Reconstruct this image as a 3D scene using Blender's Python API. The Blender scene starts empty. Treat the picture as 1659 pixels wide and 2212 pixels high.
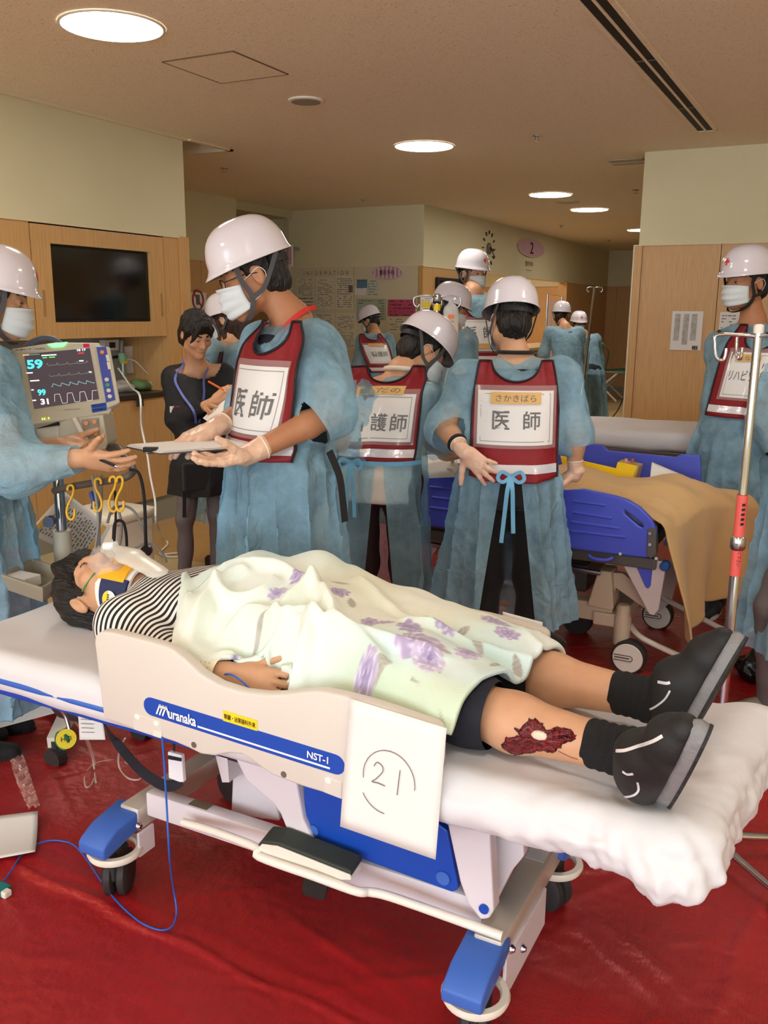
import bpy, bmesh, math, random
import numpy as np
from mathutils import Vector, Matrix
from mathutils.bvhtree import BVHTree

SC = bpy.context.scene
COL = SC.collection
R = math.radians
random.seed(7)
# ------------------------------------------------------------------ camera (frame taken as 1659 x 2212)
FPX = 1940.0
YAW, PITCH, ROLL = R(27.48), R(12.6), R(.48)
CAMH = 1.55
CXP, CYP = 829.5, 1106.0
_f = np.array([-math.sin(YAW) * math.cos(PITCH), math.cos(YAW) * math.cos(PITCH), -math.sin(PITCH)])
_r0 = np.array([math.cos(YAW), math.sin(YAW), 0.0])
_u0 = np.cross(_r0, _f)
_r = _r0 * math.cos(ROLL) + _u0 * math.sin(ROLL)
_u = -_r0 * math.sin(ROLL) + _u0 * math.cos(ROLL)
cd = bpy.data.cameras.new('camera')
cam = bpy.data.objects.new('camera', cd)
COL.objects.link(cam)
cd.sensor_fit = 'VERTICAL'
cd.sensor_height = 36.0
cd.lens = FPX / 2212.0 * 36.0
cd.clip_start = .02
cam.matrix_world = Matrix(((_r[0], _u[0], -_f[0], 0), (_r[1], _u[1], -_f[1], 0), (_r[2], _u[2], -_f[2], CAMH), (0, 0, 0, 1)))
SC.camera = cam
# ------------------------------------------------------------------ world, exposure
w = bpy.data.worlds.new('world'); SC.world = w; w.use_nodes = True
w.node_tree.nodes['Background'].inputs[0].default_value = (.80, .90, 1.0, 1)
w.node_tree.nodes['Background'].inputs[1].default_value = 3.0
SC.view_settings.view_transform = 'Standard'
SC.view_settings.look = 'None'
SC.view_settings.exposure = 1.0
SC.view_settings.gamma = 1.0
SC.view_settings.use_curve_mapping = False
LAMP_POWER = 20.0          # emission of the round ceiling lights

# ------------------------------------------------------------------ pixel helpers (direction only; the distance comes from a surface or depth)
CAMP = np.array([0, 0, CAMH])
def ray(x, y): return _f + _r * (x - CXP) / FPX - _u * (y - CYP) / FPX
def onz(x, y, z): d = ray(x, y); return CAMP + d * ((z - CAMH) / d[2])
def onx(x, y, c): d = ray(x, y); return CAMP + d * (c / d[0])
def ony(x, y, c): d = ray(x, y); return CAMP + d * (c / d[1])
def dep(x, y, d): return CAMP + ray(x, y) * d

# ------------------------------------------------------------------ materials
def lin(c):
    c = c / 255.0
    return c / 12.92 if c <= .04045 else ((c + .055) / 1.055) ** 2.4
def rgb(r, g, b): return (lin(r), lin(g), lin(b), 1.0)
MATS = {}
def mat(name, col=None, rough=.5, metal=0, spec=.5, alpha=1.0, trans=0, ior=1.45, emit=None, estr=0,
        bump=0, bscale=50, var=0, vscale=8, coat=0, sheen=0, sss=0, stretch=None, bdetail=3):
    if name in MATS: return MATS[name]
    m = bpy.data.materials.new(name); MATS[name] = m
    m.use_nodes = True
    nt = m.node_tree; b = nt.nodes['Principled BSDF']
    b.inputs['Base Color'].default_value = col
    b.inputs['Roughness'].default_value = rough
    b.inputs['Metallic'].default_value = metal
    b.inputs['Specular IOR Level'].default_value = spec
    b.inputs['IOR'].default_value = ior
    if trans: b.inputs['Transmission Weight'].default_value = trans
    if alpha < 1: b.inputs['Alpha'].default_value = alpha
    if coat: b.inputs['Coat Weight'].default_value = coat; b.inputs['Coat Roughness'].default_value = .08
    if sheen: b.inputs['Sheen Weight'].default_value = sheen
    if sss:
        b.inputs['Subsurface Weight'].default_value = sss
        b.inputs['Subsurface Scale'].default_value = .01
    if emit: b.inputs['Emission Color'].default_value = emit; b.inputs['Emission Strength'].default_value = estr
    if bump or var:
        tc = nt.nodes.new('ShaderNodeTexCoord'); mp = nt.nodes.new('ShaderNodeMapping')
        nt.links.new(tc.outputs['Object'], mp.inputs[0])
        if stretch: mp.inputs['Scale'].default_value = stretch
        if bump:
            n = nt.nodes.new('ShaderNodeTexNoise'); n.inputs['Scale'].default_value = bscale; n.inputs['Detail'].default_value = bdetail
            bp = nt.nodes.new('ShaderNodeBump'); bp.inputs['Strength'].default_value = bump; bp.inputs['Distance'].default_value = .02
            nt.links.new(mp.outputs[0], n.inputs[0]); nt.links.new(n.outputs[0], bp.inputs['Height']); nt.links.new(bp.outputs[0], b.inputs['Normal'])
        if var:
            n = nt.nodes.new('ShaderNodeTexNoise'); n.inputs['Scale'].default_value = vscale; n.inputs['Detail'].default_value = 4
            mx = nt.nodes.new('ShaderNodeMix'); mx.data_type = 'RGBA'; mx.blend_type = 'MULTIPLY'
            mr = nt.nodes.new('ShaderNodeMapRange'); mr.inputs[1].default_value = .3; mr.inputs[2].default_value = .7
            mr.inputs[3].default_value = 1 - var; mr.inputs[4].default_value = 1 + var * .3
            nt.links.new(mp.outputs[0], n.inputs[0]); nt.links.new(n.outputs[0], mr.inputs[0])
            mx.inputs[0].default_value = 1; mx.inputs[6].default_value = col
            nt.links.new(mr.outputs[0], mx.inputs[7]); nt.links.new(mx.outputs[2], b.inputs['Base Color'])
    return m

# ------------------------------------------------------------------ object helpers
def reg(o, label=None, cat=None, group=None, kind=None):
    if label: o['label'] = label
    if cat: o['category'] = cat
    if group: o['group'] = group
    if kind: o['kind'] = kind
    return o
def thing(name, label, cat, loc=(0, 0, 0), rz=0, group=None):
    o = bpy.data.objects.new(name, None); COL.objects.link(o)
    o.empty_display_size = .05
    o.location = [float(v) for v in loc]; o.rotation_euler = (0, 0, rz)
    return reg(o, label, cat, group)
def struct(name, loc=(0, 0, 0)):
    o = bpy.data.objects.new(name, None); COL.objects.link(o); o.location = loc; o['kind'] = 'structure'; return o
def root_matrix(p):
    M = Matrix.Identity(4)
    while p is not None:
        L = Matrix.Translation(p.location) @ p.rotation_euler.to_matrix().to_4x4()
        M = L @ p.matrix_parent_inverse @ M if p.parent else L @ M
        p = p.parent
    return M
def put(o, parent, local=False):
    """parent o; its vertices are in world coordinates unless local"""
    o.parent = parent
    if parent is not None and not local:
        o.matrix_parent_inverse = root_matrix(parent).inverted()
    return o
def mesh(name, v, f, m, parent=None, smooth=False, local=False, mats=None, mi=None):
    me = bpy.data.meshes.new(name)
    v = np.asarray(v, dtype=np.float64)
    me.from_pydata(v.tolist(), [], f if isinstance(f, list) else f.tolist())
    o = bpy.data.objects.new(name, me); COL.objects.link(o)
    for k in (mats or [m]): me.materials.append(k)
    if mi is not None: me.polygons.foreach_set('material_index', np.asarray(mi, dtype=np.int32))
    if smooth: me.polygons.foreach_set('use_smooth', np.ones(len(me.polygons), dtype=bool))
    me.update()
    return put(o, parent, local)
def smooth_angle(o, deg=35):
    me = o.data
    me.polygons.foreach_set('use_smooth', np.ones(len(me.polygons), dtype=bool))
    try: me.set_sharp_from_angle(angle=R(deg))
    except Exception: pass
    return o

class MB:
    """collects shapes into one mesh"""
    def __init__(s): s.v = []; s.f = []; s.mi = []; s.cur = 0
    def add(s, v, f):
        n = len(s.v); s.v += [tuple(map(float, p)) for p in v]
        s.f += [tuple(i + n for i in q) for q in f]; s.mi += [s.cur] * len(f); return s
    def box(s, lo, hi):
        x0, y0, z0 = lo; x1, y1, z1 = hi
        return s.add([(x0, y0, z0), (x1, y0, z0), (x1, y1, z0), (x0, y1, z0), (x0, y0, z1), (x1, y0, z1), (x1, y1, z1), (x0, y1, z1)],
                     [(0, 3, 2, 1), (4, 5, 6, 7), (0, 1, 5, 4), (1, 2, 6, 5), (2, 3, 7, 6), (3, 0, 4, 7)])
    def bbox(s, lo, hi, b=.005):
        """box with chamfered edges"""
        bm = bmesh.new(); bmesh.ops.create_cube(bm, size=1)
        lo = np.array(lo, float); hi = np.array(hi, float)
        for q in bm.verts: q.co = Vector((lo + hi) / 2 + np.array(q.co) * (hi - lo))
        bmesh.ops.bevel(bm, geom=bm.edges[:], offset=b, segments=2, affect='EDGES', profile=.5)
        bm.verts.index_update()
        s.add([q.co[:] for q in bm.verts], [[q.index for q in fc.verts] for fc in bm.faces]); bm.free(); return s
    def beam(s, a, b, w, h, up=(0, 0, 1), b_=None):
        """box bar from a to b: w across, h along up"""
        a = np.array(a, float); b = np.array(b, float); d = b - a; L = np.linalg.norm(d); d /= L
        up = np.array(up, float); x = np.cross(d, up); x /= np.linalg.norm(x); z = np.cross(x, d)
        vs = []
        for p in (a, b):
            for sx, sz in ((-1, -1), (1, -1), (1, 1), (-1, 1)): vs.append(p + x * sx * w / 2 + z * sz * h / 2)
        return s.add(vs, [(0, 1, 2, 3), (7, 6, 5, 4), (0, 4, 5, 1), (1, 5, 6, 2), (2, 6, 7, 3), (3, 7, 4, 0)])
    def tube(s, pts, r, n=10, cap=True, closed=False):
        pts = [np.array(p, float) for p in pts]; m = len(pts)
        rr = r if hasattr(r, '__len__') else [r] * m
        up = None; base = len(s.v); vs = []; fs = []
        for i, p in enumerate(pts):
            if closed: t = pts[(i + 1) % m] - pts[i - 1]
            else: t = pts[min(i + 1, m - 1)] - pts[max(i - 1, 0)]
            t = t / (np.linalg.norm(t) + 1e-12)
            if up is None:
                up = np.array([0, 0, 1.]) if abs(t[2]) < .9 else np.array([1., 0, 0])
            x = np.cross(up, t); x /= np.linalg.norm(x) + 1e-12; up = np.cross(t, x)
            for k in range(n):
                a = 2 * math.pi * k / n
                vs.append(p + (x * math.cos(a) + up * math.sin(a)) * rr[i])
        for i in range(m if closed else m - 1):
            j = (i + 1) % m
            for k in range(n):
                fs.append((i * n + k, i * n + (k + 1) % n, j * n + (k + 1) % n, j * n + k))
        if cap and not closed:
            fs.append(tuple(range(n - 1, -1, -1))); fs.append(tuple((m - 1) * n + k for k in range(n)))
        return s.add(vs, fs)
    def cyl(s, a, b, r, n=20, r2=None): return s.tube([a, b], [r, r if r2 is None else r2], n)
    def lathe(s, c, prof, n=24, axis='z', full=True):
        """prof: (radius, height) list about an axis through c"""
        vs = []; fs = []; c = np.array(c, float)
        for (r_, h_) in prof:
            for k in range(n):
                a = 2 * math.pi * k / n; p = (r_ * math.cos(a), r_ * math.sin(a), h_)
                if axis == 'x': p = (p[2], p[0], p[1])
                if axis == 'y': p = (p[1], p[2], p[0])
                vs.append(c + np.array(p))
        for i in range(len(prof) - 1):
            for k in range(n): fs.append((i * n + k, i * n + (k + 1) % n, (i + 1) * n + (k + 1) % n, (i + 1) * n + k))
        if full:
            fs.append(tuple(range(n - 1, -1, -1))); fs.append(tuple((len(prof) - 1) * n + k for k in range(n)))
        return s.add(vs, fs)
    def prism(s, pts, d):
        """polygon pts (3-D, planar) extruded by vector d"""
        n = len(pts); d = np.array(d, float); a = [np.array(p, float) for p in pts]
        return s.add(a + [p + d for p in a], [tuple(range(n)), tuple(range(2 * n - 1, n - 1, -1))] + [(i, n + i, n + (i + 1) % n, (i + 1) % n) for i in range(n)])
    def ribbon(s, pts, w, nrm, th=.002):
        """flat strip along pts, width w (along cross(tangent, nrm)), thickness th"""
        pts = [np.array(p, float) for p in pts]; m = len(pts); vs = []; fs = []
        nn = [np.array(q, float) for q in nrm] if hasattr(nrm[0], '__len__') else [np.array(nrm, float)] * m
        for i, p in enumerate(pts):
            t = pts[min(i + 1, m - 1)] - pts[max(i - 1, 0)]; t /= np.linalg.norm(t) + 1e-12
            b = np.cross(t, nn[i]); b /= np.linalg.norm(b) + 1e-12; q = np.cross(b, t)
            for sx, sz in ((-1, 0), (1, 0), (1, 1), (-1, 1)): vs.append(p + b * sx * w / 2 + q * sz * th)
        for i in range(m - 1):
            for k in range(4): fs.append((i * 4 + k, i * 4 + (k + 1) % 4, i * 4 + 4 + (k + 1) % 4, i * 4 + 4 + k))
        fs += [(3, 2, 1, 0), tuple((m - 1) * 4 + k for k in range(4))]
        return s.add(vs, fs)
    def build(s, name, m, parent=None, smooth=None, local=False, bevel=0, bseg=2):
        mats = m if isinstance(m, list) else [m]
        if bevel:
            bm = bmesh.new(); vv = [bm.verts.new(p) for p in s.v]
            for q, i in zip(s.f, s.mi):
                try: fc = bm.faces.new([vv[j] for j in q]); fc.material_index = i
                except ValueError: pass
            bmesh.ops.recalc_face_normals(bm, faces=bm.faces[:])
            ed = [e for e in bm.edges if len(e.link_faces) == 2 and e.calc_face_angle(0) > .5]
            bmesh.ops.bevel(bm, geom=ed, offset=bevel, segments=bseg, affect='EDGES', profile=.5, clamp_overlap=True)
            me = bpy.data.meshes.new(name); bm.to_mesh(me); bm.free()
            o = bpy.data.objects.new(name, me); COL.objects.link(o)
            for k in mats: me.materials.append(k)
            put(o, parent, local)
        else:
            o = mesh(name, s.v, s.f, None, parent, local=local, mats=mats, mi=s.mi)
        if smooth: smooth_angle(o, smooth)
        return o
def fixn(o):
    bm = bmesh.new(); bm.from_mesh(o.data); bmesh.ops.recalc_face_normals(bm, faces=bm.faces[:]); bm.to_mesh(o.data); bm.free(); return o

def catmull(pts, n=8, closed=False):
    P = [np.array(p, float) for p in pts]; out = []; m = len(P)
    for i in range(m if closed else m - 1):
        if closed: p0, p1, p2, p3 = P[i - 1], P[i], P[(i + 1) % m], P[(i + 2) % m]
        else: p0, p1, p2, p3 = P[max(i - 1, 0)], P[i], P[i + 1], P[min(i + 2, m - 1)]
        for k in range(n):
            t = k / n
            out.append(.5 * ((2 * p1) + (-p0 + p2) * t + (2 * p0 - 5 * p1 + 4 * p2 - p3) * t * t + (-p0 + 3 * p1 - 3 * p2 + p3) * t ** 3))
    if not closed: out.append(P[-1])
    return out

def text_mesh(s, size, bold=0.0, spacing=1.0):
    """flat lettering as (verts Nx2 centred, faces)"""
    cu = bpy.data.curves.new('t', 'FONT'); cu.body = s; cu.size = size; cu.align_x = 'CENTER'; cu.align_y = 'CENTER'
    cu.resolution_u = 3; cu.space_character = spacing; cu.offset = bold
    o = bpy.data.objects.new('t', cu); COL.objects.link(o)
    dg = bpy.context.evaluated_depsgraph_get(); me = bpy.data.meshes.new_from_object(o.evaluated_get(dg))
    v = np.array([q.co[:] for q in me.vertices]).reshape(-1, 3)[:, :2]; f = [tuple(p.vertices) for p in me.polygons]
    bpy.data.objects.remove(o); bpy.data.meshes.remove(me); bpy.data.curves.remove(cu)
    if len(v): v = v - (v.max(0) + v.min(0)) / 2
    return v, f
def text(name, s, o, ux, uy, size, m, parent, bold=0.0, fit=None, spacing=1.0, local=False, lift=.0015):
    """lettering in the plane through o with axes ux (reading direction), uy (up); fit = (width, height)"""
    v, f = text_mesh(s, size, bold, spacing)
    if not len(v): return None
    if fit:
        e = v.max(0) - v.min(0)
        v = v * np.array([fit[0] / e[0], fit[1] / e[1]]) if fit[1] else v * (fit[0] / e[0])
    ux = np.array(ux, float); uy = np.array(uy, float); ux /= np.linalg.norm(ux); uy /= np.linalg.norm(uy); n = np.cross(ux, uy)
    P = np.array(o, float) + v[:, :1] * ux + v[:, 1:] * uy + n * lift
    return mesh(name, P, f, m, parent, local=local)
def stroke(mb, pts, o, ux, uy, r, lift=.0012):
    ux = np.array(ux, float); uy = np.array(uy, float); n = np.cross(ux, uy)
    mb.ribbon([np.array(o) + ux * p[0] + uy * p[1] + n * lift for p in pts], r * 2, n, .0006); return mb
# ================================================================== THE ROOM
CEIL = 2.75
WOODZ = 2.07
XW = -4.5      # left wall face
XC = -4.6      # wall with the clock
YI = 9.78      # notice-board wall
YP = 7.37      # face of the right-hand pillar wall
YFAR = 18.4

def wood_material(name, c1, c2, sc=1.0):
    m = bpy.data.materials.new(name); m.use_nodes = True; nt = m.node_tree; b = nt.nodes['Principled BSDF']
    tc = nt.nodes.new('ShaderNodeTexCoord'); mp = nt.nodes.new('ShaderNodeMapping')
    mp.inputs['Scale'].default_value = (26 * sc, 26 * sc, 1.1 * sc)
    n = nt.nodes.new('ShaderNodeTexNoise'); n.inputs['Scale'].default_value = 5; n.inputs['Detail'].default_value = 6
    cr = nt.nodes.new('ShaderNodeValToRGB'); cr.color_ramp.elements[0].position = .3; cr.color_ramp.elements[1].position = .72
    cr.color_ramp.elements[0].color = c1; cr.color_ramp.elements[1].color = c2
    nt.links.new(tc.outputs['Object'], mp.inputs[0]); nt.links.new(mp.outputs[0], n.inputs[0]); nt.links.new(n.outputs[0], cr.inputs[0])
    nt.links.new(cr.outputs[0], b.inputs['Base Color']); b.inputs['Roughness'].default_value = .38
    return m
M_WOOD = wood_material('wood_panel', rgb(196, 150, 92), rgb(214, 170, 112))
M_WALL = mat('wall_paint', rgb(222, 213, 176), .75, bump=.04, bscale=220, var=.03, vscale=3)
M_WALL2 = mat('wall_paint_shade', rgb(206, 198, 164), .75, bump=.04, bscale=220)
M_TRIM = mat('trim_cream', rgb(226, 210, 176), .5)
M_BASE = mat('baseboard_grey', rgb(150, 148, 132), .55)
M_DARK = mat('dark_gap', rgb(28, 24, 20), .7)
M_BLACK = mat('black_gloss', rgb(10, 10, 11), .12, coat=.3)
M_PAPER = mat('paper_white', rgb(230, 228, 226), .6)
M_INK = mat('ink_black', rgb(24, 22, 22), .6)
M_GREYINK = mat('ink_grey', rgb(110, 106, 100), .6)
M_STEEL = mat('steel', rgb(190, 194, 200), .22, metal=1)
M_CHROME = mat('chrome', rgb(206, 214, 226), .1, metal=1)

# ceiling: small pitted plaster
m = bpy.data.materials.new('ceiling_plaster'); m.use_nodes = True; nt = m.node_tree; b = nt.nodes['Principled BSDF']
tc = nt.nodes.new('ShaderNodeTexCoord'); n = nt.nodes.new('ShaderNodeTexNoise'); n.inputs['Scale'].default_value = 95; n.inputs['Detail'].default_value = 2
n.inputs['Distortion'].default_value = 1.2
cr = nt.nodes.new('ShaderNodeValToRGB'); cr.color_ramp.elements[0].position = .27; cr.color_ramp.elements[1].position = .42
cr.color_ramp.elements[0].color = rgb(196, 176, 152); cr.color_ramp.elements[1].color = rgb(240, 224, 200)
bp = nt.nodes.new('ShaderNodeBump'); bp.inputs['Strength'].default_value = .35; bp.inputs['Distance'].default_value = .01
nt.links.new(tc.outputs['Object'], n.inputs[0]); nt.links.new(n.outputs[0], cr.inputs[0]); nt.links.new(cr.outputs[0], b.inputs['Base Color'])
nt.links.new(n.outputs[0], bp.inputs['Height']); nt.links.new(bp.outputs[0], b.inputs['Normal']); b.inputs['Roughness'].default_value = .85
M_CEIL = m

# ---- floor: large cream and tan vinyl fields
m = bpy.data.materials.new('vinyl_floor'); m.use_nodes = True; nt = m.node_tree; b = nt.nodes['Principled BSDF']
tc = nt.nodes.new('ShaderNodeTexCoord'); mp = nt.nodes.new('ShaderNodeMapping')
mp.inputs['Location'].default_value = (.35, .2, 0)
ck = nt.nodes.new('ShaderNodeTexBrick'); ck.inputs['Scale'].default_value = 1.0; ck.offset = .5
ck.inputs['Color1'].default_value = rgb(206, 192, 150); ck.inputs['Color2'].default_value = rgb(190, 150, 92); ck.inputs['Mortar'].default_value = rgb(160, 132, 90)
ck.inputs['Mortar Size'].default_value = .004; ck.inputs['Brick Width'].default_value = 1.2; ck.inputs['Row Height'].default_value = .9
nz = nt.nodes.new('ShaderNodeTexNoise'); nz.inputs['Scale'].default_value = 30; nz.inputs['Detail'].default_value = 4
mx = nt.nodes.new('ShaderNodeMix'); mx.data_type = 'RGBA'; mx.blend_type = 'OVERLAY'; mx.inputs[0].default_value = .12
nt.links.new(tc.outputs['Object'], mp.inputs[0]); nt.links.new(mp.outputs[0], ck.inputs[0]); nt.links.new(mp.outputs[0], nz.inputs[0])
nt.links.new(ck.outputs[0], mx.inputs[6]); nt.links.new(nz.outputs[0], mx.inputs[7]); nt.links.new(mx.outputs[2], b.inputs['Base Color'])
b.inputs['Roughness'].default_value = .32
M_FLOOR = m
X0, X1, Y0, Y1 = -10.0, 5.0, -4.0, 19.0
o = MB().box((X0, Y0, -.1), (X1, Y1, 0)).build('floor', M_FLOOR); o['kind'] = 'structure'

# ---- ceiling, left open where the shutter slot is
c = MB()
c.box((-4.47, Y0, CEIL), (X1, Y1, CEIL + .1)); c.box((X0, Y0, CEIL), (-4.47, 5.47, CEIL + .1)); c.box((X0, 5.92, CEIL), (-4.47, Y1, CEIL + .1))
c.box((X0, 5.47, CEIL + .26), (-4.47, 5.92, CEIL + .3)); c.box((-4.47, 5.4, CEIL + .1), (-4.44, 6.0, CEIL + .3))
c.box((X0, 5.44, CEIL + .1), (-4.47, 5.47, CEIL + .3)); c.box((X0, 5.92, CEIL + .1), (-4.47, 5.95, CEIL + .3))
o = c.build('ceiling', M_CEIL); o['kind'] = 'structure'
t = MB()
t.box((-4.5, Y0, CEIL - .012), (-4.46, 5.47, CEIL)); t.box((X0, 5.92, CEIL - .012), (-4.43, 5.96, CEIL)); t.box((-4.47, 5.46, CEIL - .012), (-4.43, 5.96, CEIL))
o = t.build('trim_1', M_TRIM); o['kind'] = 'structure'

# ---- left wall with cabinets, alcove and worktop
wl = struct('wall_left')
MB().box((-6.3, Y0, WOODZ), (XW, 5.45, CEIL)).build('upper_wall', M_WALL, wl)
MB().box((-6.3, Y0, .19), (-4.95, 5.45, WOODZ)).build('rear_wall', mat('alcove_grey', rgb(176, 172, 156), .6), wl)
pn = MB(); pn.box((-4.95, Y0, .19), (XW, 3.0, WOODZ - .012)).build('wood_panel', M_WOOD, wl)
MB().box((-4.95, 3.004, .19), (XW, 3.2, WOODZ - .012)).build('wood_panel', M_WOOD, wl)
MB().box((-4.95, 3.204, 1.36), (XW, 4.0, WOODZ - .012)).build('wood_panel', M_WOOD, wl)
MB().box((-4.95, 5.195, .19), (XW, 5.45, WOODZ - .012)).build('wood_panel', M_WOOD, wl)
MB().box((-4.53, 5.36, .19), (XW + .014, 5.462, WOODZ)).build('corner_post', M_WOOD, wl)
MB().box((-4.5, Y0, WOODZ - .012), (XW + .012, 5.462, WOODZ)).build('top_trim', M_TRIM, wl)
MB().box((-6.3, 5.45, .19), (-4.5, 5.458, WOODZ)).build('end_panel', M_WOOD, wl)
for y0, y1 in ((3.204, 3.9), (3.904, 4.6), (4.604, 5.19)):
    MB().box((-4.9, y0, .19), (XW, y1, .925)).build('wood_panel', M_WOOD, wl)
o = MB().box((-4.95, 3.2, .93), (XW + .015, 5.195, .962)).build('worktop', mat('worktop_dark', rgb(58, 46, 36), .35), wl)
o = MB().box((X0, Y0, 0), (XW - .02, 5.45, .19)).build('baseboard_left', M_BASE); o['kind'] = 'structure'
# TV door
td = thing('cabinet_door', 'wood veneer cabinet door framing a black television', 'cabinet', (XW, 4.6, 1.36))
b_ = MB()
b_.box((-4.93, 4.01, 1.362), (XW + .004, 4.155, 2.05)); b_.box((-4.93, 5.052, 1.362), (XW + .004, 5.188, 2.05))
b_.box((-4.93, 4.155, 1.362), (XW + .004, 5.052, 1.465)); b_.box((-4.93, 4.155, 1.942), (XW + .004, 5.052, 2.05))
b_.build('frame', M_WOOD, td)
for y in (4.075, 5.145):
    MB().bbox((XW + .003, y - .011, 1.5), (XW + .0065, y + .011, 1.66), .001).build('handle', mat('pull_brown', rgb(168, 128, 84), .5), td)
tv = thing('television', 'black flat television set into the wood cabinet', 'television', (XW, 4.6, 1.46))
MB().box((-4.6, 4.157, 1.467), (XW - .025, 5.05, 1.94)).build('case', mat('tv_case', rgb(18, 18, 18), .4), tv)
MB().box((XW - .025, 4.175, 1.485), (XW - .02, 5.035, 1.925)).build('screen', M_BLACK, tv)

# ---- wall further back on the left, the side passage, the notice-board wall
w2 = struct('wall_passage')
MB().box((-6.5, 5.46, WOODZ), (-6.3, 8.5, CEIL)).build('upper_wall', M_WALL, w2)
for y0, y1 in ((5.46, 6.4), (6.404, 7.2), (7.204, 7.85), (7.854, 8.5)):
    MB().box((-6.5, y0, .1), (-6.3, y1, WOODZ - .01)).build('wood_panel', M_WOOD, w2)
MB().box((-6.5, 5.46, WOODZ - .01), (-6.29, 8.51, WOODZ)).build('top_trim', M_TRIM, w2)
MB().box((X0, 5.46, 0), (-6.295, 8.5, .1)).build('base', M_BASE, w2)
MB().box((X0, 8.48, 0), (-6.5, 8.5, CEIL)).build('return_wall', M_WALL, w2)
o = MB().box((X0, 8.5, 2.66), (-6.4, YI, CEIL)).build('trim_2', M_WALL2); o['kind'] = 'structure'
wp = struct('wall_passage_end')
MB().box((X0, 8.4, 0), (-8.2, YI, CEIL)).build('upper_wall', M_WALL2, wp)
wi = struct('wall_notice')
MB().box((X0, YI, WOODZ + .02), (XC - .002, YI + .2, CEIL)).build('upper_wall', M_WALL, wi)
MB().box((X0, YI, .1), (-6.45, YI + .2, WOODZ + .02)).build('wood_panel', M_WOOD, wi)
for x0, x1 in ((-6.446, -5.55), (-5.546, XC - .002)):
    MB().box((x0, YI, .1), (x1, YI + .2, .78)).build('wood_panel', M_WOOD, wi)
MB().box((-6.5, YI - .05, .1), (-6.42, YI, CEIL)).build('corner_post', M_WALL2, wi)
MB().box((X0, YI - .012, 0), (XC, YI, .1)).build('base', M_BASE, wi)
MB().box((-6.44, YI - .012, .79), (-5.52, YI + .1, WOODZ)).build('notice_panel', mat('board_beige', rgb(214, 204, 172), .7), wi)
MB().box((-5.515, YI - .012, .79), (XC - .06, YI + .1, WOODZ)).build('notice_panel', MATS['board_beige'], wi)
MB().box((XC - .055, YI - .012, .1), (XC, YI, WOODZ)).build('corner_post', M_WOOD, wi)
MB().box((-6.44, YI - .016, WOODZ), (XC, YI, WOODZ + .02)).build('top_trim', M_TRIM, wi)

# ---- wall with clock and the reception opening
wc = struct('wall_clock')
MB().box((XC - .15, YI + .001, WOODZ), (XC, YFAR, CEIL)).build('upper_wall', M_WALL, wc)
OY0, OY1 = 11.7, 15.6
for y0, y1, z0, z1 in ((YI + .004, 10.05, .1, WOODZ - .01), (10.054, OY0, .1, WOODZ - .01), (OY0 + .004, OY1, .1, .98), (OY1 + .004, 17.0, .1, WOODZ - .01), (17.004, YFAR, .1, WOODZ - .01)):
    MB().box((XC - .15, y0, z0), (XC, y1, z1)).build('wood_panel', M_WOOD, wc)
MB().box((XC - .15, YI, WOODZ - .01), (XC + .012, YFAR, WOODZ + .012)).build('top_trim', M_TRIM, wc)
MB().box((XC - .15, YI, 0), (XC + .005, YFAR, .1)).build('base', M_BASE, wc)
MB().bbox((XC - .5, OY0, .98), (XC + .22, OY1, 1.03), .01).build('counter_top', mat('counter_light', rgb(205, 170, 120), .35), wc)
MB().box((XC - .02, OY1 - .03, 1.03), (XC + .012, OY1 + .05, WOODZ)).build('jamb', M_WOOD, wc)
wr = struct('wall_reception')
MB().box((-7.4, YI + .2, WOODZ - .04), (-7.3, YFAR, CEIL)).build('upper_wall', M_WALL, wr); MB().box((-7.5, YI, 0), (-7.4, YFAR + .2, CEIL)).build('rear_wall', M_WALL, wr)
y = YI + .2
while y < YFAR:
    MB().box((-7.4, y, 0), (-7.3, min(y + .896, YFAR), WOODZ - .045)).build('wood_panel', M_WOOD, wr); y += .9
wf = struct('wall_far'); MB().box((-7.4, YFAR + .02, 0), (X1, YFAR + .3, CEIL)).build('rear_wall', M_WOOD, wf)
MB().box((-7.4, YFAR, WOODZ), (X1, YFAR + .2, CEIL)).build('upper_wall', M_WALL, wf)
x = -7.4
while x < X1:
    MB().box((x, YFAR, .1), (min(x + .996, X1), YFAR + .2, WOODZ - .01)).build('wood_panel', M_WOOD, wf); x += 1.0
MB().box((-7.4, YFAR - .01, 0), (X1, YFAR, .1)).build('base', M_BASE, wf)

# ---- right-hand pillar wall
XP = -1.64
wr2 = struct('wall_right')
MB().box((XP + .025, YP, WOODZ), (X1, YP + .9, CEIL)).build('upper_wall', M_WALL, wr2)
MB().box((XP, YP - .012, .1), (XP + .055, YP + .9, WOODZ - .004)).build('corner_post', M_WOOD, wr2)
xs = [XP + .057, -1.0, -.3, .6, 1.5, 2.4, 3.3, X1]
for a, b2 in zip(xs, xs[1:]):
    MB().box((a, YP, .1), (b2 - .005, YP + .9, WOODZ - .006)).build('wood_panel', M_WOOD, wr2)
MB().box((XP - .006, YP - .018, WOODZ - .008), (X1, YP + .9, WOODZ)).build('top_trim', M_TRIM, wr2)
MB().box((XP - .012, YP - .016, .1), (XP, YP + .9, WOODZ)).build('edge_strip', M_TRIM, wr2)
MB().box((XP, YP - .02, 0), (X1, YP + .9, .1)).build('base', M_BASE, wr2)

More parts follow.
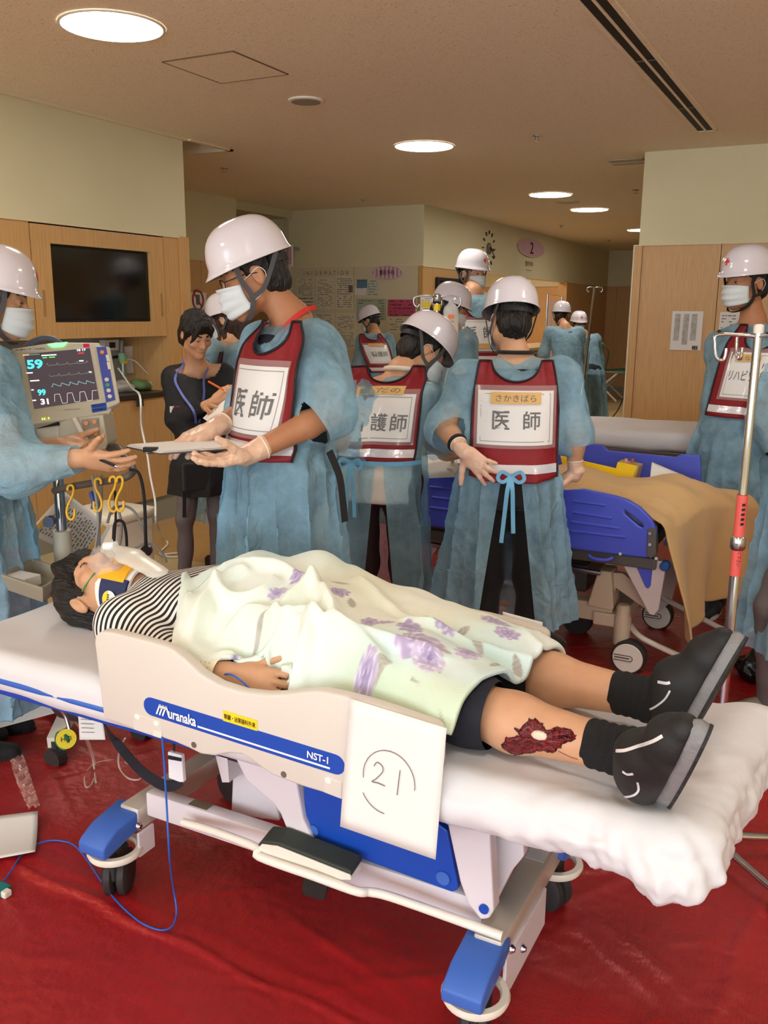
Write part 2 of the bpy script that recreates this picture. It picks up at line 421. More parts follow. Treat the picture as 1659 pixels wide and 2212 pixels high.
# ---- walls out of view: the right side and the glazed front behind the camera, daylight comes in there
o = MB().box((X1, Y0, 0), (X1 + .1, Y1, CEIL)).build('wall_side', M_WALL); o['kind'] = 'structure'
o = MB().box((X0 - .1, Y0, 0), (X0, Y1, CEIL)).build('wall_end', M_WALL); o['kind'] = 'structure'
wb = struct('wall_front')
MB().box((X0, Y0 - .1, 0), (X1, Y0, .5)).build('sill_wall', M_WALL, wb)
MB().box((X0, Y0 - .1, 2.5), (X1, Y0, CEIL)).build('head_wall', M_WALL, wb)
x = X0
while x <= X1:
    MB().box((x - .05, Y0 - .1, .5), (x + .05, Y0, 2.5)).build('mullion', M_TRIM, wb); x += 2.5

# ---- ceiling fittings
M_LAMP = mat('lamp_glow', rgb(255, 250, 240), .5, emit=(1, .94, .84, 1), estr=LAMP_POWER)
M_FIT = mat('fitting_white', rgb(236, 230, 218), .5)
def downlight(x, y, lab, r=.215):
    t = thing('ceiling_light', lab, 'ceiling light', (x, y, CEIL - .012), group='round ceiling lights')
    MB().lathe((x, y, 0), [(r + .012, CEIL - .0005), (r + .012, CEIL - .006), (r, CEIL - .008), (r, CEIL - .0005)], 40, full=False).build('trim_ring', M_FIT, t, smooth=40)
    o = MB().lathe((x, y, 0), [(r, CEIL - .001), (r, CEIL - .003)], 40).build('diffuser', M_LAMP, t)
LX = -3.03
for y, l in ((3.23, 'large round ceiling light beside the square access panel'), (6.42, 'round ceiling light beyond the ceiling speaker'),
             (9.52, 'round ceiling light beside the small ceiling vent'), (11.05, 'round ceiling light beyond the small ceiling vent'),
             (14.0, 'farthest round ceiling light by the pillar wall')):
    downlight(LX, y, l)
for x, y in ((LX, .1), (0, .1), (0, 3.23), (3, .1), (3, 3.23), (LX, -2.9), (0, -2.9)):
    downlight(x, y, 'round ceiling light over the open hall')
for y in (10.7, 12.2, 13.7, 15.2, 16.7): downlight(-6.0, y, 'round ceiling light added unseen to brighten the reception room')  # out of view, added to brighten the interior behind the counter
ap = thing('access_panel', 'square flush access panel in the ceiling', 'access panel', (-3.0, 3.9, CEIL - .004))
q = [onz(350.6, 132.6, CEIL), onz(503, 109.5, CEIL), onz(622.6, 159.6, CEIL), onz(477.5, 178.9, CEIL)]
x0, x1 = (q[0][0] + q[3][0]) / 2, (q[1][0] + q[2][0]) / 2; y0, y1 = (q[0][1] + q[1][1]) / 2, (q[2][1] + q[3][1]) / 2
if x0 > x1: x0, x1 = x1, x0
MB().box((x0, y0, CEIL - .003), (x1, y1, CEIL + .01)).build('panel', M_CEIL, ap)
fr = MB()
for a, b2 in (((x0, y0), (x1, y0)), ((x1, y0), (x1, y1)), ((x1, y1), (x0, y1)), ((x0, y1), (x0, y0))):
    fr.beam((*a, CEIL - .002), (*b2, CEIL - .002), .006, .005)
fr.build('gap_frame', mat('panel_frame', rgb(110, 90, 66), .6), ap)
p = onz(661, 216, CEIL)
sp = thing('ceiling_speaker', 'round grey speaker grille in the ceiling', 'speaker', (p[0], p[1], CEIL - .01))
MB().lathe((p[0], p[1], 0), [(.105, CEIL - .0005), (.105, CEIL - .01), (.088, CEIL - .012)], 32).build('rim', M_FIT, sp, smooth=40)
MB().lathe((p[0], p[1], 0), [(.087, CEIL - .011), (.086, CEIL - .014)], 32).build('grille', mat('grille_grey', rgb(150, 140, 128), .8), sp)
p = onz(1226, 436, CEIL)
MB().lathe((p[0], p[1], 0), [(.13, CEIL), (.13, CEIL - .008), (.1, CEIL - .014)], 32).build('ceiling_vent', mat('vent_grey', rgb(196, 188, 170), .6))
reg(bpy.data.objects['ceiling_vent'], 'flat round vent between two far ceiling lights', 'vent')
# slot diffuser: two dark slots in a light frame
sd = thing('slot_diffuser', 'long ceiling air slot with two dark channels', 'air vent', (-1.09, 4, CEIL - .01))
ya, yb = -1.0, onz(1525, 281, CEIL)[1]
xa = onz(1532.8, 279.6, CEIL)[0]; xb = onz(1517, 282, CEIL)[0]
xm = (xa + xb) / 2
f_ = MB()
for dx in (-.062, 0, .062): f_.box((xm + dx - (.012 if dx else .006), ya, CEIL - .008), (xm + dx + (.012 if dx else .006), yb + .015, CEIL))
f_.box((xm - .074, yb, CEIL - .008), (xm + .074, yb + .025, CEIL))
f_.build('frame', M_CEIL, sd)
for dx in (-.03, .03):
    MB().box((xm + dx - .024, ya, CEIL - .003), (xm + dx + .024, yb, CEIL - .001)).build('slot', M_DARK, sd)
for k in range(7):
    yy = yb - .75 - k * 1.15
    MB().box((xm - .05, yy - .012, CEIL - .006), (xm + .05, yy, CEIL - .003)).build('blade', mat('blade_grey', rgb(90, 80, 70), .5), sd)
for k, (px, py) in enumerate(((1160, 293), (484, 363), (783, 432), (1373, 410), (1212, 487), (1315, 518))):
    p = onz(px, py, CEIL)
    t = thing('sprinkler_head', 'small metal sprinkler head on the ceiling', 'sprinkler', (p[0], p[1], CEIL - .03), group='sprinkler heads')
    MB().lathe((p[0], p[1], 0), [(.035, CEIL), (.033, CEIL - .006), (.012, CEIL - .01), (.012, CEIL - .03)], 16).build('body', M_STEEL, t, smooth=40)
    MB().lathe((p[0], p[1], 0), [(.022, CEIL - .03), (.022, CEIL - .034)], 12).build('deflector', M_STEEL, t)
for k, (px, py) in enumerate(((1352, 344), (1360, 351))):
    p = onz(px, py, CEIL)
    t = MB().bbox((p[0] - .14, p[1] - .045, CEIL - .012), (p[0] + .14, p[1] + .045, CEIL), .004).build('ceiling_grille', mat('grille_beige', rgb(176, 164, 138), .6))
    reg(t, 'narrow flat grille on the ceiling near the pillar', 'vent', 'narrow ceiling grilles')

# ---- red plastic sheet on the floor
def crease_field(X, Y):
    Z = np.zeros_like(X)
    rs = np.random.RandomState(3)
    for _ in range(26):      # soft undulations of the loose sheet
        a = rs.uniform(0, math.pi); k = rs.uniform(2, 9); ph = rs.uniform(0, 6.28)
        Z += .0018 * np.sin((X * math.cos(a) + Y * math.sin(a)) * k + ph) * 5.5 / (k + 2)
    lines = [((40, 1880), (1000, 2330), .009, .009), ((120, 1700), (560, 1560), .005, .014), ((1540, 2212), (1659, 1900), .007, .014),
             ((1250, 2010), (1420, 2180), .004, .012), ((0, 2060), (380, 2100), .003, .02), ((1180, 1960), (1659, 1830), .003, .02), ((1440, 1480), (1659, 1700), .004, .015),
             ((200, 1560), (60, 1760), .005, .014), ((700, 2000), (900, 2190), .002, .03), ((1500, 1330), (1659, 1350), .004, .02)]
    for a, b, amp, wd in lines:
        A = onz(*a, 0)[:2]; B = onz(*b, 0)[:2]; d = B - A; L = np.linalg.norm(d); d /= L
        s = (X - A[0]) * d[0] + (Y - A[1]) * d[1]; q = -(X - A[0]) * d[1] + (Y - A[1]) * d[0] + .008 * np.sin(s * 17)
        tp = np.clip(np.minimum(s + .1, L + .1 - s) / .15, 0, 1); Z += amp * np.exp(-(q / wd) ** 2) * tp
        if amp > .0085: Z += .004 * np.tanh(q / .004) * tp * np.exp(-np.abs(q) / .25) + .003 * np.exp(-((q - .06) / .02) ** 2) * tp
    for _ in range(260):     # small crumples
        x = rs.uniform(-3.1, 1.2); y = rs.uniform(.8, 5.4); a = rs.uniform(0, math.pi); L = rs.uniform(.05, .22)
        s = (X - x) * math.cos(a) + (Y - y) * math.sin(a); q = -(X - x) * math.sin(a) + (Y - y) * math.cos(a)
        Z += rs.uniform(.0015, .006) * np.exp(-(s / L) ** 2 - (q / .013) ** 2)
    return Z
m = bpy.data.materials.new('red_plastic'); m.use_nodes = True; nt = m.node_tree; b = nt.nodes['Principled BSDF']
tc = nt.nodes.new('ShaderNodeTexCoord')
n1 = nt.nodes.new('ShaderNodeTexNoise'); n1.inputs['Scale'].default_value = 2.2; n1.inputs['Detail'].default_value = 5
cr = nt.nodes.new('ShaderNodeValToRGB'); cr.color_ramp.elements[0].position = .3; cr.color_ramp.elements[1].position = .75
cr.color_ramp.elements[0].color = rgb(146, 23, 27); cr.color_ramp.elements[1].color = rgb(168, 31, 34)
n2 = nt.nodes.new('ShaderNodeTexNoise'); n2.inputs['Scale'].default_value = 26; n2.inputs['Detail'].default_value = 5
wv = nt.nodes.new('ShaderNodeTexWave'); wv.inputs['Scale'].default_value = 90; wv.inputs['Distortion'].default_value = 1
ad = nt.nodes.new('ShaderNodeMath'); ad.operation = 'MULTIPLY_ADD'; ad.inputs[1].default_value = .06
bp = nt.nodes.new('ShaderNodeBump'); bp.inputs['Strength'].default_value = .5; bp.inputs['Distance'].default_value = .014
nt.links.new(tc.outputs['Object'], n1.inputs[0]); nt.links.new(tc.outputs['Object'], n2.inputs[0]); nt.links.new(tc.outputs['Object'], wv.inputs[0])
nt.links.new(n1.outputs[0], cr.inputs[0]); nt.links.new(cr.outputs[0], b.inputs['Base Color'])
nt.links.new(wv.outputs[1], ad.inputs[0]); nt.links.new(n2.outputs[0], ad.inputs[2]); nt.links.new(ad.outputs[0], bp.inputs['Height']); nt.links.new(bp.outputs[0], b.inputs['Normal'])
b.inputs['Roughness'].default_value = .30; b.inputs['Specular IOR Level'].default_value = .55
M_TARP = m
TX0, TX1, TY0, TY1 = -3.15, 1.6, .2, 6.3
nx, ny = 480, 600
gx = np.linspace(TX0, TX1, nx); gy = np.linspace(TY0, TY1, ny)
GX, GY = np.meshgrid(gx, gy, indexing='ij')
GZ = crease_field(GX, GY); GZ = .0035 + np.clip(GZ + .003, 0, .02)
def grid_faces(nx, ny, flip=False):
    i = np.arange(nx - 1)[:, None] * ny + np.arange(ny - 1)[None, :]
    q = np.stack([i, i + ny, i + ny + 1, i + 1], -1).reshape(-1, 4)
    return q[:, ::-1] if flip else q
def tarp_z(x, y):
    return float(GZ[int(np.clip((x - TX0) / (TX1 - TX0) * (nx - 1), 0, nx - 1)), int(np.clip((y - TY0) / (TY1 - TY0) * (ny - 1), 0, ny - 1))])
o = mesh('floor_sheet', np.stack([GX, GY, GZ], -1).reshape(-1, 3), grid_faces(nx, ny), M_TARP, smooth=True)
reg(o, 'shiny red plastic sheet covering the floor under the beds', 'floor sheet')
# ================================================================== SHAPE FIELDS FOR BODIES AND CLOTH
class Field:
    """signed-distance volume, meshed with surface nets"""
    def __init__(s, lo, hi, h):
        s.lo = np.array(lo, np.float32); s.h = np.float32(h)
        s.n = np.ceil((np.array(hi) - np.array(lo)) / h).astype(int) + 1
        s.v = np.full(s.n, .3, np.float32)
    def _sl(s, lo, hi):
        a = np.clip(np.floor((np.array(lo) - s.lo) / s.h).astype(int), 0, s.n - 1)
        b = np.clip(np.ceil((np.array(hi) - s.lo) / s.h).astype(int) + 1, 1, s.n)
        if (b <= a).any(): return None, None
        ax = [(s.lo[i] + s.h * np.arange(a[i], b[i])).astype(np.float32) for i in range(3)]
        return tuple(slice(a[i], b[i]) for i in range(3)), np.meshgrid(*ax, indexing='ij')
    def put(s, d, sl, k, sub=False):
        a = s.v[sl]
        if sub:
            d = -d
            h = np.clip(.5 - .5 * (d - a) / k, 0, 1) if k else None
            s.v[sl] = np.maximum(a, d) if not k else d * (1 - h) + a * h + k * h * (1 - h)
        else:
            if k:
                h = np.clip(.5 + .5 * (a - d) / k, 0, 1); s.v[sl] = a * (1 - h) + d * h - k * h * (1 - h)
            else: s.v[sl] = np.minimum(a, d)
        return s
    def rc(s, a, b, ra, rb=None, k=.02, sub=False, sq=None):
        """tapered capsule; sq = (axis vector, factor) flattens it along that axis"""
        rb = ra if rb is None else rb; a = np.array(a, np.float32); b = np.array(b, np.float32); m = max(ra, rb) * (1 if not sq else max(1, sq[1])) + k + 3 * s.h
        sl, P = s._sl(np.minimum(a, b) - m, np.maximum(a, b) + m)
        if sl is None: return s
        ba = b - a; L = float(ba @ ba) + 1e-9
        px, py, pz = P[0] - a[0], P[1] - a[1], P[2] - a[2]
        t = np.clip((px * ba[0] + py * ba[1] + pz * ba[2]) / L, 0, 1)
        px = px - ba[0] * t; py = py - ba[1] * t; pz = pz - ba[2] * t
        if sq:
            n = np.array(sq[0], np.float32); n /= np.linalg.norm(n); c = (px * n[0] + py * n[1] + pz * n[2]) * (1 / sq[1] - 1)
            px = px + n[0] * c; py = py + n[1] * c; pz = pz + n[2] * c
        d = np.sqrt(px * px + py * py + pz * pz) - (ra + (rb - ra) * t)
        return s.put(d, sl, k, sub)
    def el(s, c, r, Rm=None, k=.02, sub=False):
        c = np.array(c, np.float32); r = np.array(r, np.float32); m = float(r.max()) + k + 3 * s.h
        sl, P = s._sl(c - m, c + m)
        if sl is None: return s
        X = [P[i] - c[i] for i in range(3)]
        if Rm is not None:
            Rm = np.array(Rm, np.float32); X = [X[0] * Rm[0, i] + X[1] * Rm[1, i] + X[2] * Rm[2, i] for i in range(3)]
        k0 = np.sqrt(sum((X[i] / r[i]) ** 2 for i in range(3))); k1 = np.sqrt(sum((X[i] / r[i] ** 2) ** 2 for i in range(3))) + 1e-6
        return s.put(k0 * (k0 - 1) / k1, sl, k, sub)
    def fn(s, f, lo, hi, k=.03, sub=False):
        sl, P = s._sl(lo, hi)
        if sl is None: return s
        return s.put(f(*P).astype(np.float32), sl, k, sub)
    def mesh(s, relax=1):
        v = s.v; B = v < 0
        n = np.array(v.shape) - 1
        cnt = np.zeros(n, np.int8)
        offs = [(i, j, k) for i in (0, 1) for j in (0, 1) for k in (0, 1)]
        for (i, j, k) in offs: cnt += B[i:n[0] + i, j:n[1] + j, k:n[2] + k]
        act = (cnt > 0) & (cnt < 8); C = np.argwhere(act); N = len(C)
        idx = np.full(n, -1, np.int64); idx[act] = np.arange(N)
        val = {o: v[C[:, 0] + o[0], C[:, 1] + o[1], C[:, 2] + o[2]] for o in offs}
        acc = np.zeros((N, 3)); w = np.zeros(N)
        for o in offs:
            for ax in range(3):
                if o[ax]: continue
                p = list(o); p[ax] = 1; p = tuple(p); a, b = val[o], val[p]; cr = (a < 0) != (b < 0)
                t = np.where(cr, a / np.where(cr, a - b, 1), 0); q = np.tile(np.array(o, float), (N, 1)); q[:, ax] = t
                acc += q * cr[:, None]; w += cr
        V = s.lo + s.h * (C + acc / np.maximum(w, 1)[:, None])
        F = []
        for ax in range(3):
            a1, a2 = (ax + 1) % 3, (ax + 2) % 3
            lo_ = [slice(None)] * 3; hi_ = [slice(None)] * 3; lo_[ax] = slice(0, -1); hi_[ax] = slice(1, None)
            x0, x1 = B[tuple(lo_)], B[tuple(hi_)]; E = np.argwhere(x0 != x1)
            ok = (E[:, a1] > 0) & (E[:, a2] > 0) & (E[:, a1] < n[a1]) & (E[:, a2] < n[a2]); E = E[ok]
            if not len(E): continue
            flip = x0[tuple(E.T)]
            def cell(d1, d2):
                q = E.copy(); q[:, a1] += d1; q[:, a2] += d2; return idx[tuple(q.T)]
            Q = np.stack([cell(-1, -1), cell(0, -1), cell(0, 0), cell(-1, 0)], -1)
            Q[~flip] = Q[~flip][:, ::-1]; F.append(Q)
        F = np.concatenate(F); F = F[(F >= 0).all(1)]
        for _ in range(relax):
            e = np.concatenate([F[:, [0, 1]], F[:, [1, 2]], F[:, [2, 3]], F[:, [3, 0]]]); S = np.zeros_like(V); c = np.zeros(len(V))
            for d in range(3): S[:, d] = np.bincount(e[:, 0], V[e[:, 1], d], len(V)) + np.bincount(e[:, 1], V[e[:, 0], d], len(V))
            c = np.bincount(e[:, 0], minlength=len(V)) + np.bincount(e[:, 1], minlength=len(V))
            V = V * .5 + .5 * S / np.maximum(c, 1)[:, None]
        return V, F
def vnormals(V, F):
    n = np.cross(V[F[:, 2]] - V[F[:, 0]], V[F[:, 3]] - V[F[:, 1]]); N = np.zeros_like(V)
    for k in range(4):
        for d in range(3): N[:, d] += np.bincount(F[:, k], n[:, d], len(V))
    return N / (np.linalg.norm(N, axis=1)[:, None] + 1e-9)
def wrinkle(V, seed, amp, kmin=10, kmax=45, n=14, aniso=(1, 1, 1), sharp=0):
    rs = np.random.RandomState(seed); out = np.zeros(len(V)); A = np.array(aniso)
    for _ in range(n):
        k = rs.normal(size=3) * A; k /= np.linalg.norm(k); k *= rs.uniform(kmin, kmax)
        k2 = rs.normal(size=3) * 7
        s_ = np.sin(V @ k + rs.uniform(0, 6.3) + 1.6 * np.sin(V @ k2 + rs.uniform(0, 6.3)))
        if sharp: s_ = s_ * (1 - sharp) + sharp * (1 - 2.6 * np.abs(s_) ** .7)
        out += s_ * amp / (np.linalg.norm(k) / kmin) ** .7
    return out / math.sqrt(n) * 1.4
def stack_fn(levels, e=2.3, fold=None, lo=None, hi=None):
    """levels: z, cx, cy, a, b (ascending z): an upright elliptic stack"""
    L = np.array(levels, float)
    def f(X, Y, Z):
        g = lambda i: np.interp(Z, L[:, 0], L[:, i])
        dx = X - g(1); dy = Y - g(2); a, b = g(3), g(4)
        q = ((np.abs(dx) / a) ** e + (np.abs(dy) / b) ** e) ** (1 / e)
        m = np.minimum(a, b); d = (q - 1) * m * .85
        if fold is not None: d = d - fold(np.arctan2(dx, dy), Z)
        return np.maximum(np.maximum(d, L[0, 0] - Z), Z - L[-1, 0])
    m = .06
    return f, (float((L[:, 1] - L[:, 3]).min() - m), float((L[:, 2] - L[:, 4]).min() - m), L[0, 0] - .03), (float((L[:, 1] + L[:, 3]).max() + m), float((L[:, 2] + L[:, 4]).max() + m), L[-1, 0] + .03)

def rotz(a): c, s = math.cos(a), math.sin(a); return np.array([[c, -s, 0], [s, c, 0], [0, 0, 1.]])
def rotx(a): c, s = math.cos(a), math.sin(a); return np.array([[1, 0, 0], [0, c, -s], [0, s, c]])
def roty(a): c, s = math.cos(a), math.sin(a); return np.array([[c, 0, s], [0, 1, 0], [-s, 0, c]])
def unit(v): v = np.array(v, float); return v / (np.linalg.norm(v) + 1e-12)

# ---- materials for people
def skin_mat(name, c):
    return mat(name, c, .5, sss=.08, bump=.03, bscale=300, var=.08, vscale=25)
M_SKIN = skin_mat('skin', rgb(205, 155, 120))
M_SKIN_D = skin_mat('skin_tan', rgb(178, 122, 88))
M_GLOVE = mat('glove_latex', rgb(226, 186, 160), .35, bump=.25, bscale=60, coat=.1)
M_HAIR = mat('hair_black', rgb(20, 16, 15), .42, bump=.6, bscale=180, stretch=(1, 1, .12))
M_HAIR_B = mat('hair_brown', rgb(52, 34, 24), .42, bump=.6, bscale=180, stretch=(1, 1, .12))
M_HELM = mat('helmet_white', rgb(218, 212, 220), .16, coat=.5)
M_HELM_IN = mat('helmet_inside', rgb(120, 116, 116), .6)
M_STRAP = mat('strap_grey', rgb(70, 68, 70), .7)
M_STRAP_B = mat('strap_black', rgb(26, 26, 28), .6)
M_RED = mat('red_cross', rgb(222, 60, 48), .5)
M_MASK = mat('mask_fabric', rgb(208, 216, 220), .8, bump=.05, bscale=400)
M_WHITE = mat('white_cord', rgb(238, 238, 236), .6)
M_BLK = mat('cloth_black', rgb(22, 22, 24), .8, bump=.1, bscale=120, sheen=.1)
M_NAVY = mat('cloth_navy', rgb(24, 26, 38), .8, bump=.1, bscale=120)
M_WINE = mat('cloth_wine', rgb(46, 26, 30), .8, bump=.1, bscale=120)
M_GREY = mat('cloth_grey', rgb(104, 96, 96), .8, bump=.1, bscale=120, var=.12, vscale=9)
M_CREAM = mat('cloth_cream', rgb(226, 214, 200), .8, bump=.05, bscale=120)
M_VEST = mat('vest_red', rgb(132, 18, 30), .6, bump=.12, bscale=70, var=.08, vscale=10)
M_VESTTRIM = mat('vest_trim', rgb(26, 22, 30), .6)
M_REFL = mat('reflective_band', rgb(232, 232, 240), .22, metal=.35, bump=.15, bscale=40)
M_TAPE = mat('paper_tape', rgb(216, 174, 112), .5, bump=.05, bscale=60)
M_POCKET = mat('clear_pocket', rgb(255, 255, 255), .08, alpha=.16, spec=.8)
M_EYEW = mat('eye_white', rgb(225, 220, 212), .25)
M_EYEB = mat('eye_dark', rgb(24, 16, 12), .15)
M_LIP = mat('lip', rgb(176, 104, 92), .5)
def gown_material(name='gown_blue', c=rgb(168, 211, 233), t0=.20, t1=.58):
    m = bpy.data.materials.new(name); m.use_nodes = True; nt = m.node_tree; b = nt.nodes['Principled BSDF']
    b.inputs['Base Color'].default_value = c; b.inputs['Roughness'].default_value = .75; b.inputs['Specular IOR Level'].default_value = .25
    out = nt.nodes['Material Output']
    tl = nt.nodes.new('ShaderNodeBsdfTranslucent'); tl.inputs[0].default_value = c
    m1 = nt.nodes.new('ShaderNodeMixShader'); m1.inputs[0].default_value = .3
    tp = nt.nodes.new('ShaderNodeBsdfTransparent'); tp.inputs[0].default_value = (.80, .93, 1, 1)
    m2 = nt.nodes.new('ShaderNodeMixShader')
    tc = nt.nodes.new('ShaderNodeTexCoord'); n = nt.nodes.new('ShaderNodeTexNoise'); n.inputs['Scale'].default_value = 8; n.inputs['Detail'].default_value = 10; n.inputs['Roughness'].default_value = .66
    mr = nt.nodes.new('ShaderNodeMapRange'); mr.inputs[1].default_value = .30; mr.inputs[2].default_value = .70; mr.inputs[3].default_value = t0; mr.inputs[4].default_value = t1
    n2 = nt.nodes.new('ShaderNodeTexNoise'); n2.inputs['Scale'].default_value = 260; n2.inputs['Detail'].default_value = 2
    n3 = nt.nodes.new('ShaderNodeTexNoise'); n3.inputs['Scale'].default_value = 13; n3.inputs['Detail'].default_value = 5; n3.inputs['Distortion'].default_value = 1.5
    ad = nt.nodes.new('ShaderNodeMath'); ad.operation = 'MULTIPLY_ADD'; ad.inputs[1].default_value = .04
    bp = nt.nodes.new('ShaderNodeBump'); bp.inputs['Strength'].default_value = .6; bp.inputs['Distance'].default_value = .03
    L = nt.links.new
    L(tc.outputs['Object'], n.inputs[0]); L(tc.outputs['Object'], n2.inputs[0]); L(tc.outputs['Object'], n3.inputs[0])
    L(n2.outputs[0], ad.inputs[0]); L(n3.outputs[0], ad.inputs[2]); L(ad.outputs[0], bp.inputs['Height']); L(bp.outputs[0], b.inputs['Normal'])
    L(n.outputs[0], mr.inputs[0]); L(mr.outputs[0], m2.inputs[0])
    L(b.outputs[0], m1.inputs[1]); L(tl.outputs[0], m1.inputs[2]); L(m1.outputs[0], m2.inputs[1]); L(tp.outputs[0], m2.inputs[2]); L(m2.outputs[0], out.inputs[0])
    MATS[name] = m
    return m
M_GOWN = gown_material()

# ---- head, in head axes: x right, y forward, z up, origin between the ears; A = 3x3 axes (columns), c = centre
def head_field(S, c, A, s=1.0, ears=True):
    c = np.array(c, float); P = lambda x, y, z: c + A @ (np.array([x, y, z]) * s)
    e = lambda p, r, k=.015, rot=None, sub=False: S.el(P(*p), np.array(r) * s, A if rot is None else A @ rot, k * s, sub)
    r = lambda a, b, ra, rb, k=.012: S.rc(P(*a), P(*b), ra * s, rb * s, k * s)
    e((0, -.012, .04), (.077, .097, .082)); e((0, .022, -.025), (.066, .074, .085), .03)
    r((-.05, .012, -.068), (0, .07, -.098), .022, .022, .03); r((.05, .012, -.068), (0, .07, -.098), .022, .022, .03)
    e((0, .078, -.098), (.024, .018, .016), .02)
    for q in (-1, 1):
        e((q * .043, .062, -.022), (.026, .024, .022), .025); r((q * .012, .088, .027), (q * .045, .07, .03), .011, .009, .015)
        e((q * .031, .1, .008), (.017, .02, .011), .014, sub=True)
        e((q * .031, .079, .009), (.0155, .0155, .0135), .005)
        if ears:
            e((q * .08, -.012, -.004), (.009, .02, .034), .008, rotx(-.2)); e((q * .086, -.006, .0), (.004, .011, .02), .004, rotx(-.2), True)
    r((0, .092, .018), (0, .113, -.026), .008, .0125, .014); e((-.013, .1, -.031), (.009, .011, .008), .006); e((.013, .1, -.031), (.009, .011, .008), .006)
    e((0, .09, -.058), (.026, .014, .01), .014); e((0, .093, -.0615), (.022, .008, .0065), .004); e((0, .0915, -.0735), (.019, .0085, .007), .004)
    e((0, .105, -.0672), (.021, .008, .0014), .003, sub=True)
def face_parts(par, c, A, s=1.0, lids=.35, brow=True, lips=False, hair=None):
    """eyes and brows as children"""
    c = np.array(c, float); P = lambda x, y, z: c + A @ (np.array([x, y, z]) * s)
    for q in (-1, 1):
        mb = MB(); n = 8
        lo_, hi_ = -.0035, .0035 * (1 - lids) + .0005
        pts = []
        for t in np.linspace(-1, 1, n): pts.append((t * .0135, lo_ * (1 - t * t) - .0005))
        for t in np.linspace(1, -1, n): pts.append((t * .0135, hi_ * (1 - t * t) - .0005))
        yy = lambda x, z: .079 + .0162 * math.sqrt(max(0, 1 - (x / .0165) ** 2 - (z / .0145) ** 2)) + .0004
        mb.add([P(q * .031 + x, yy(x, z), .009 + z) for x, z in pts], [tuple(range(2 * n))])
        eye = mb.build('eye', M_EYEW, par, local=True)
        mb = MB(); pts = []
        for k in range(12):
            a = k / 12 * 2 * math.pi; x, z = .0048 * math.cos(a), np.clip(.0048 * math.sin(a) - .0004, lo_ - .0006, hi_ - .0004); pts.append((x, z))
        mb.add([P(q * .031 + x, yy(x, z) + .0007, .009 + z) for x, z in pts], [tuple(range(12))]).build('iris', M_EYEB, eye, local=True)
        mb = MB(); mb.tube([P(q * .031 + t * .0138, yy(t * .0138, hi_ * (1 - t * t)) + .0004, .009 + hi_ * (1 - t * t)) for t in np.linspace(-1, 1, 7)], .0011 * s, 6).build('eyelash', M_HAIR, par, local=True)
        if brow:
            mb = MB(); mb.ribbon([P(q * (.014 + .036 * t), .0965 - .022 * t * t, .034 + .005 * math.sin(t * 2.8)) for t in np.linspace(0, 1, 7)], .008 * s, [A @ np.array([q * .3, 1, .2])] * 7, .002).build('eyebrow', M_HAIR if hair is None else hair, par, local=True)
def mask_part(par, c, A, s=1.0, m=None):
    """pleated surgical mask with ear loops"""
    c = np.array(c, float); P = lambda p: c + A @ (np.array(p) * s)
    nu, nv = 25, 21; V = []
    for i in range(nu):
        u = -1 + 2 * i / (nu - 1)
        for j in range(nv):
            v = j / (nv - 1); ph = u * R(74)
            bul = (1 - u * u) ** .8
            rad = .089 + bul * (.022 * math.sin(math.pi * min(1, v * 1.0 + .12)) + .010 * (v > .6) * (v - .6) / .4)
            x = math.sin(ph) * .079 * (1 - .10 * (1 - v)); y = .028 + math.cos(ph) * rad - .012 * (1 - v) ** 2
            z = -.108 + v * (.105 - .030 * u * u) + .020 * u * u
            y += .0036 * math.sin(v * 21) * (1 - u ** 4)
            V.append(P((x, y, z)))
    o = mesh('mask', V, grid_faces(nu, nv), m or M_MASK, par, True, local=True)
    md = o.modifiers.new('s', 'SOLIDIFY'); md.thickness = .0015
    for q in (-1, 1):
        MB().tube(catmull([P((q * .074, .047, -.008)), P((q * .084, .012, .006)), P((q * .087, -.02, .018)), P((q * .09, -.034, -.01)), P((q * .083, .0, -.06)), P((q * .073, .045, -.075))], 5), .0011 * s, 6).build('ear_loop', M_WHITE, o, local=True)
    return o
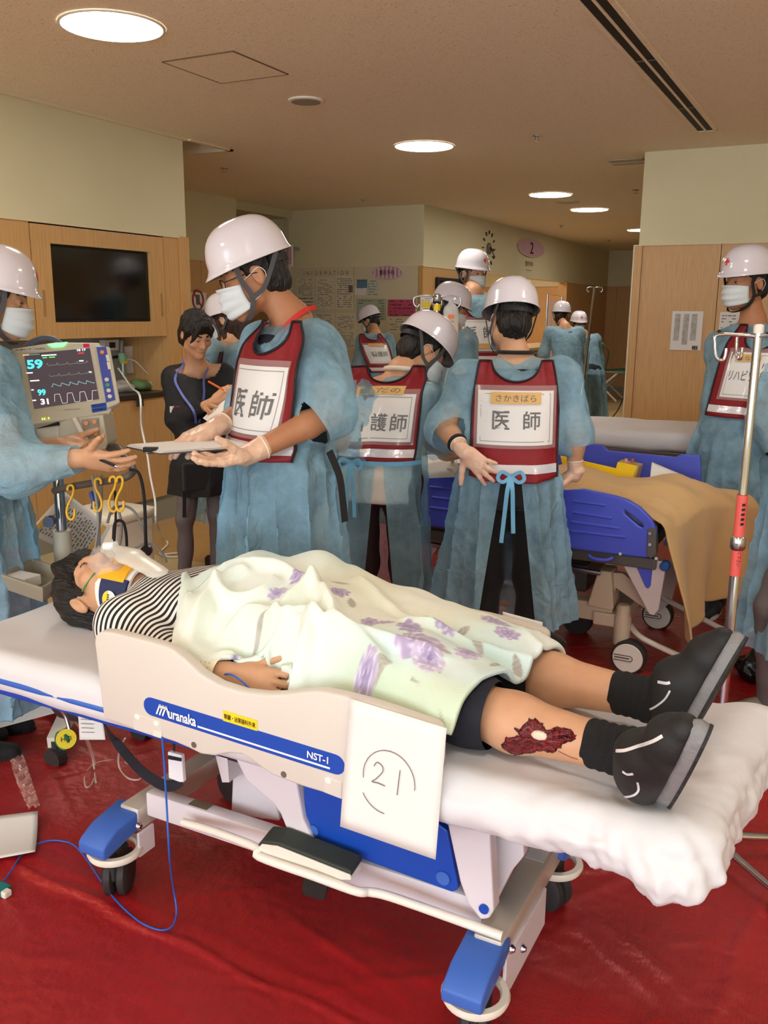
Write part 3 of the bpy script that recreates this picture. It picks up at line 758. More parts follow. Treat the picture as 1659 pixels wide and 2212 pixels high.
def helmet_part(par, c, A, s=1.0, cross=True, strap=True, n=48, tilt=0.0, strap_m=None, tag=False):
    """white safety helmet; A,c = head axes"""
    c = np.array(c, float); A2 = A @ rotx(tilt)
    P = lambda p: c + A2 @ ((np.array(p) + np.array([0, -.006, .052])) * s)
    a, b, hz = .110, .131, .126
    def dome(u, v, off=0):
        cu, su = math.cos(u), math.sin(u); rr = math.cos(v) ** .72; front = max(0, cu)
        return np.array([(a + off) * su * rr, (b + off) * cu * rr, (hz + off) * math.sin(v) ** .95])
    prof = []
    ring = []
    for v in (np.linspace(0, 1, 15) ** .9 * (math.pi / 2 - .02)): ring.append(('d', v))
    V = []; rows = 0
    us = [2 * math.pi * k / n for k in range(n)]
    def brim(u, t):      # t 0..1 outwards
        d = dome(u, 0); fr = max(0, math.cos(u)) ** 2; out = (.006 + .015 * fr) * t
        return d * (1 + out / np.linalg.norm(d)) + np.array([0, 0, -.010 * t - .007 * fr * t])
    for off, seq in ((-.004, [.98, .7, .4, .15, .0]),):
        for v in seq:
            for u in us: V.append(P(dome(u, v * (math.pi / 2 - .02), off)))
            rows += 1
    for u in us: V.append(P(brim(u, .95) + np.array([0, 0, -.004])))
    rows += 1
    inner = rows
    for u in us: V.append(P(brim(u, 1.0)))
    rows += 1
    for u in us: V.append(P(brim(u, .45) + np.array([0, 0, .0015])))
    rows += 1
    for u in us: V.append(P(dome(u, .06) + np.array([0, 0, 0])))
    rows += 1
    for kd, v in ring[2:]:
        for u in us: V.append(P(dome(u, v)))
        rows += 1
    F = []; mi = []
    for i in range(rows - 1):
        for k in range(n):
            F.append((i * n + k, i * n + (k + 1) % n, (i + 1) * n + (k + 1) % n, (i + 1) * n + k)); mi.append(1 if i < inner - 1 else 0)
    F.append(tuple((rows - 1) * n + k for k in range(n))); mi.append(0)
    F.append(tuple(k for k in range(n - 1, -1, -1))); mi.append(1)
    o = mesh('helmet', V, F, None, par, True, local=True, mats=[M_HELM, M_HELM_IN], mi=mi)
    fixn(o)
    if cross:
        mb = MB()
        for hu, hv in ((.14, .048), (.048, .14)):
            g = [[P(dome(-hu + 2 * hu * i / 4, .40 - hv + 2 * hv * j / 4, .0015)) for j in range(5)] for i in range(5)]
            mb.add([g[i][j] for i in range(5) for j in range(5)], [tuple(q) for q in grid_faces(5, 5).tolist()])
        mb.build('emblem', M_RED, o, local=True)
    if strap:
        H = lambda p: c + A @ (np.array(p) * s)
        sm = strap_m or M_STRAP
        for q in (-1, 1):
            f = [P((q * .098, .048, -.006)), H((q * .087, .044, -.0)), H((q * .083, .03, -.055)), H((q * .066, .045, -.098)), H((q * .03, .072, -.122)), H((0, .08, -.126))]
            MB().ribbon(catmull(f, 5), .016 * s, [A @ np.array(v) for v in ([q, .2, 0],) * 11 + ([q, .4, -.3],) * 8 + ([q * .3, .3, -1],) * 7], .002).build('chin_strap', sm, o, local=True)
            g = [P((q * .086, -.085, -.006)), H((q * .088, -.052, .0)), H((q * .087, -.012, -.045)), H((q * .083, .03, -.058))]
            MB().ribbon(catmull(g, 5), .014 * s, A @ np.array([q, -.1, 0]), .002).build('side_strap', sm, o, local=True)
        bk = [P((.09 * math.sin(t), -.115 * math.cos(t), -.02 - .012 * math.cos(t))) for t in np.linspace(-1.1, 1.1, 12)]
        MB().ribbon(bk, .022 * s, [A @ np.array([math.sin(t), -math.cos(t), 0]) for t in np.linspace(-1.1, 1.1, 12)], .003).build('head_band', M_STRAP_B, o, local=True)
    return o
def hair_part(par, c, A, s=1.0, style='short', m=None, seed=1, h=.0045):
    c = np.array(c, float); P = lambda x, y, z: c + A @ (np.array([x, y, z]) * s)
    S = Field(c - .24 * s, c + .20 * s, h)
    e = lambda p, r, k=.015, rot=None, sub=False: S.el(P(*p), np.array(r) * s, A if rot is None else A @ rot, k * s, sub)
    e((0, -.018, .047), (.086, .103, .088), .01)
    e((0, -.055, -.025), (.07, .06, .07), .03)
    if style in ('bob', 'long', 'pony'):
        e((0, -.05, -.03), (.078, .062, .085), .03)
        for q in (-1, 1): S.rc(P(q * .072, .035, .045), P(q * .077, .02, -.07 if style != 'pony' else -.01), .016 * s, .010 * s, .015)
    if style == 'long':
        for q in (-1, 1): S.rc(P(q * .07, .01, .0), P(q * .075, -.005, -.17), .024 * s, .014 * s, .02)
        S.rc(P(0, -.07, -.02), P(0, -.09, -.19), .062 * s, .05 * s, .03)
    if style == 'pony':
        S.rc(P(0, -.11, -.03), P(.0, -.135, -.075), .024 * s, .018 * s, .02); S.rc(P(0, -.135, -.075), P(0.0, -.12, -.125), .022 * s, .008 * s, .015)
    if style == 'bun': e((0, -.12, -.02), (.04, .032, .036), .015)
    if style == 'fringe':
        for t in np.linspace(-1, 1, 7): S.rc(P(t * .055, .07, .085), P(t * .062 + .008, .083 - abs(t) * .02, .03), .016 * s, .007 * s, .015)
        for q in (-1, 1): S.rc(P(q * .07, .04, .06), P(q * .076, .03, -.02), .018 * s, .008 * s, .015)
    # open the face
    if style == 'pony':
        e((0, .115, -.055), (.063, .085, .095), .012, sub=True)
        for q in (-1, 1): S.rc(P(q * .012, .08, .098), P(q * .062, .066, -.012 if q > 0 else .02), .019 * s, .008 * s, .012)
    elif style != 'fringe': e((0, .11, -.045), (.07, .082, .10), .012, sub=True)
    else: e((0, .12, -.06), (.066, .07, .085), .012, sub=True)
    e((0, .02, -.13), (.09, .07, .06), .01, sub=True) if style not in ('long',) else None
    for q in (-1, 1): e((q * .086, -.006, -.012), (.014, .022, .034), .008, sub=True)
    V, F = S.mesh(1); N = vnormals(V, F)
    loc = (V - c) @ A
    V = V + N * (wrinkle(loc * np.array([1, 1, .25]), seed, .0028, 160, 420, 16))[:, None]
    return mesh('hair', V, F, m or M_HAIR, par, True, local=True)

# ---- hands
def hand_field(S, w, d, n, side, s=1.0, curl=(.25, .3, .35, .4), spread=.10, thumb=(.55, .75, .3), tcurl=.25, grow=0.0, k=.006):
    """w wrist, d finger direction, n palm normal, side +1 right / -1 left"""
    w = np.array(w, float); d = unit(d); n = np.array(n, float); n = unit(n - d * (n @ d)); t = np.cross(d, n) * side; g = grow
    S.rc(w - d * .02 * s, w + d * .03 * s, .026 * s + g, .027 * s + g, .015, sq=(n, .72))
    kn = []
    for i, (o, L) in enumerate(((.030, .088), (.010, .094), (-.010, .090), (-.029, .080))):
        p = w + d * L * s + t * o * s - n * (.004 if i in (1, 2) else 0) * s; kn.append(p)
        S.rc(w + d * .025 * s + t * o * .75 * s, p, .015 * s + g, .0115 * s + g, .014)
    S.rc(w + d * .03 * s + t * .018 * s + n * .008 * s, w + d * .06 * s + t * .022 * s + n * .006 * s, .017 * s + g, .013 * s + g, .012)
    for i, (p, L) in enumerate(zip(kn, (.073, .082, .076, .060))):
        c = curl[i] if hasattr(curl, '__len__') else curl; a = 0.0
        f = unit(d + t * spread * (1.3, .4, -.5, -1.4)[i]); q = p; rr = (.0098, .0100, .0094, .0084)[i]
        for j, fr in enumerate((.46, .30, .24)):
            a += c * (.9, 1.15, .8)[j]; dr = f * math.cos(a) + n * math.sin(a); e = q + dr * L * fr * s
            S.rc(q, e, rr * (1 - .1 * j) * s + g, rr * (.92 - .1 * j) * s + g, k); q = e
    b = w + d * .022 * s + t * .024 * s + n * .006 * s
    v = unit(d * thumb[0] + t * thumb[1] + n * thumb[2]); q = b
    for j, L in enumerate((.046, .034, .028)):
        e = q + v * L * s; S.rc(q, e, (.0145, .0115, .0105)[j] * s + g, (.0118, .0105, .0085)[j] * s + g, .010 if j == 0 else k)
        q = e; v = unit(v + unit(d * .8 - t * .5 + n * .5) * tcurl)
# ================================================================== PEOPLE
FWH = np.array([-math.sin(YAW), math.cos(YAW), 0]); RTH = np.array([math.cos(YAW), math.sin(YAW), 0])
def heading(a): a = R(a); return FWH * math.cos(a) + RTH * math.sin(a)      # 0 away from the camera, 90 to image right
class Person:
    def __init__(s, label, pos, face, height=1.72, name='person', group=None):
        """pos: floor point under the hips; face: heading angle"""
        f = heading(face); s.rz = math.atan2(-f[0], f[1]); s.pos = np.array([pos[0], pos[1], pos[2] if len(pos) > 2 else 0.0])
        s.t = thing(name, label, 'person', s.pos, s.rz, group); s.s = height / 1.75; s.face = face
        s.Rz = rotz(s.rz)
        k = s.s
        s.J = {n: np.array(v) * k for n, v in dict(pel=(0, 0, .95), chest=(0, .01, 1.28), neck=(0, -.012, 1.475), head=(0, .02, 1.625),
               shR=(.18, -.01, 1.425), shL=(-.18, -.01, 1.425), elR=(.25, -.03, 1.14), elL=(-.25, -.03, 1.14), wrR=(.27, .06, .90), wrL=(-.27, .06, .90),
               hipR=(.09, 0, .93), hipL=(-.09, 0, .93), knR=(.1, .02, .5), knL=(-.1, .02, .5), anR=(.105, -.02, .09), anL=(-.105, -.02, .09)).items()}
        s.A = np.eye(3)
    def loc(s, w): return s.Rz.T @ (np.array(w, float) - s.pos)
    def dirl(s, w): return s.Rz.T @ np.array(w, float)
    def world(s, l): return s.Rz @ np.array(l, float) + s.pos
    def px(s, **kw):
        """joints from pixel + camera depth"""
        for n, (x, y, d) in kw.items(): s.J[n] = s.loc(dep(x, y, d))
        if 'pel' in kw:
            for q, sg in (('R', 1), ('L', -1)): s.J['hip' + q] = s.J['pel'] + np.array([sg * .088, 0, -.02])
        return s
    def look(s, face, down=0, tilt=0):
        """head heading, downward pitch, sideways tilt (degrees)"""
        s.A = rotz(-R(face - s.face)) @ rotx(-R(down)) @ roty(R(tilt)); return s
    def limb(s, a, b): return s.J[a], s.J[b]
    def body(s, skin=None, h=.006, arms=('R', 'L'), bare=None, head=True, sleeve_t=0.0):
        """head, neck and arms (with hands in `bare`) as one skin; bare: dict side -> hand kwargs"""
        J, k = s.J, s.s; bare = bare or {}
        pts = [J['head'], J['neck']] + [J[j + q] for q in arms for j in ('sh', 'el', 'wr')]
        pts = np.array(pts); lo = pts.min(0) - .17; hi = pts.max(0) + .17
        for q in bare: lo = np.minimum(lo, J['wr' + q] - .21); hi = np.maximum(hi, J['wr' + q] + .21)
        S = Field(lo, hi, h)
        if head: head_field(S, J['head'], s.A, k)
        S.rc(J['head'] + s.A @ np.array([0, -.022, -.05]) * k, J['neck'] + np.array([0, .0, .02]), .050 * k, .055 * k, .018)
        S.rc(J['neck'], J['neck'] + (J['pel'] - J['neck']) * .3, .055 * k, .06 * k, .05)
        for q in arms:
            S.rc(J['neck'] - np.array([0, 0, .03]), J['sh' + q], .05 * k, .052 * k, .04)
            S.rc(J['sh' + q], J['el' + q], .05 * k, .040 * k, .03)
            el, wr = J['el' + q], J['wr' + q]; m = el + (wr - el) * .3
            S.rc(el, m, .039 * k, .041 * k, .03); S.rc(m, wr, .041 * k, .027 * k, .02)
        for q, kw in bare.items(): hand_field(S, J['wr' + q], side=1 if q == 'R' else -1, s=k, **kw)
        V, F = S.mesh(1)
        s.bodyo = mesh('body', V, F, skin or M_SKIN, s.t, True, local=True); return s.bodyo
    def glove(s, q, h=.0038, m=None, **kw):
        J, k = s.J, s.s; w = J['wr' + q]; S = Field(w - .22, w + .22, h)
        hand_field(S, w, side=1 if q == 'R' else -1, s=k, grow=.0015, **kw)
        d = unit(J['el' + q] - w); S.rc(w - d * .01, w + d * .05, .030 * k, .034 * k, .01)
        V, F = S.mesh(1); N = vnormals(V, F); V = V + N * wrinkle(V, 5, .0009, 90, 220, 8)[:, None]
        o = mesh('glove', V, F, m or M_GLOVE, s.t, True, local=True)
        p = w + d * .053; u = unit(np.cross(d, [0, 0, 1.])); v = np.cross(d, u)
        MB().tube([p + (u * math.cos(a) + v * math.sin(a)) * (.0345 * k) for a in np.linspace(0, 2 * math.pi, 24, endpoint=False)], .0028, 6, closed=True).build('cuff_roll', mat('glove_roll', rgb(236, 218, 200), .4), o, smooth=60, local=True)
        return o
    def clothes(s, m=None, h=.012, top=True, shoes=None, legs=True, trm=None, name='clothes', grow=0.0, shirt=True, tmin=.05):
        """shirt and trousers under the gown"""
        J, k = s.J, s.s; out = []
        if legs:
            pts = np.array([J[a + b] for a in ('hip', 'kn', 'an') for b in 'RL'] + [J['pel']]); lo = pts.min(0) - .2; hi = pts.max(0) + .2; lo[2] = max(lo[2], tmin - .02)
            S = Field(lo, hi, h)
            for q in 'RL':
                S.rc(J['hip' + q], J['kn' + q], .090 * k + grow, .066 * k + grow, .04); S.rc(J['kn' + q], J['an' + q], .066 * k + grow, .052 * k + grow, .03)
            S.rc(J['hipR'], J['hipL'], .096 * k, .096 * k, .05); S.el(J['pel'] + np.array([0, 0, .03]), (.155 * k, .11 * k, .12 * k), None, .05)
            S.fn(lambda X, Y, Z: Z - tmin, (lo[0], lo[1], lo[2]), (hi[0], hi[1], tmin + .05), .0, True)
            V, F = S.mesh(1); N = vnormals(V, F); V = V + N * wrinkle(V, 11, .004, 18, 60, 12, (.5, .5, 1.6))[:, None]
            out.append(mesh('trousers', V, F, trm or m or M_BLK, s.t, True, local=True))
        if shirt:
            S = Field(np.minimum(J['pel'], J['neck']) - .32, np.maximum(J['pel'], J['neck']) + .32, h)
            f, lo, hi = stack_fn(s.torso_levels(.9)[:-2]); S.fn(f, lo, hi, .03)
            for q in 'RL': S.rc(J['sh' + q] * .97 + J['neck'] * .03, J['sh' + q] * .55 + J['el' + q] * .45, .062 * k, .058 * k, .05)
            V, F = S.mesh(1); out.append(mesh('shirt', V, F, m or M_BLK, s.t, True, local=True))
        if shoes:
            for q in 'RL': s.shoe(q, **shoes)
        return out
    def shoe(s, q, m=None, sole=None, ang=0.0, h=.006):
        J, k = s.J, s.s; a = J['an' + q]; d = rotz(R(ang)) @ np.array([0, 1., 0]); g = np.array([a[0], a[1], 0])
        S = Field(np.minimum(g, a) - np.array([.2, .26, .02]), np.maximum(g, a) + np.array([.2, .26, .12]), h)
        S.rc(g - d * .045 + [0, 0, .05], g + d * .06 + [0, 0, .045], .038 * k, .04 * k, .03); S.rc(g + d * .06 + [0, 0, .04], g + d * .16 * k + [0, 0, .034], .044 * k, .032 * k, .03)
        S.rc(g - d * .03 + [0, 0, .07], a + np.array([0, 0, .02]), .04 * k, .042 * k, .03)
        S.fn(lambda X, Y, Z: Z - .012, S.lo, S.lo + S.h * S.n, 0, True) if False else None
        V, F = S.mesh(1); V[:, 2] = np.maximum(V[:, 2], .006)
        o = mesh('shoe', V, F, m or M_BLK, s.t, True, local=True)
        b = MB(); pr = []
        for t in np.linspace(0, 2 * math.pi, 28, endpoint=False):
            y = math.cos(t); w_ = .046 * math.sin(t) * (1 - .12 * (y < 0)); pr.append(g + d * (.058 + y * .135 * k) + np.cross(d, [0, 0, 1]) * w_ * k)
        b.prism([p + [0, 0, .004] for p in pr], (0, 0, .022)).build('sole', sole or m or M_BLK, o, local=True)
        return o
    def torso_levels(s, g=1.0, hem=None, hemw=(.27, .23), hip=(.205, .165), waist=(.178, .142), chest=(.195, .142)):
        J, k = s.J, s.s; pel, nk = J['pel'], J['neck']
        def C(t): p = pel + (nk - pel) * t; return p
        L = []
        if hem is not None:
            p0 = np.array([pel[0], pel[1], hem]); z1 = pel[2]
            for t in (0, .5): L.append((hem + (z1 - hem) * t, pel[0], pel[1], (hemw[0] + (hip[0] - hemw[0]) * t) * k * g, (hemw[1] + (hip[1] - hemw[1]) * t) * k * g))
        else: L.append((pel[2] - .12 * k, pel[0], pel[1], hip[0] * .95 * k * g, hip[1] * k * g))
        for t, a, b in ((0, *hip), (.24, *waist), (.5, (waist[0] + chest[0]) / 2, (waist[1] + chest[1]) / 2), (.72, *chest), (.86, chest[0] * .98, chest[1] * .93), (.93, .165, .115), (.985, .105, .085), (1.03, .075, .072)):
            p = C(t); L.append((p[2], p[0], p[1], a * k * g, b * k * g))
        return L
    def gown(s, hem=.30, hemw=(.27, .23), hip=(.215, .178), waist=(.192, .155), chest=(.208, .152), sleeves=None, folds=(9, .02), seed=1, h=.009, m=None, name='gown', cut=True, slit=None, wr=.004, neckr=.078, nkt=.25):
        """sleeves: {side: [(point, radius), ...]} local points ending at the cuff"""
        J, k = s.J, s.s
        lv = s.torso_levels(1.0, hem, hemw, hip, waist, chest); rs = np.random.RandomState(seed)
        ph = rs.uniform(0, 6.28, 4); nf, amp = folds; zt = J['pel'][2] + .1
        def fold(th, Z):
            u = np.clip((zt - Z) / max(.1, zt - (hem if hem is not None else zt - .3)), 0, 1)
            a_ = nf * .5 * th + ph[0] + .7 * np.sin(2 * th + ph[1]) + .35 * np.sin(3 * u + ph[3]); r_ = (1 - np.abs(np.sin(a_))) ** 1.6
            r2 = (1 - np.abs(np.sin((nf - 1.5) * th + ph[2] + u * 1.2))) ** 2
            return amp * 1.9 * u ** .5 * (1.05 * r_ + .5 * r2 * (1 - .4 * u) - .5)
        f, lo, hi = stack_fn(lv, fold=fold)
        allp = [np.array(lo) - .02, np.array(hi) + .02]
        for q, ch in (sleeves or {}).items():
            for p, r_ in ch: allp += [np.array(p) - r_ - .03, np.array(p) + r_ + .03]
        allp = np.array(allp); S = Field(allp.min(0), allp.max(0), h); S.fn(f, lo, hi, .0)
        for q, ch in (sleeves or {}).items():
            S.rc(s.J['neck'] + np.array([0, 0, -.045 * k]) + (J['sh' + q] - J['neck']) * .3, ch[0][0], .068 * k, ch[0][1], .05)
            for (a, ra), (b, rb) in zip(ch, ch[1:]): S.rc(a, b, ra, rb, .045)
        V, F = S.mesh(2); N = vnormals(V, F)
        V = V + N * wrinkle(V, seed, wr * 1.35, 12, 55, 16, (1, 1, .55), .55)[:, None]
        me = bpy.data.meshes.new(name); me.from_pydata(V.tolist(), [], F.tolist())
        bm = bmesh.new(); bm.from_mesh(me)
        def clip(co, no, rad=None, arm=False):
            """drop everything beyond the plane (within rad of co)"""
            co = Vector(co); no = Vector(no).normalized()
            fs = [f_ for f_ in bm.faces if rad is None or (f_.calc_center_median() - co).length < rad]
            g = set(fs); g |= {e for f_ in fs for e in f_.edges}; g |= {v for f_ in fs for v in f_.verts}
            bmesh.ops.bisect_plane(bm, geom=list(g), plane_co=co, plane_no=no, dist=1e-5)
            kill = [f_ for f_ in bm.faces if (f_.calc_center_median() - co).dot(no) > 0 and (rad is None or (f_.calc_center_median() - co).length < rad)]
            if arm: kill = [f_ for f_ in kill if float(f(*[np.float64(q_) for q_ in f_.calc_center_median()])) > .045]
            bmesh.ops.delete(bm, geom=kill, context='FACES')
        if cut:
            if hem is not None: clip((0, 0, hem + .012), (0, 0, -1))
            else: clip((0, 0, lv[0][0] + .012), (0, 0, -1))
            for q, ch in (sleeves or {}).items():
                (a, ra), (b, rb) = ch[-2], ch[-1]; d = unit(np.array(b) - np.array(a)); clip(np.array(b) + d * rb * .15, d, rb * 1.5, True)
            nk = J['neck'] + np.array([0, 0, .012 * k]); clip(nk, unit(np.array([0, nkt, 1.0])), neckr * 1.3 * k)
        if slit:
            # opening down the back: two planes through the axis; slit = (angle centre, half width at top, at hem, z top)
            a0, w0, w1, zt2 = slit; pel = J['pel']
            bk = lambda c: c.z < zt2 and (math.cos(a0) * -(c.y - pel[1]) + math.sin(a0) * (c.x - pel[0])) > 0
            fs = [f_ for f_ in bm.faces if bk(f_.calc_center_median())]
            ux = np.array([math.cos(a0), math.sin(a0), 0]); 
            for sg in (-1, 1):
                p = Vector(pel + ux * w0 * sg); p.z = zt2; q = Vector(pel + ux * w1 * sg); q.z = hem
                n_ = (q - p).cross(Vector((math.sin(a0), -math.cos(a0), 0)))
                fs = [f_ for f_ in bm.faces if bk(f_.calc_center_median())]
                g = set(fs); g |= {e for f_ in fs for e in f_.edges}; g |= {v for f_ in fs for v in f_.verts}
                bmesh.ops.bisect_plane(bm, geom=list(g), plane_co=p, plane_no=n_, dist=1e-5)
            def ins(c):
                if not bk(c): return False
                x = (np.array(c) - pel) @ ux; t = (zt2 - c.z) / (zt2 - hem); return abs(x) < w0 + (w1 - w0) * t
            bmesh.ops.delete(bm, geom=[f_ for f_ in bm.faces if ins(f_.calc_center_median())], context='FACES')
        bm.to_mesh(me); bm.free()
        o = bpy.data.objects.new(name, me); COL.objects.link(o); me.materials.append(m or M_GOWN)
        me.polygons.foreach_set('use_smooth', np.ones(len(me.polygons), dtype=bool)); put(o, s.t, True)
        T = Field(np.array(lo) - .1, np.array(hi) + .1, .012); T.fn(f, lo, hi, .0)      # torso alone, to lay the vest on
        for q, ch in (sleeves or {}).items():
            T.rc(s.J['neck'] + np.array([0, 0, -.045 * k]) + (J['sh' + q] - J['neck']) * .3, J['neck'] + (ch[0][0] - J['neck']) * .9, .068 * k, ch[0][1] * .9, .05)
        V, F = T.mesh(2); s.bvh = BVHTree.FromPolygons(V.tolist(), F.tolist()); s.gowno = o
        s.bvh2 = BVHTree.FromPolygons([v.co[:] for v in me.vertices], [tuple(p.vertices) for p in me.polygons])
        return o
    def sleeve(s, q, t, r0=.083, r1=.078, r2=.075):
        """default sleeve chain from shoulder; t<1 ends on the upper arm, up to 2 ends at the wrist"""
        J, k = s.J, s.s; sh, el, wr = J['sh' + q], J['el' + q], J['wr' + q]; ch = [(sh + np.array([0, 0, -.012 * k]), r0 * k)]
        if t <= 1: ch += [(sh + (el - sh) * t * .5, (r0 + r1) / 2 * k), (sh + (el - sh) * t, r1 * k)]
        else: ch += [(el, r1 * k), (el + (wr - el) * (t - 1), r2 * k)]
        return ch
    def hit(s, x, z, sg, off=0.0):
        """surface point of the gown at local x,z seen from front (sg=1) or back (-1)"""
        r_ = s.bvh.ray_cast(Vector((x, sg * 1.0 + s.J['chest'][1], z)), Vector((0, -sg, 0)))
        if r_[0] is None: return None
        y = r_[0][1]; r2 = s.bvh2.ray_cast(Vector((x, sg * 1.0 + s.J['chest'][1], z)), Vector((0, -sg, 0)))
        if r2[0] is not None: y = sg * max(y * sg, min(r2[0][1] * sg, y * sg + .06))
        return y
    def patch(s, name, fx, sg, off, m, par=None, nu=25, nv=29, blur=7, th=.003, cx=0.0, keep=None):
        """cloth panel lying on the gown; fx(u,v) -> (x,z), u,v in 0..1"""
        X = np.zeros((nu, nv)); Z = np.zeros((nu, nv)); Y = np.full((nu, nv), np.nan)
        for i in range(nu):
            for j in range(nv):
                x, z = fx(i / (nu - 1), j / (nv - 1)); X[i, j], Z[i, j] = x, z
                y = s.hit(x, z, sg)
                if y is not None: Y[i, j] = y * sg
        if np.isnan(Y).all(): return None
        lo_ = np.nanmin(Y)
        for _ in range(60):
            if not np.isnan(Y).any(): break
            P = np.pad(Y, 1, constant_values=np.nan); st = np.stack([P[:-2, 1:-1], P[2:, 1:-1], P[1:-1, :-2], P[1:-1, 2:]])
            with np.errstate(all='ignore'):
                import warnings
                with warnings.catch_warnings(): warnings.simplefilter('ignore'); a = np.nanmean(st, 0)
            Y = np.where(np.isnan(Y), a, Y)
        Y0 = Y.copy()
        for _ in range(blur):
            P = np.pad(Y, 1, mode='edge'); Y = (P[:-2, 1:-1] + P[2:, 1:-1] + P[1:-1, :-2] + P[1:-1, 2:]) / 4; Y = np.maximum(Y, Y0 * .0 + np.minimum(Y0, Y + .05)) if keep is None else Y
        Y = Y + off
        V = np.stack([X, Y * sg, Z], -1).reshape(-1, 3)
        o = mesh(name, V, grid_faces(nu, nv, sg > 0), m, par or s.t, True, local=True)
        if th: md = o.modifiers.new('s', 'SOLIDIFY'); md.thickness = th; md.offset = 1 if False else -1
        G = (X, Y, Z, sg)
        return o, G
    def vest(s, sg, w=.17, ztop=1.44, zbot=1.02, neck=(.085, .13), text_=None, tape=None, name_txt=None, m=None, off=.006, panel=None, tsize=.085, cx=0.0, shade=1.0, letter_m=None, wt=None, lines=True, drop=0.0):
        """tabard on front (sg=1) or back (-1): panel with trim, paper in a clear pocket, reflective band"""
        k = s.s; zt, zb = ztop * k, zbot * k; W = w * k; nw, nd = neck[0] * k, neck[1] * k; Wt = (wt or w * .86) * k
        def fx(u, v):
            a = -1 + 2 * u; top = zt - nd * max(0, 1 - (a * Wt / nw) ** 2) ** .5 * (1 if abs(a * Wt) < nw else 0)
            ww = W + (Wt - W) * max(0, (v - .55) / .45) ** 1.5
            bot = zb - drop * (1 - a * a) * k
            return cx + a * ww, bot + (top - bot) * v
        o, G = s.patch('vest', fx, sg, off, m or M_VEST, nu=33, nv=33)
        X, Y, Z, _ = G
        edge = lambda i, j: np.array([X[i, j], (Y[i, j] + .001) * sg, Z[i, j]])
        nu, nv = X.shape
        for pts in ([edge(0, j) for j in range(nv)], [edge(nu - 1, j) for j in range(nv)], [edge(i, nv - 1) for i in range(nu)]):
            MB().tube(pts, .0045 * k, 6).build('trim', M_VESTTRIM, o, smooth=60, local=True)
        def yat(x, z):
            u = np.clip((x - cx + W) / (2 * W), 0, 1) * (nu - 1); c0 = min(int(u), nu - 2); f_ = u - c0; return float(np.interp(z, Z[c0], Y[c0]) * (1 - f_) + np.interp(z, Z[c0 + 1], Y[c0 + 1]) * f_)
        def flat(name, x0, x1, z0, z1, lift, mm, n=(13, 13), th=.001):
            V = []
            for i in range(n[0]):
                for j in range(n[1]):
                    x = x0 + (x1 - x0) * i / (n[0] - 1); z = z0 + (z1 - z0) * j / (n[1] - 1); V.append((x, (yat(x, z) + lift) * sg, z))
            q = mesh(name, V, grid_faces(*n, sg > 0), mm, o, True, local=True)
            return q
        rd = -sg      # reading direction: as seen from outside, +x is to the reader's left on the front
        rb = .04 * k
        flat('reflective_band', cx - W * .97, cx + W * .97, zb + rb * .5, zb + rb * 1.35, .003, M_REFL, (25, 4)) if lines else None
        if panel:
            px0, px1, pz0, pz1 = [v * k for v in panel]
            flat('pocket', cx + px0 - .012, cx + px1 + .012, pz0 - .012, pz1 + .02, .0075, M_POCKET)
            flat('paper', cx + px0, cx + px1, pz0, pz1, .0035, M_PAPER)
            bw = .0012
            for (a0, b0, a1, b1) in ((px0 + .012, pz0 + .012, px1 - .012, pz0 + .0145), (px0 + .012, pz1 - .0145, px1 - .012, pz1 - .012), (px0 + .012, pz0 + .012, px0 + .0138, pz1 - .012), (px1 - .0138, pz0 + .012, px1 - .012, pz1 - .012)):
                flat('border_line', cx + a0, cx + a1, b0, b1, .0045, M_GREYINK, (9, 9))
            def lay(name, st, x, z, wd, ht, mm, lift=.005, bold=0.0, sp=1.0):
                v, f = text_mesh(st, 1.0, bold, sp); e = v.max(0) - v.min(0); v = v * np.array([wd / e[0], ht / e[1]])
                P = [(x + rd * p[0], (yat(x + rd * p[0], z + p[1]) + lift) * sg, z + p[1]) for p in v]
                mesh(name, P, f, mm, o, local=True)
            if text_:
                for (st, fx_, fz, wd, ht) in text_:
                    lay('lettering', st, cx + rd * fx_ * k, fz * k, wd * k, ht * k, letter_m or M_INK, bold=.012)
            if tape:
                tx, tz, tw, th_ = [v * k for v in tape]
                flat('name_tape', cx + rd * tx - tw / 2, cx + rd * tx + tw / 2, tz - th_ / 2, tz + th_ / 2, .009, M_TAPE, (9, 5))
                if name_txt: lay('handwriting', name_txt, cx + rd * tx, tz, tw * .8, th_ * .58, M_GREYINK, .0105)
        return o
# ================================================================== THE NEAR STRETCHER
M_BEIGE = mat('rail_beige', rgb(214, 206, 198), .42, bump=.03, bscale=400)
M_BLUE = mat('panel_blue', rgb(20, 72, 176), .35)
M_COVER = mat('cover_blue', rgb(62, 104, 190), .45)
M_LILAC = mat('frame_white', rgb(222, 214, 220), .4)
M_ALU = mat('frame_alu', rgb(206, 198, 186), .35, metal=.35)
M_TYRE = mat('tyre_grey', rgb(48, 44, 44), .6)
M_CAP = mat('cap_grey', rgb(226, 220, 208), .4)
M_SHEET = mat('sheet_white', rgb(218, 217, 222), .55, bump=.06, bscale=18, bdetail=5)
M_YLABEL = mat('label_yellow', rgb(246, 212, 36), .5)
M_DKGREY = mat('rubber_dark', rgb(46, 50, 46), .6)
st = thing('stretcher', 'wheeled stretcher with beige side rail and blue brand stripe', 'stretcher', (-1.1, 1.82, 0))
YR = 1.475
def py(pts, c): return [ony(x, y, c) for x, y in pts]
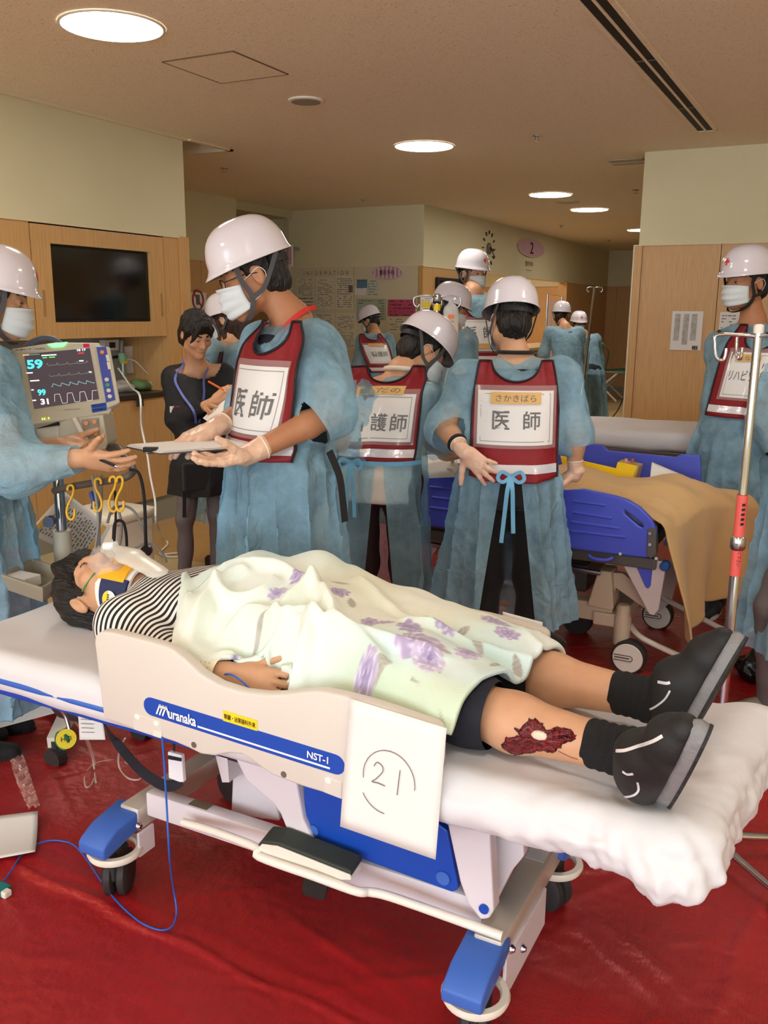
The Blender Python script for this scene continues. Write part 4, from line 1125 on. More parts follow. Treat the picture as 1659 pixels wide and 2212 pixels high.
# near side rail
top = [(203, 1389), (204, 1374), (216, 1364), (240, 1366), (300, 1381), (345, 1393), (372, 1403), (400, 1426), (430, 1455), (470, 1479), (520, 1495), (570, 1501), (615, 1500), (650, 1495), (690, 1493), (735, 1502), (790, 1516), (850, 1535), (900, 1553), (938, 1566), (952, 1580)]
bot = [(950, 1650), (935, 1720), (905, 1765), (860, 1768), (800, 1748), (738, 1728), (700, 1714), (660, 1702), (620, 1688), (583, 1673), (553, 1651), (540, 1640), (523, 1631), (497, 1628), (463, 1634), (433, 1630), (407, 1617), (377, 1604), (330, 1589), (288, 1576), (228, 1555), (222, 1545)]
rail = MB().prism(py(top + bot, YR), (0, .032, 0)).build('side_rail', M_BEIGE, st, bevel=.009, bseg=3, smooth=50)
# stripe with the wordmark
sl = onz(0, 0, 0)
A = ony(327, 1526, YR); B = ony(725, 1651, YR); ux = unit(B - A); uy = unit(np.cross([0, -1., 0], ux) * -1); uy = uy if uy[2] > 0 else -uy
hw = .0225
pts = [A + uy * hw * math.sin(t) * -1 + ux * hw * -abs(math.cos(t)) for t in np.linspace(-math.pi / 2, math.pi / 2, 9)] + [B + uy * hw * math.sin(t) + ux * hw * abs(math.cos(t)) for t in np.linspace(-math.pi / 2, math.pi / 2, 9)]
stripe = MB().prism([p + np.array([0, -.0012, 0]) for p in pts], (0, .003, 0)).build('brand_stripe', M_BLUE, rail)
fr = lambda t, v: A + (B - A) * t + uy * v + np.array([0, -.0018, 0])
M_LW = mat('letter_white', rgb(245, 243, 242), .5)
text('brand_lettering', 'uranaka', fr(.188, -.001), ux, uy, .05, M_LW, rail, bold=.0012, fit=(.080, .026))
mb = MB()
for k in range(3):
    x = .020 + k * .009
    a = A + ux * (x - .002) - uy * .013; b = A + ux * (x + .009) + uy * .014
    mb.ribbon([a + np.array([0, -.003, 0]), b + np.array([0, -.003, 0])], .0042, (0, -1, 0), .0005)
    mb.ribbon([b + np.array([0, -.003, 0]), b + ux * (.004 + .005 * (k == 2)) - uy * (.010 + .016 * (k == 2)) + np.array([0, -.003, 0])], .0042, (0, -1, 0), .0005)
mb.build('brand_mark', M_LW, rail)
mb = MB().beam(fr(.275, -.0125), fr(.975, -.0125), .0008, .0042, uy); mb.build('stripe_line', M_LW, rail)
text('model_lettering', 'NST-1', fr(.915, .005), ux, uy, .03, M_LW, rail, bold=.0006, fit=(.052, .0165))
C_ = ony(519, 1556, YR) + np.array([0, -.0015, 0])
MB().prism([C_ + ux * sx * .046 + uy * sy * .0125 for sx, sy in ((-1, -1), (1, -1), (1, 1), (-1, 1))], (0, .001, 0)).build('department_label', M_YLABEL, rail)
text('department_lettering', '腎臓・泌尿器科外来', C_, ux, uy, .02, M_INK, rail, fit=(.084, .0125), bold=.0002)
for x, y in ((419, 1609), (613, 1673)):
    p = ony(x, y, YR); MB().lathe(p + np.array([0, -.0008, 0]), [(.0075, 0), (.0075, .004), (.0055, .0042)], 16, 'y').build('socket', mat('socket_grey', rgb(120, 114, 110), .4, metal=.5), rail)
for x, y in ((297, 1549), (338, 1563), (709, 1686)):
    p = ony(x, y, YR); MB().lathe(p + np.array([0, -.004, 0]), [(.003, 0), (.0075, .002), (.0075, .006)], 16, 'y').build('cap', mat('cap_white', rgb(240, 236, 230), .35), rail, smooth=40)
for pts in ([(287, 1541), (346, 1559), (351, 1597), (288, 1576)], [(697, 1677), (738, 1690), (738, 1727), (699, 1712)]):
    q = py(pts, YR - .0015); MB().prism(q, (0, .004, 0)).build('hinge_plate', M_BEIGE, rail, bevel=.002)
MB().prism(py([(330, 1578), (349, 1583), (349, 1596), (330, 1590)], YR - .003), (0, .004, 0)).build('latch', M_CAP, rail, bevel=.001)
# far side rail (mirror)
fp = [np.array([p[0] + .01, 2.125, p[2] - .012]) for p in py(top + bot, YR)]
MB().prism(fp, (0, .03, 0)).build('side_rail', M_BEIGE, st, bevel=.009, bseg=3, smooth=50)
# deck under the mattress, blue rim at the head
deck = MB()
deck.bbox((-2.14, 1.50, .545), (-1.2, 2.14, .585), .012); deck.bbox((-1.2, 1.58, .50), (-.25, 2.06, .54), .012)
deck.build('deck', M_BLUE, st, smooth=40)
MB().bbox((-2.16, 1.488, .585), (-1.5, 1.508, .602), .006).build('head_rim', mat('rim_blue', rgb(52, 98, 190), .4), st, smooth=40)
# mattress with white sheet, bunched at the foot
S = Field((-2.3, 1.33, .40), (.08, 2.32, .80), .0085)
def mattress(X, Y, Z):
    hx, hy, hz, r = 1.03, .325, .062, .045
    cz = .603 + .0 * X
    qx = np.abs(X + 1.13) - hx + r; qy = np.abs(Y - 1.815) - hy + r; qz = np.abs(Z - cz) - hz + r
    return np.sqrt(np.maximum(qx, 0) ** 2 + np.maximum(qy, 0) ** 2 + np.maximum(qz, 0) ** 2) + np.minimum(np.maximum(np.maximum(qx, qy), qz), 0) - r
S.fn(mattress, (-2.3, 1.33, .4), (.08, 2.32, .8), 0)
# hanging sheet over the near edge at the leg end and the bunch at the foot
S.rc((-.72, 1.515, .60), (-.30, 1.512, .60), .052, .056, .03); S.rc((-.30, 1.512, .60), (-.20, 1.51, .592), .056, .06, .03)
S.rc((-.20, 1.52, .585), (-.165, 1.80, .58), .082, .085, .04); S.rc((-.165, 1.80, .58), (-.12, 2.06, .595), .085, .09, .04)
S.el((-.055, 2.085, .60), (.075, .095, .075), None, .03); S.el((-.19, 1.485, .57), (.05, .045, .045), None, .03)
V, F = S.mesh(2); N = vnormals(V, F)
ft = np.clip((V[:, 0] + .75) / .4, 0, 1) * np.clip((.675 - V[:, 2]) / .04, .12, 1); hd = np.clip((-1.5 - V[:, 0]) / .3, 0, 1)
# folds fan out from the corner at the foot
c0 = np.array([-.30, 1.60, .68]); an = np.arctan2(V[:, 1] - c0[1], V[:, 0] - c0[0]) + .9 * V[:, 2]
fan = np.sin(an * 13 + 3 * np.sin(an * 3)) * .55 + np.sin(an * 29 + V[:, 2] * 20) * .45
V = V + N * (ft * (fan * .004 + wrinkle(V, 21, .010, 16, 80, 18, (1, 1, 1), .6)) + wrinkle(V, 22, .0012, 12, 40, 10) + hd * wrinkle(V, 23, .003, 10, 30, 8))[:, None]
V[:, 2] = np.maximum(V[:, 2], .445)
o = mesh('mattress_sheet', V, F, M_SHEET, st, True)
# ---- under-frame
fb = MB(); fb.bbox((-1.56, 1.635, .225), (-.60, 1.675, .295), .006); fb.build('base_bar', M_LILAC, st, smooth=40)
fb = MB(); fb.bbox((-1.56, 1.97, .225), (-.60, 2.01, .295), .006); fb.build('base_bar', M_LILAC, st, smooth=40)
MB().bbox((-.60, 1.585, .185), (-.535, 2.04, .25), .006).build('cross_bar', M_ALU, st, smooth=40)
MB().bbox((-1.635, 1.615, .185), (-1.57, 2.08, .25), .006).build('cross_bar', M_ALU, st, smooth=40)
MB().bbox((-.536, 1.60, .10), (-.528, 1.88, .20), .002).build('bar_flange', M_LILAC, st); MB().bbox((-1.566, 1.60, .12), (-1.558, 1.66, .19), .002).build('bar_flange', M_LILAC, st)
for (x, y, z) in ((-.527, 1.62, .215), (-.527, 1.70, .16), (-.527, 2.02, .22), (-1.558, 1.60, .215), (-1.558, 1.95, .22)):
    MB().lathe((x, y, z), [(.010, 0), (.010, .004), (.006, .009), (.006, .010)], 12, 'x').build('bolt', M_CHROME, st, smooth=40)
# lift columns, links and the blue cover panel
MB().prism(py([(503, 1640), (592, 1672), (604, 1775), (498, 1760)], 1.72), (0, .06, 0)).build('lift_column', M_LILAC, st, bevel=.006)
MB().prism(py([(505, 1632), (545, 1628), (640, 1690), (655, 1770), (674, 1812), (668, 1829), (655, 1836), (640, 1827), (622, 1800), (606, 1760), (592, 1738), (532, 1688)], 1.60), (0, .03, 0)).build('lift_link', M_LILAC, st, bevel=.005)
MB().prism(py([(655, 1695), (940, 1775), (966, 1795), (989, 1915), (986, 1925), (975, 1927), (672, 1816), (661, 1806)], 1.615), (0, .02, 0)).build('cover_panel', M_BLUE, st, bevel=.003)
MB().prism(py([(966, 1780), (1058, 1800), (1066, 1968), (1056, 1985), (1038, 1988), (1010, 1952), (993, 1905)], 1.60), (0, .04, 0)).build('lift_link', M_LILAC, st, bevel=.005)
MB().prism(py([(1050, 1800), (1130, 1822), (1132, 1850), (1106, 1882), (1064, 1962), (1050, 1960)], 1.68), (0, .03, 0)).build('lift_link', M_LILAC, st, bevel=.005)
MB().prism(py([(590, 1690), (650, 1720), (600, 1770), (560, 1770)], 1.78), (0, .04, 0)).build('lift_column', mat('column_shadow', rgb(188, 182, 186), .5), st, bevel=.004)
MB().bbox((-1.45, 1.66, .44), (-1.22, 2.0, .545), .006).build('control_box', mat('box_dark', rgb(40, 38, 38), .5), st)
MB().prism(py([(465, 1630), (490, 1625), (495, 1690), (480, 1690)], 1.66), (0, .3, 0)).build('box_side', M_LILAC, st)
for (x, y, c, r, mm) in ((655, 1820, 1.597, .011, M_BLUE), (677, 1794, 1.612, .014, M_COVER), (1045, 1964, 1.597, .011, M_BLUE), (957, 1897, 1.612, .016, M_COVER)):
    p = ony(x, y, c); MB().lathe(p, [(r, -.002), (r, .003)], 20, 'y').build('pivot_cap', mm, st)
# kick rail, pedal and its plates
kr = [ony(396, 1776, 1.60), ony(470, 1798, 1.58), ony(556, 1832, 1.55), ony(560, 1850, 1.535), ony(680, 1893, 1.53), ony(770, 1925, 1.54), ony(800, 1927, 1.56), ony(860, 1942, 1.57), ony(1085, 2022, 1.59)]
MB().tube(catmull(kr, 5), .0105, 12).build('kick_rail', mat('rail_white', rgb(236, 228, 218), .3), st, smooth=60)
pd = [ony(x, y, 1.545) for x, y in ((556, 1826), (566, 1816), (600, 1820), (757, 1882), (760, 1893), (730, 1893), (700, 1890), (580, 1843))]
MB().prism(pd, (0, .05, .012)).build('foot_pedal', mat('pedal_black', rgb(48, 54, 48), .55), st, bevel=.003)
MB().prism([p + np.array([0, -.003, -.008]) for p in pd], (0, .05, .0)).build('pedal_tray', M_CAP, st, bevel=.002)
MB().prism(py([(655, 1893), (708, 1912), (702, 1942), (695, 1946), (656, 1934), (651, 1926)], 1.54), (0, .006, 0)).build('pedal_tab', mat('pedal_tab', rgb(30, 32, 32), .5), st, bevel=.002)
for (x0, y0, x1, y1, tx, dk) in ((636, 1829, 662, 1858, 'ロック', 0), (667, 1833, 702, 1861, '解除', 1), (705, 1842, 736, 1870, 'ロック', 0)):
    q = ony((x0 + x1) / 2, (y0 + y1) / 2, 1.634); w_ = abs(ony(x1, y0, 1.634)[0] - ony(x0, y0, 1.634)[0]) / 2; h_ = .0165
    sg = MB().box((q[0] - w_, 1.632, q[2] - h_), (q[0] + w_, 1.635, q[2] + h_)).build('lock_plate', mat('plate_dark', rgb(44, 38, 36), .4) if dk else mat('plate_bronze', rgb(112, 96, 84), .4), st)
    text('plate_lettering', tx, (q[0], 1.632, q[2]), (1, 0, 0), (0, 0, 1), .02, M_LW if dk else mat('plate_ink', rgb(60, 50, 44), .5), sg, fit=(w_ * 1.5, None))
p = onz(560, 1705, .297)
MB().box((-1.42, 1.64, .296), (-1.36, 1.67, .2965)).build('rating_label', mat('label_bronze', rgb(120, 108, 92), .4), st)
MB().box((-.592, 1.9, .2505), (-.545, 1.99, .2512)).build('rating_label', M_PAPER, st)
def caster(x, y, ang):
    c = thing('caster', '', 'x') if False else None
    w = MB()
    ca, sa = math.cos(ang), math.sin(ang); ax = np.array([ca, sa, 0]); fw = np.array([-sa, ca, 0]); ctr = np.array([x, y, .0625]) + fw * .02
    for sg in (-1, 1):
        prof = [(.02, .004), (.05, .004), (.0615, .010), (.0615, .026), (.052, .033), (.02, .034)]
        V = []; n = 28
        vs = []
        for r_, h_ in prof:
            for k in range(n):
                a = 2 * math.pi * k / n; vs.append(ctr + ax * sg * h_ + fw * r_ * math.cos(a) + np.array([0, 0, 1]) * r_ * math.sin(a))
        fs = [(i * n + k, i * n + (k + 1) % n, (i + 1) * n + (k + 1) % n, (i + 1) * n + k) for i in range(len(prof) - 1) for k in range(n)] + [tuple(range(n)), tuple((len(prof) - 1) * n + k for k in range(n))]
        w.add(vs, fs)
    o = fixn(w.build('wheel', M_TYRE, st)); smooth_angle(o, 40)
    MB().bbox((x - .018, y - .03, .06), (x + .018, y + .035, .15), .008).build('fork', M_DKGREY, o)
    ring = MB(); n = 32; R1, R2 = .052, .074
    ring.lathe((x, y, 0), [(R1, .142), (R1 + .004, .150), (R2 - .004, .150), (R2, .142), (R2 - .004, .132), (R1 + .004, .132), (R1, .142)], n, full=False)
    ring.build('bumper_ring', mat('ring_white', rgb(236, 228, 214), .35), st, smooth=50)
    MB().cyl((x, y, .13), (x, y, .2), .022).build('stem', M_DKGREY, st, smooth=40)
for x, y, ang, dy in ((-1.62, 1.575, .5, -1), (-.575, 1.545, .3, -1), (-.565, 2.075, 1.2, 1), (-1.62, 2.12, 1.3, 1)):
    caster(x, y, ang)
    y0, y1 = y - .085, y + .085
    pf = [(y0, .168), (y0 + .012, .165), (y1 - .03, .19), (y1, .21), (y1, .236), (y1 - .025, .244), (y0 + .05, .228), (y0 + .012, .208), (y0, .198)]
    if dy > 0: pf = [(2 * y - a, b) for a, b in pf]
    MB().prism([(x - .045, a, b) for a, b in pf], (.09, 0, 0)).build('caster_cover', M_COVER, st, bevel=.006, bseg=3, smooth=50)
# parts seen under the head end: strap with buckle, oxygen cylinder with gauge, tag
strap = catmull([onz(205, 1530, .55), ony(250, 1600, 1.66), ony(300, 1660, 1.62), ony(345, 1692, 1.58), ony(372, 1697, 1.56), ony(392, 1685, 1.56)], 6)
bl = MB().ribbon(strap, .028, (0, -1, .4), .0015).build('strap', M_NAVY, st)
q = py([(362, 1624), (392, 1632), (396, 1690), (388, 1690), (364, 1681)], 1.555)
MB().prism(q, (0, .012, 0)).build('buckle', mat('buckle_white', rgb(228, 228, 238), .4), bl, bevel=.002)
MB().prism(py([(363, 1632), (391, 1638), (391, 1645), (363, 1640)], 1.553), (0, .004, 0)).build('buckle_slot', M_NAVY, bl)
MB().ribbon([ony(376, 1600, 1.60), ony(377, 1628, 1.562)], .026, (0, -1, 0), .0015).build('webbing', M_NAVY, bl)
# ================================================================== THE PATIENT
class Lying(Person):
    def __init__(s, label, origin):
        s.Rz = np.array([[0, 0, -1.], [-1., 0, 0], [0, 1., 0]]); s.pos = np.array(origin, float); s.s = 1.0; s.face = 0; s.A = np.eye(3)
        s.t = thing('person', label, 'person', s.pos); s.t.rotation_euler = Matrix(s.Rz.tolist()).to_euler(); s.J = {}
    def w(s, **kw):
        for n, p in kw.items(): s.J[n] = s.loc(p)
        return s
pt = Lying('patient lying on the stretcher in a striped shirt, neck collar and oxygen mask', (-1.1, 1.83, .665))
pt.w(head=(-1.855, 1.80, .765), neck=(-1.70, 1.815, .755), pel=(-1.12, 1.83, .775), shR=(-1.62, 1.645, .755), shL=(-1.60, 2.0, .75), elR=(-1.40, 1.575, .715), elL=(-1.36, 2.05, .73),
     wrR=(-1.20, 1.565, .725), wrL=(-1.15, 2.0, .85), hipR=(-1.05, 1.74, .765), hipL=(-1.05, 1.92, .765), knR=(-.66, 1.635, .745), knL=(-.66, 1.90, .735), anR=(-.285, 1.60, .735), anL=(-.30, 1.87, .735))
pt.A = rotx(R(-4)) @ rotz(R(-8))
J = pt.J
S = Field((-.35, -.16, -1.0), (.35, .32, 1.05), .0055)
head_field(S, J['head'], pt.A)
S.rc(J['head'] + np.array([0, -.02, -.05]), J['neck'], .055, .06, .03)
S.rc(J['neck'], J['neck'] + (J['pel'] - J['neck']) * .3, .06, .065, .05)
for q in 'RL':
    S.rc(J['neck'], J['sh' + q], .05, .05, .04); S.rc(J['sh' + q], J['el' + q], .048, .04, .03); S.rc(J['el' + q], J['wr' + q], .041, .027, .03)
    S.rc(J['hip' + q], J['kn' + q], .085, .062, .03)
    kn, an = J['kn' + q], J['an' + q]; m_ = kn + (an - kn) * .32 + np.array([0, -.006, 0])
    S.rc(kn, m_, .056, .057, .03); S.rc(m_, an, .057, .038, .03)
S.rc(J['neck'] + (J['pel'] - J['neck']) * .3, J['pel'], .07, .08, .05)
hand_field(S, J['wrR'], pt.dirl((1, .04, -.06)), pt.dirl((.05, .75, -.65)), 1, 1.0, curl=(.16, .22, .3, .4), spread=.14, thumb=(.75, .6, .1), tcurl=.1)
V, F = S.mesh(1)
mesh('body', V, F, M_SKIN, pt.t, True, local=True)
hair_part(pt.t, J['head'], pt.A, 1.06, 'fringe', M_HAIR, 4)
face_parts(pt.t, J['head'], pt.A, 1.0, .95)
# striped shirt: bands run across the body
m = bpy.data.materials.new('striped_jersey'); m.use_nodes = True; nt = m.node_tree; b = nt.nodes['Principled BSDF']
tc = nt.nodes.new('ShaderNodeTexCoord'); sp = nt.nodes.new('ShaderNodeSeparateXYZ'); nz = nt.nodes.new('ShaderNodeTexNoise'); nz.inputs['Scale'].default_value = 6
ma = nt.nodes.new('ShaderNodeMath'); ma.operation = 'MULTIPLY_ADD'; ma.inputs[1].default_value = .02
mm = nt.nodes.new('ShaderNodeMath'); mm.operation = 'MULTIPLY'; mm.inputs[1].default_value = 1 / .0165
fr_ = nt.nodes.new('ShaderNodeMath'); fr_.operation = 'FRACT'; gt = nt.nodes.new('ShaderNodeMath'); gt.operation = 'GREATER_THAN'; gt.inputs[1].default_value = .52
mx = nt.nodes.new('ShaderNodeMix'); mx.data_type = 'RGBA'; mx.inputs[6].default_value = rgb(240, 236, 232); mx.inputs[7].default_value = rgb(22, 20, 22)
L = nt.links.new
L(tc.outputs['Object'], sp.inputs[0]); L(tc.outputs['Object'], nz.inputs[0]); L(nz.outputs[0], ma.inputs[0]); L(sp.outputs[2], ma.inputs[2]); L(ma.outputs[0], mm.inputs[0]); L(mm.outputs[0], fr_.inputs[0]); L(fr_.outputs[0], gt.inputs[0]); L(gt.outputs[0], mx.inputs[0]); L(mx.outputs[2], b.inputs['Base Color']); b.inputs['Roughness'].default_value = .85
S = Field((-.33, -.12, -.15), (.33, .28, .68), .0065)
lv = [(-.05, 0, .08, .18, .105), (.15, 0, .085, .175, .10), (.35, 0, .085, .185, .105), (.45, 0, .085, .192, .105), (.50, 0, .082, .18, .10), (.535, .005, .08, .135, .088), (.565, .01, .08, .085, .078)]
f, lo, hi = stack_fn(lv); S.fn(f, lo, hi, 0)
for q in 'RL':
    S.rc(J['neck'] + np.array([0, 0, -.06]), J['sh' + q] + np.array([0, 0, -.01]), .07, .072, .04); S.rc(J['sh' + q] + np.array([0, 0, -.01]), J['el' + q], .07, .058, .03); S.rc(J['el' + q], J['wr' + q] + (J['el' + q] - J['wr' + q]) * .68, .056, .05, .03)
V, F = S.mesh(2); N = vnormals(V, F); V = V + N * wrinkle(V, 31, .004, 16, 55, 14)[:, None]
mesh('shirt', V, F, m, pt.t, True, local=True)
# shorts
S = Field((-.3, -.12, -.62), (.3, .28, .1), .0075)
for q in 'RL':
    kn = J['kn' + q]; S.rc(J['hip' + q], kn + (kn - J['hip' + q]) * .17, .105, .076, .03)
    kill = kn + (kn - J['hip' + q]) * .17
S.el(J['pel'], (.17, .11, .13), None, .04)
V, F = S.mesh(1); N = vnormals(V, F); V = V + N * wrinkle(V, 32, .005, 18, 60, 12)[:, None]
me = mesh('shorts', V, F, M_NAVY, pt.t, True, local=True)
bm = bmesh.new(); bm.from_mesh(me.data); bmesh.ops.bisect_plane(bm, geom=bm.verts[:] + bm.edges[:] + bm.faces[:], plane_co=(0, 0, -.515), plane_no=(0, 0, -1), clear_outer=True); bm.to_mesh(me.data); bm.free()
me.data.polygons.foreach_set('use_smooth', np.ones(len(me.data.polygons), dtype=bool))
# socks and trainers
M_SOCK = mat('sock_black', rgb(26, 26, 28), .95, bump=.5, bscale=160, stretch=(1, 1, 3))
M_SHOE = mat('trainer_black', rgb(24, 24, 26), .6, bump=.08, bscale=200)
M_SOLE = mat('trainer_sole', rgb(128, 126, 128), .55, bump=.4, bscale=35)
M_TREAD = mat('trainer_tread', rgb(38, 37, 38), .7, bump=.5, bscale=60)
FEET = {'R': (np.array([-.225, 1.55, .70]), np.array([-.155, 1.435, .915])), 'L': (np.array([-.235, 1.845, .705]), np.array([-.15, 1.865, .925]))}
for q in 'RL':
    an, kn = pt.world(J['an' + q]), pt.world(J['kn' + q]); hl, toe = FEET[q]
    up = unit(toe - hl); leg = unit(kn - an)
    back = unit(leg - up * (leg @ up))           # from sole towards the shin
    side = np.cross(up, back)
    S = Field(np.minimum(an, hl) - .22, np.maximum(an, toe) + .2, .0045)
    a0 = an + leg * .085
    S.rc(a0, an, .048, .046, .02); S.rc(an, hl + up * .055 + back * .05, .046, .04, .03)
    V, F = S.mesh(1)
    rr = (V - an) @ leg; N = vnormals(V, F); V = V + N * (np.sin(rr * 330 + 2 * np.sin(V[:, 2] * 60)) * .0011)[:, None]
    mesh('sock', V, F, M_SOCK, pt.t, True)
    S = Field(np.minimum(an, hl) - .14, np.maximum(an, toe) + .14, .0042)
    P_ = lambda u, b, s_=0: hl + (up * u + back * b + side * s_) * .87
    S.rc(P_(.01, .05), P_(.09, .05), .044, .046, .02); S.rc(P_(.09, .045), P_(.18, .034), .047, .044, .03); S.rc(P_(.18, .034), P_(.228, .026), .044, .028, .02)
    S.rc(P_(.04, .07), P_(.085, .085), .044, .040, .03)
    V, F = S.mesh(1); d = (V - hl) @ back; V = V + back * np.where(d < .012, .012 - d, 0)[:, None]
    sh = mesh('trainer', V, F, M_SHOE, pt.t, True)
    out = []
    for t in np.linspace(0, 2 * math.pi, 40, endpoint=False):
        u = .115 - math.cos(t) * .145; w_ = (.043 + .006 * math.cos(t * 1 + math.pi)) * math.sin(t); out.append((u, w_))
    n = len(out); prof = [(.018, .98, 0), (.010, 1.04, .0), (.002, 1.08, 0), (-.012, 1.04, 0)]
    V = [P_(.115 + (u - .115) * (1 + (g - 1) * .5), h_ + (.004 * math.sin(i * 1.9) if j == 0 else 0) + .012 * max(0, (.09 - u) / .1) * (j == 0), w_ * g) for j, (h_, g, _) in enumerate(prof) for i, (u, w_) in enumerate(out)]
    F = [(j * n + i, j * n + (i + 1) % n, (j + 1) * n + (i + 1) % n, (j + 1) * n + i) for j in range(len(prof) - 1) for i in range(n)]
    fixn(smooth_angle(mesh('midsole', V, F, M_SOLE, sh), 50))
    V2 = [P_(.115 + (u - .115) * 1.03, h_, w_ * 1.06) for h_ in (-.012, -.019) for (u, w_) in out]
    fixn(mesh('outsole', V2, [(i, (i + 1) % n, n + (i + 1) % n, n + i) for i in range(n)] + [tuple(range(n)), tuple(range(2 * n - 1, n - 1, -1))], M_TREAD, sh))
    T_ = BVHTree.FromPolygons([v.co[:] for v in sh.data.vertices], [tuple(p.vertices) for p in sh.data.polygons])
    for ln, w_ in (([(1332, 1622), (1352, 1621), (1380, 1612), (1410, 1602), (1432, 1590)], .006), ([(1346, 1666), (1356, 1672), (1368, 1671)], .004), ([(1378, 1690), (1380, 1705), (1370, 1716), (1350, 1720), (1338, 1712)], .004)) if q == 'R' else (([(1422, 1473), (1440, 1476), (1448, 1474)], .006), ([(1388, 1536), (1410, 1530), (1435, 1512), (1448, 1492)], .004), ([(1405, 1580), (1415, 1560)], .004)):
        P3 = []
        for a in catmull([(x, y, 0) for x, y in ln], 4):
            r_ = T_.ray_cast(Vector(CAMP), Vector(ray(a[0], a[1])).normalized())
            if r_[0] is not None: P3.append((np.array(r_[0]), np.array(r_[1])))
        if len(P3) > 2: MB().ribbon([a + n_ * .0006 for a, n_ in P3], w_, [n_ for a, n_ in P3], .0015).build('reflective_edge', M_REFL, sh)
# injury make-up on the near shin: ragged red patch with a pale chip
bv = bpy.data.objects[pt.t.children[0].name].data
bvt = BVHTree.FromPolygons([(pt.Rz @ np.array(v.co) + pt.pos).tolist() for v in bv.vertices], [tuple(p.vertices) for p in bv.polygons])
def onskin(px, py_):
    d = ray(px, py_); r_ = bvt.ray_cast(Vector(CAMP), Vector(d).normalized()); return (np.array(r_[0]), np.array(r_[1])) if r_[0] else None
outline = [(1112, 1572), (1126, 1577), (1140, 1558), (1156, 1556), (1170, 1566), (1180, 1580), (1200, 1574), (1222, 1576), (1236, 1588), (1238, 1596), (1220, 1604), (1204, 1616), (1180, 1624), (1160, 1620), (1130, 1628), (1112, 1627), (1094, 1616), (1088, 1604), (1100, 1594), (1118, 1592), (1124, 1584)]
rs = np.random.RandomState(14); oc = [q + np.append(rs.normal(size=2) * 1.9, 0) for q in catmull([(x, y, 0) for x, y in outline], 4, True)]; cen = np.mean([p[:2] for p in oc], 0); V = []; rings = [1.04, .92, .75, .5, .25]; rs = np.random.RandomState(2)
for ri, r_ in enumerate(rings):
    for p in oc:
        q = cen + (p[:2] - cen) * r_; hh = onskin(q[0], q[1]); P0, N0 = hh if hh else (onz(q[0], q[1], .78), np.array([0, 0, 1.]))
        V.append(P0 + N0 * ((.0005, .0035, .0015, .001, .002)[ri] + rs.uniform(0, .004) * (ri > 0)))
hh = onskin(*cen); V.append(hh[0] + hh[1] * .0025); n = len(oc)
F = [(j * n + i, j * n + (i + 1) % n, (j + 1) * n + (i + 1) % n, (j + 1) * n + i) for j in range(len(rings) - 1) for i in range(n)] + [((len(rings) - 1) * n + i, (len(rings) - 1) * n + (i + 1) % n, len(V) - 1) for i in range(n)]
wd = fixn(mesh('wound_makeup', V, F, mat('wound_red', rgb(140, 18, 30), .25, bump=.9, bscale=140, var=.75, vscale=110, coat=.4), pt.t, True))
MB().tube([np.array(V[i]) for i in range(0, n, 1)], [.0006 + .0022 * abs(math.sin(i * 2.7)) * abs(math.sin(i * .37)) for i in range(n)], 6, closed=True).build('crust', mat('crust_dark', rgb(70, 14, 18), .4, bump=.6, bscale=200), wd, smooth=60)
for ln in ([(1180, 1640), (1200, 1655), (1225, 1668), (1250, 1680)], [(1206, 1622), (1230, 1634), (1248, 1640)], [(1130, 1632), (1140, 1640), (1150, 1636)]):
    P3 = [onskin(a[0], a[1]) for a in catmull([(x, y, 0) for x, y in ln], 4)]; P3 = [h for h in P3 if h]
    if len(P3) > 2: MB().ribbon([a + n_ * .0004 for a, n_ in P3], .0022, [n_ for a, n_ in P3], .0004).build('streak', mat('streak_brown', rgb(150, 84, 60), .5), wd)
wd['label'] = 'ragged dark red injury make-up on the shin'
hh = onskin(1166, 1588); mb = MB(); uu = unit(np.cross(hh[1], [0, 1., 0])); vv = np.cross(hh[1], uu)
vs = [hh[0] + hh[1] * (.0075 if r_ < .9 else .003) + (uu * math.cos(a) * .0165 + vv * math.sin(a) * .0095) * r_ for r_ in (1, .75) for a in np.linspace(0, 6.283, 20, endpoint=False)]
mb.add(vs, [(i, (i + 1) % 20, 20 + (i + 1) % 20, 20 + i) for i in range(20)] + [tuple(range(20, 40))]).build('pale_chip', mat('chip_pale', rgb(226, 206, 186), .4), wd, smooth=60)
# neck collar: blue side panel, yellow front, white foam
H = lambda x, y, z: J['head'] + np.array([x, y, z])
def collar_ring(r0, prof, a0, a1, n, name, m, par, tilt=0.0):
    V = []
    for i in range(n):
        a = a0 + (a1 - a0) * i / (n - 1)
        for (rr, zz) in prof: V.append(J['neck'] + np.array([math.sin(a) * (r0 + rr), .008 + math.cos(a) * (r0 * 1.0 + rr), .02 + zz + .032 * math.cos(a) * tilt]))
    k = len(prof); F = [(i * k + j, (i + 1) * k + j, (i + 1) * k + (j + 1) % k, i * k + (j + 1) % k) for i in range(n - 1) for j in range(k)] + [tuple(range(k)), tuple((n - 1) * k + j for j in range(k))]
    return fixn(mesh(name, V, F, m, par, False, local=True))
M_FOAM = mat('foam_white', rgb(236, 234, 230), .9)
cl = collar_ring(.080, [(0, -.055), (.008, -.055), (.014, .06), (.004, .066)], -3.0, 3.0, 40, 'neck_collar', M_FOAM, pt.t, 1); cl['label'] = 'white foam neck collar with navy and yellow panels'
collar_ring(.0915, [(-.002, -.045), (.004, -.045), (.008, .045), (0, .05)], .75, 2.7, 22, 'collar_side', mat('collar_navy', rgb(26, 40, 86), .55), cl, .6)
collar_ring(.0915, [(-.002, -.045), (.004, -.045), (.008, .045), (0, .05)], -2.7, -.75, 22, 'collar_side', MATS['collar_navy'], cl, .6)
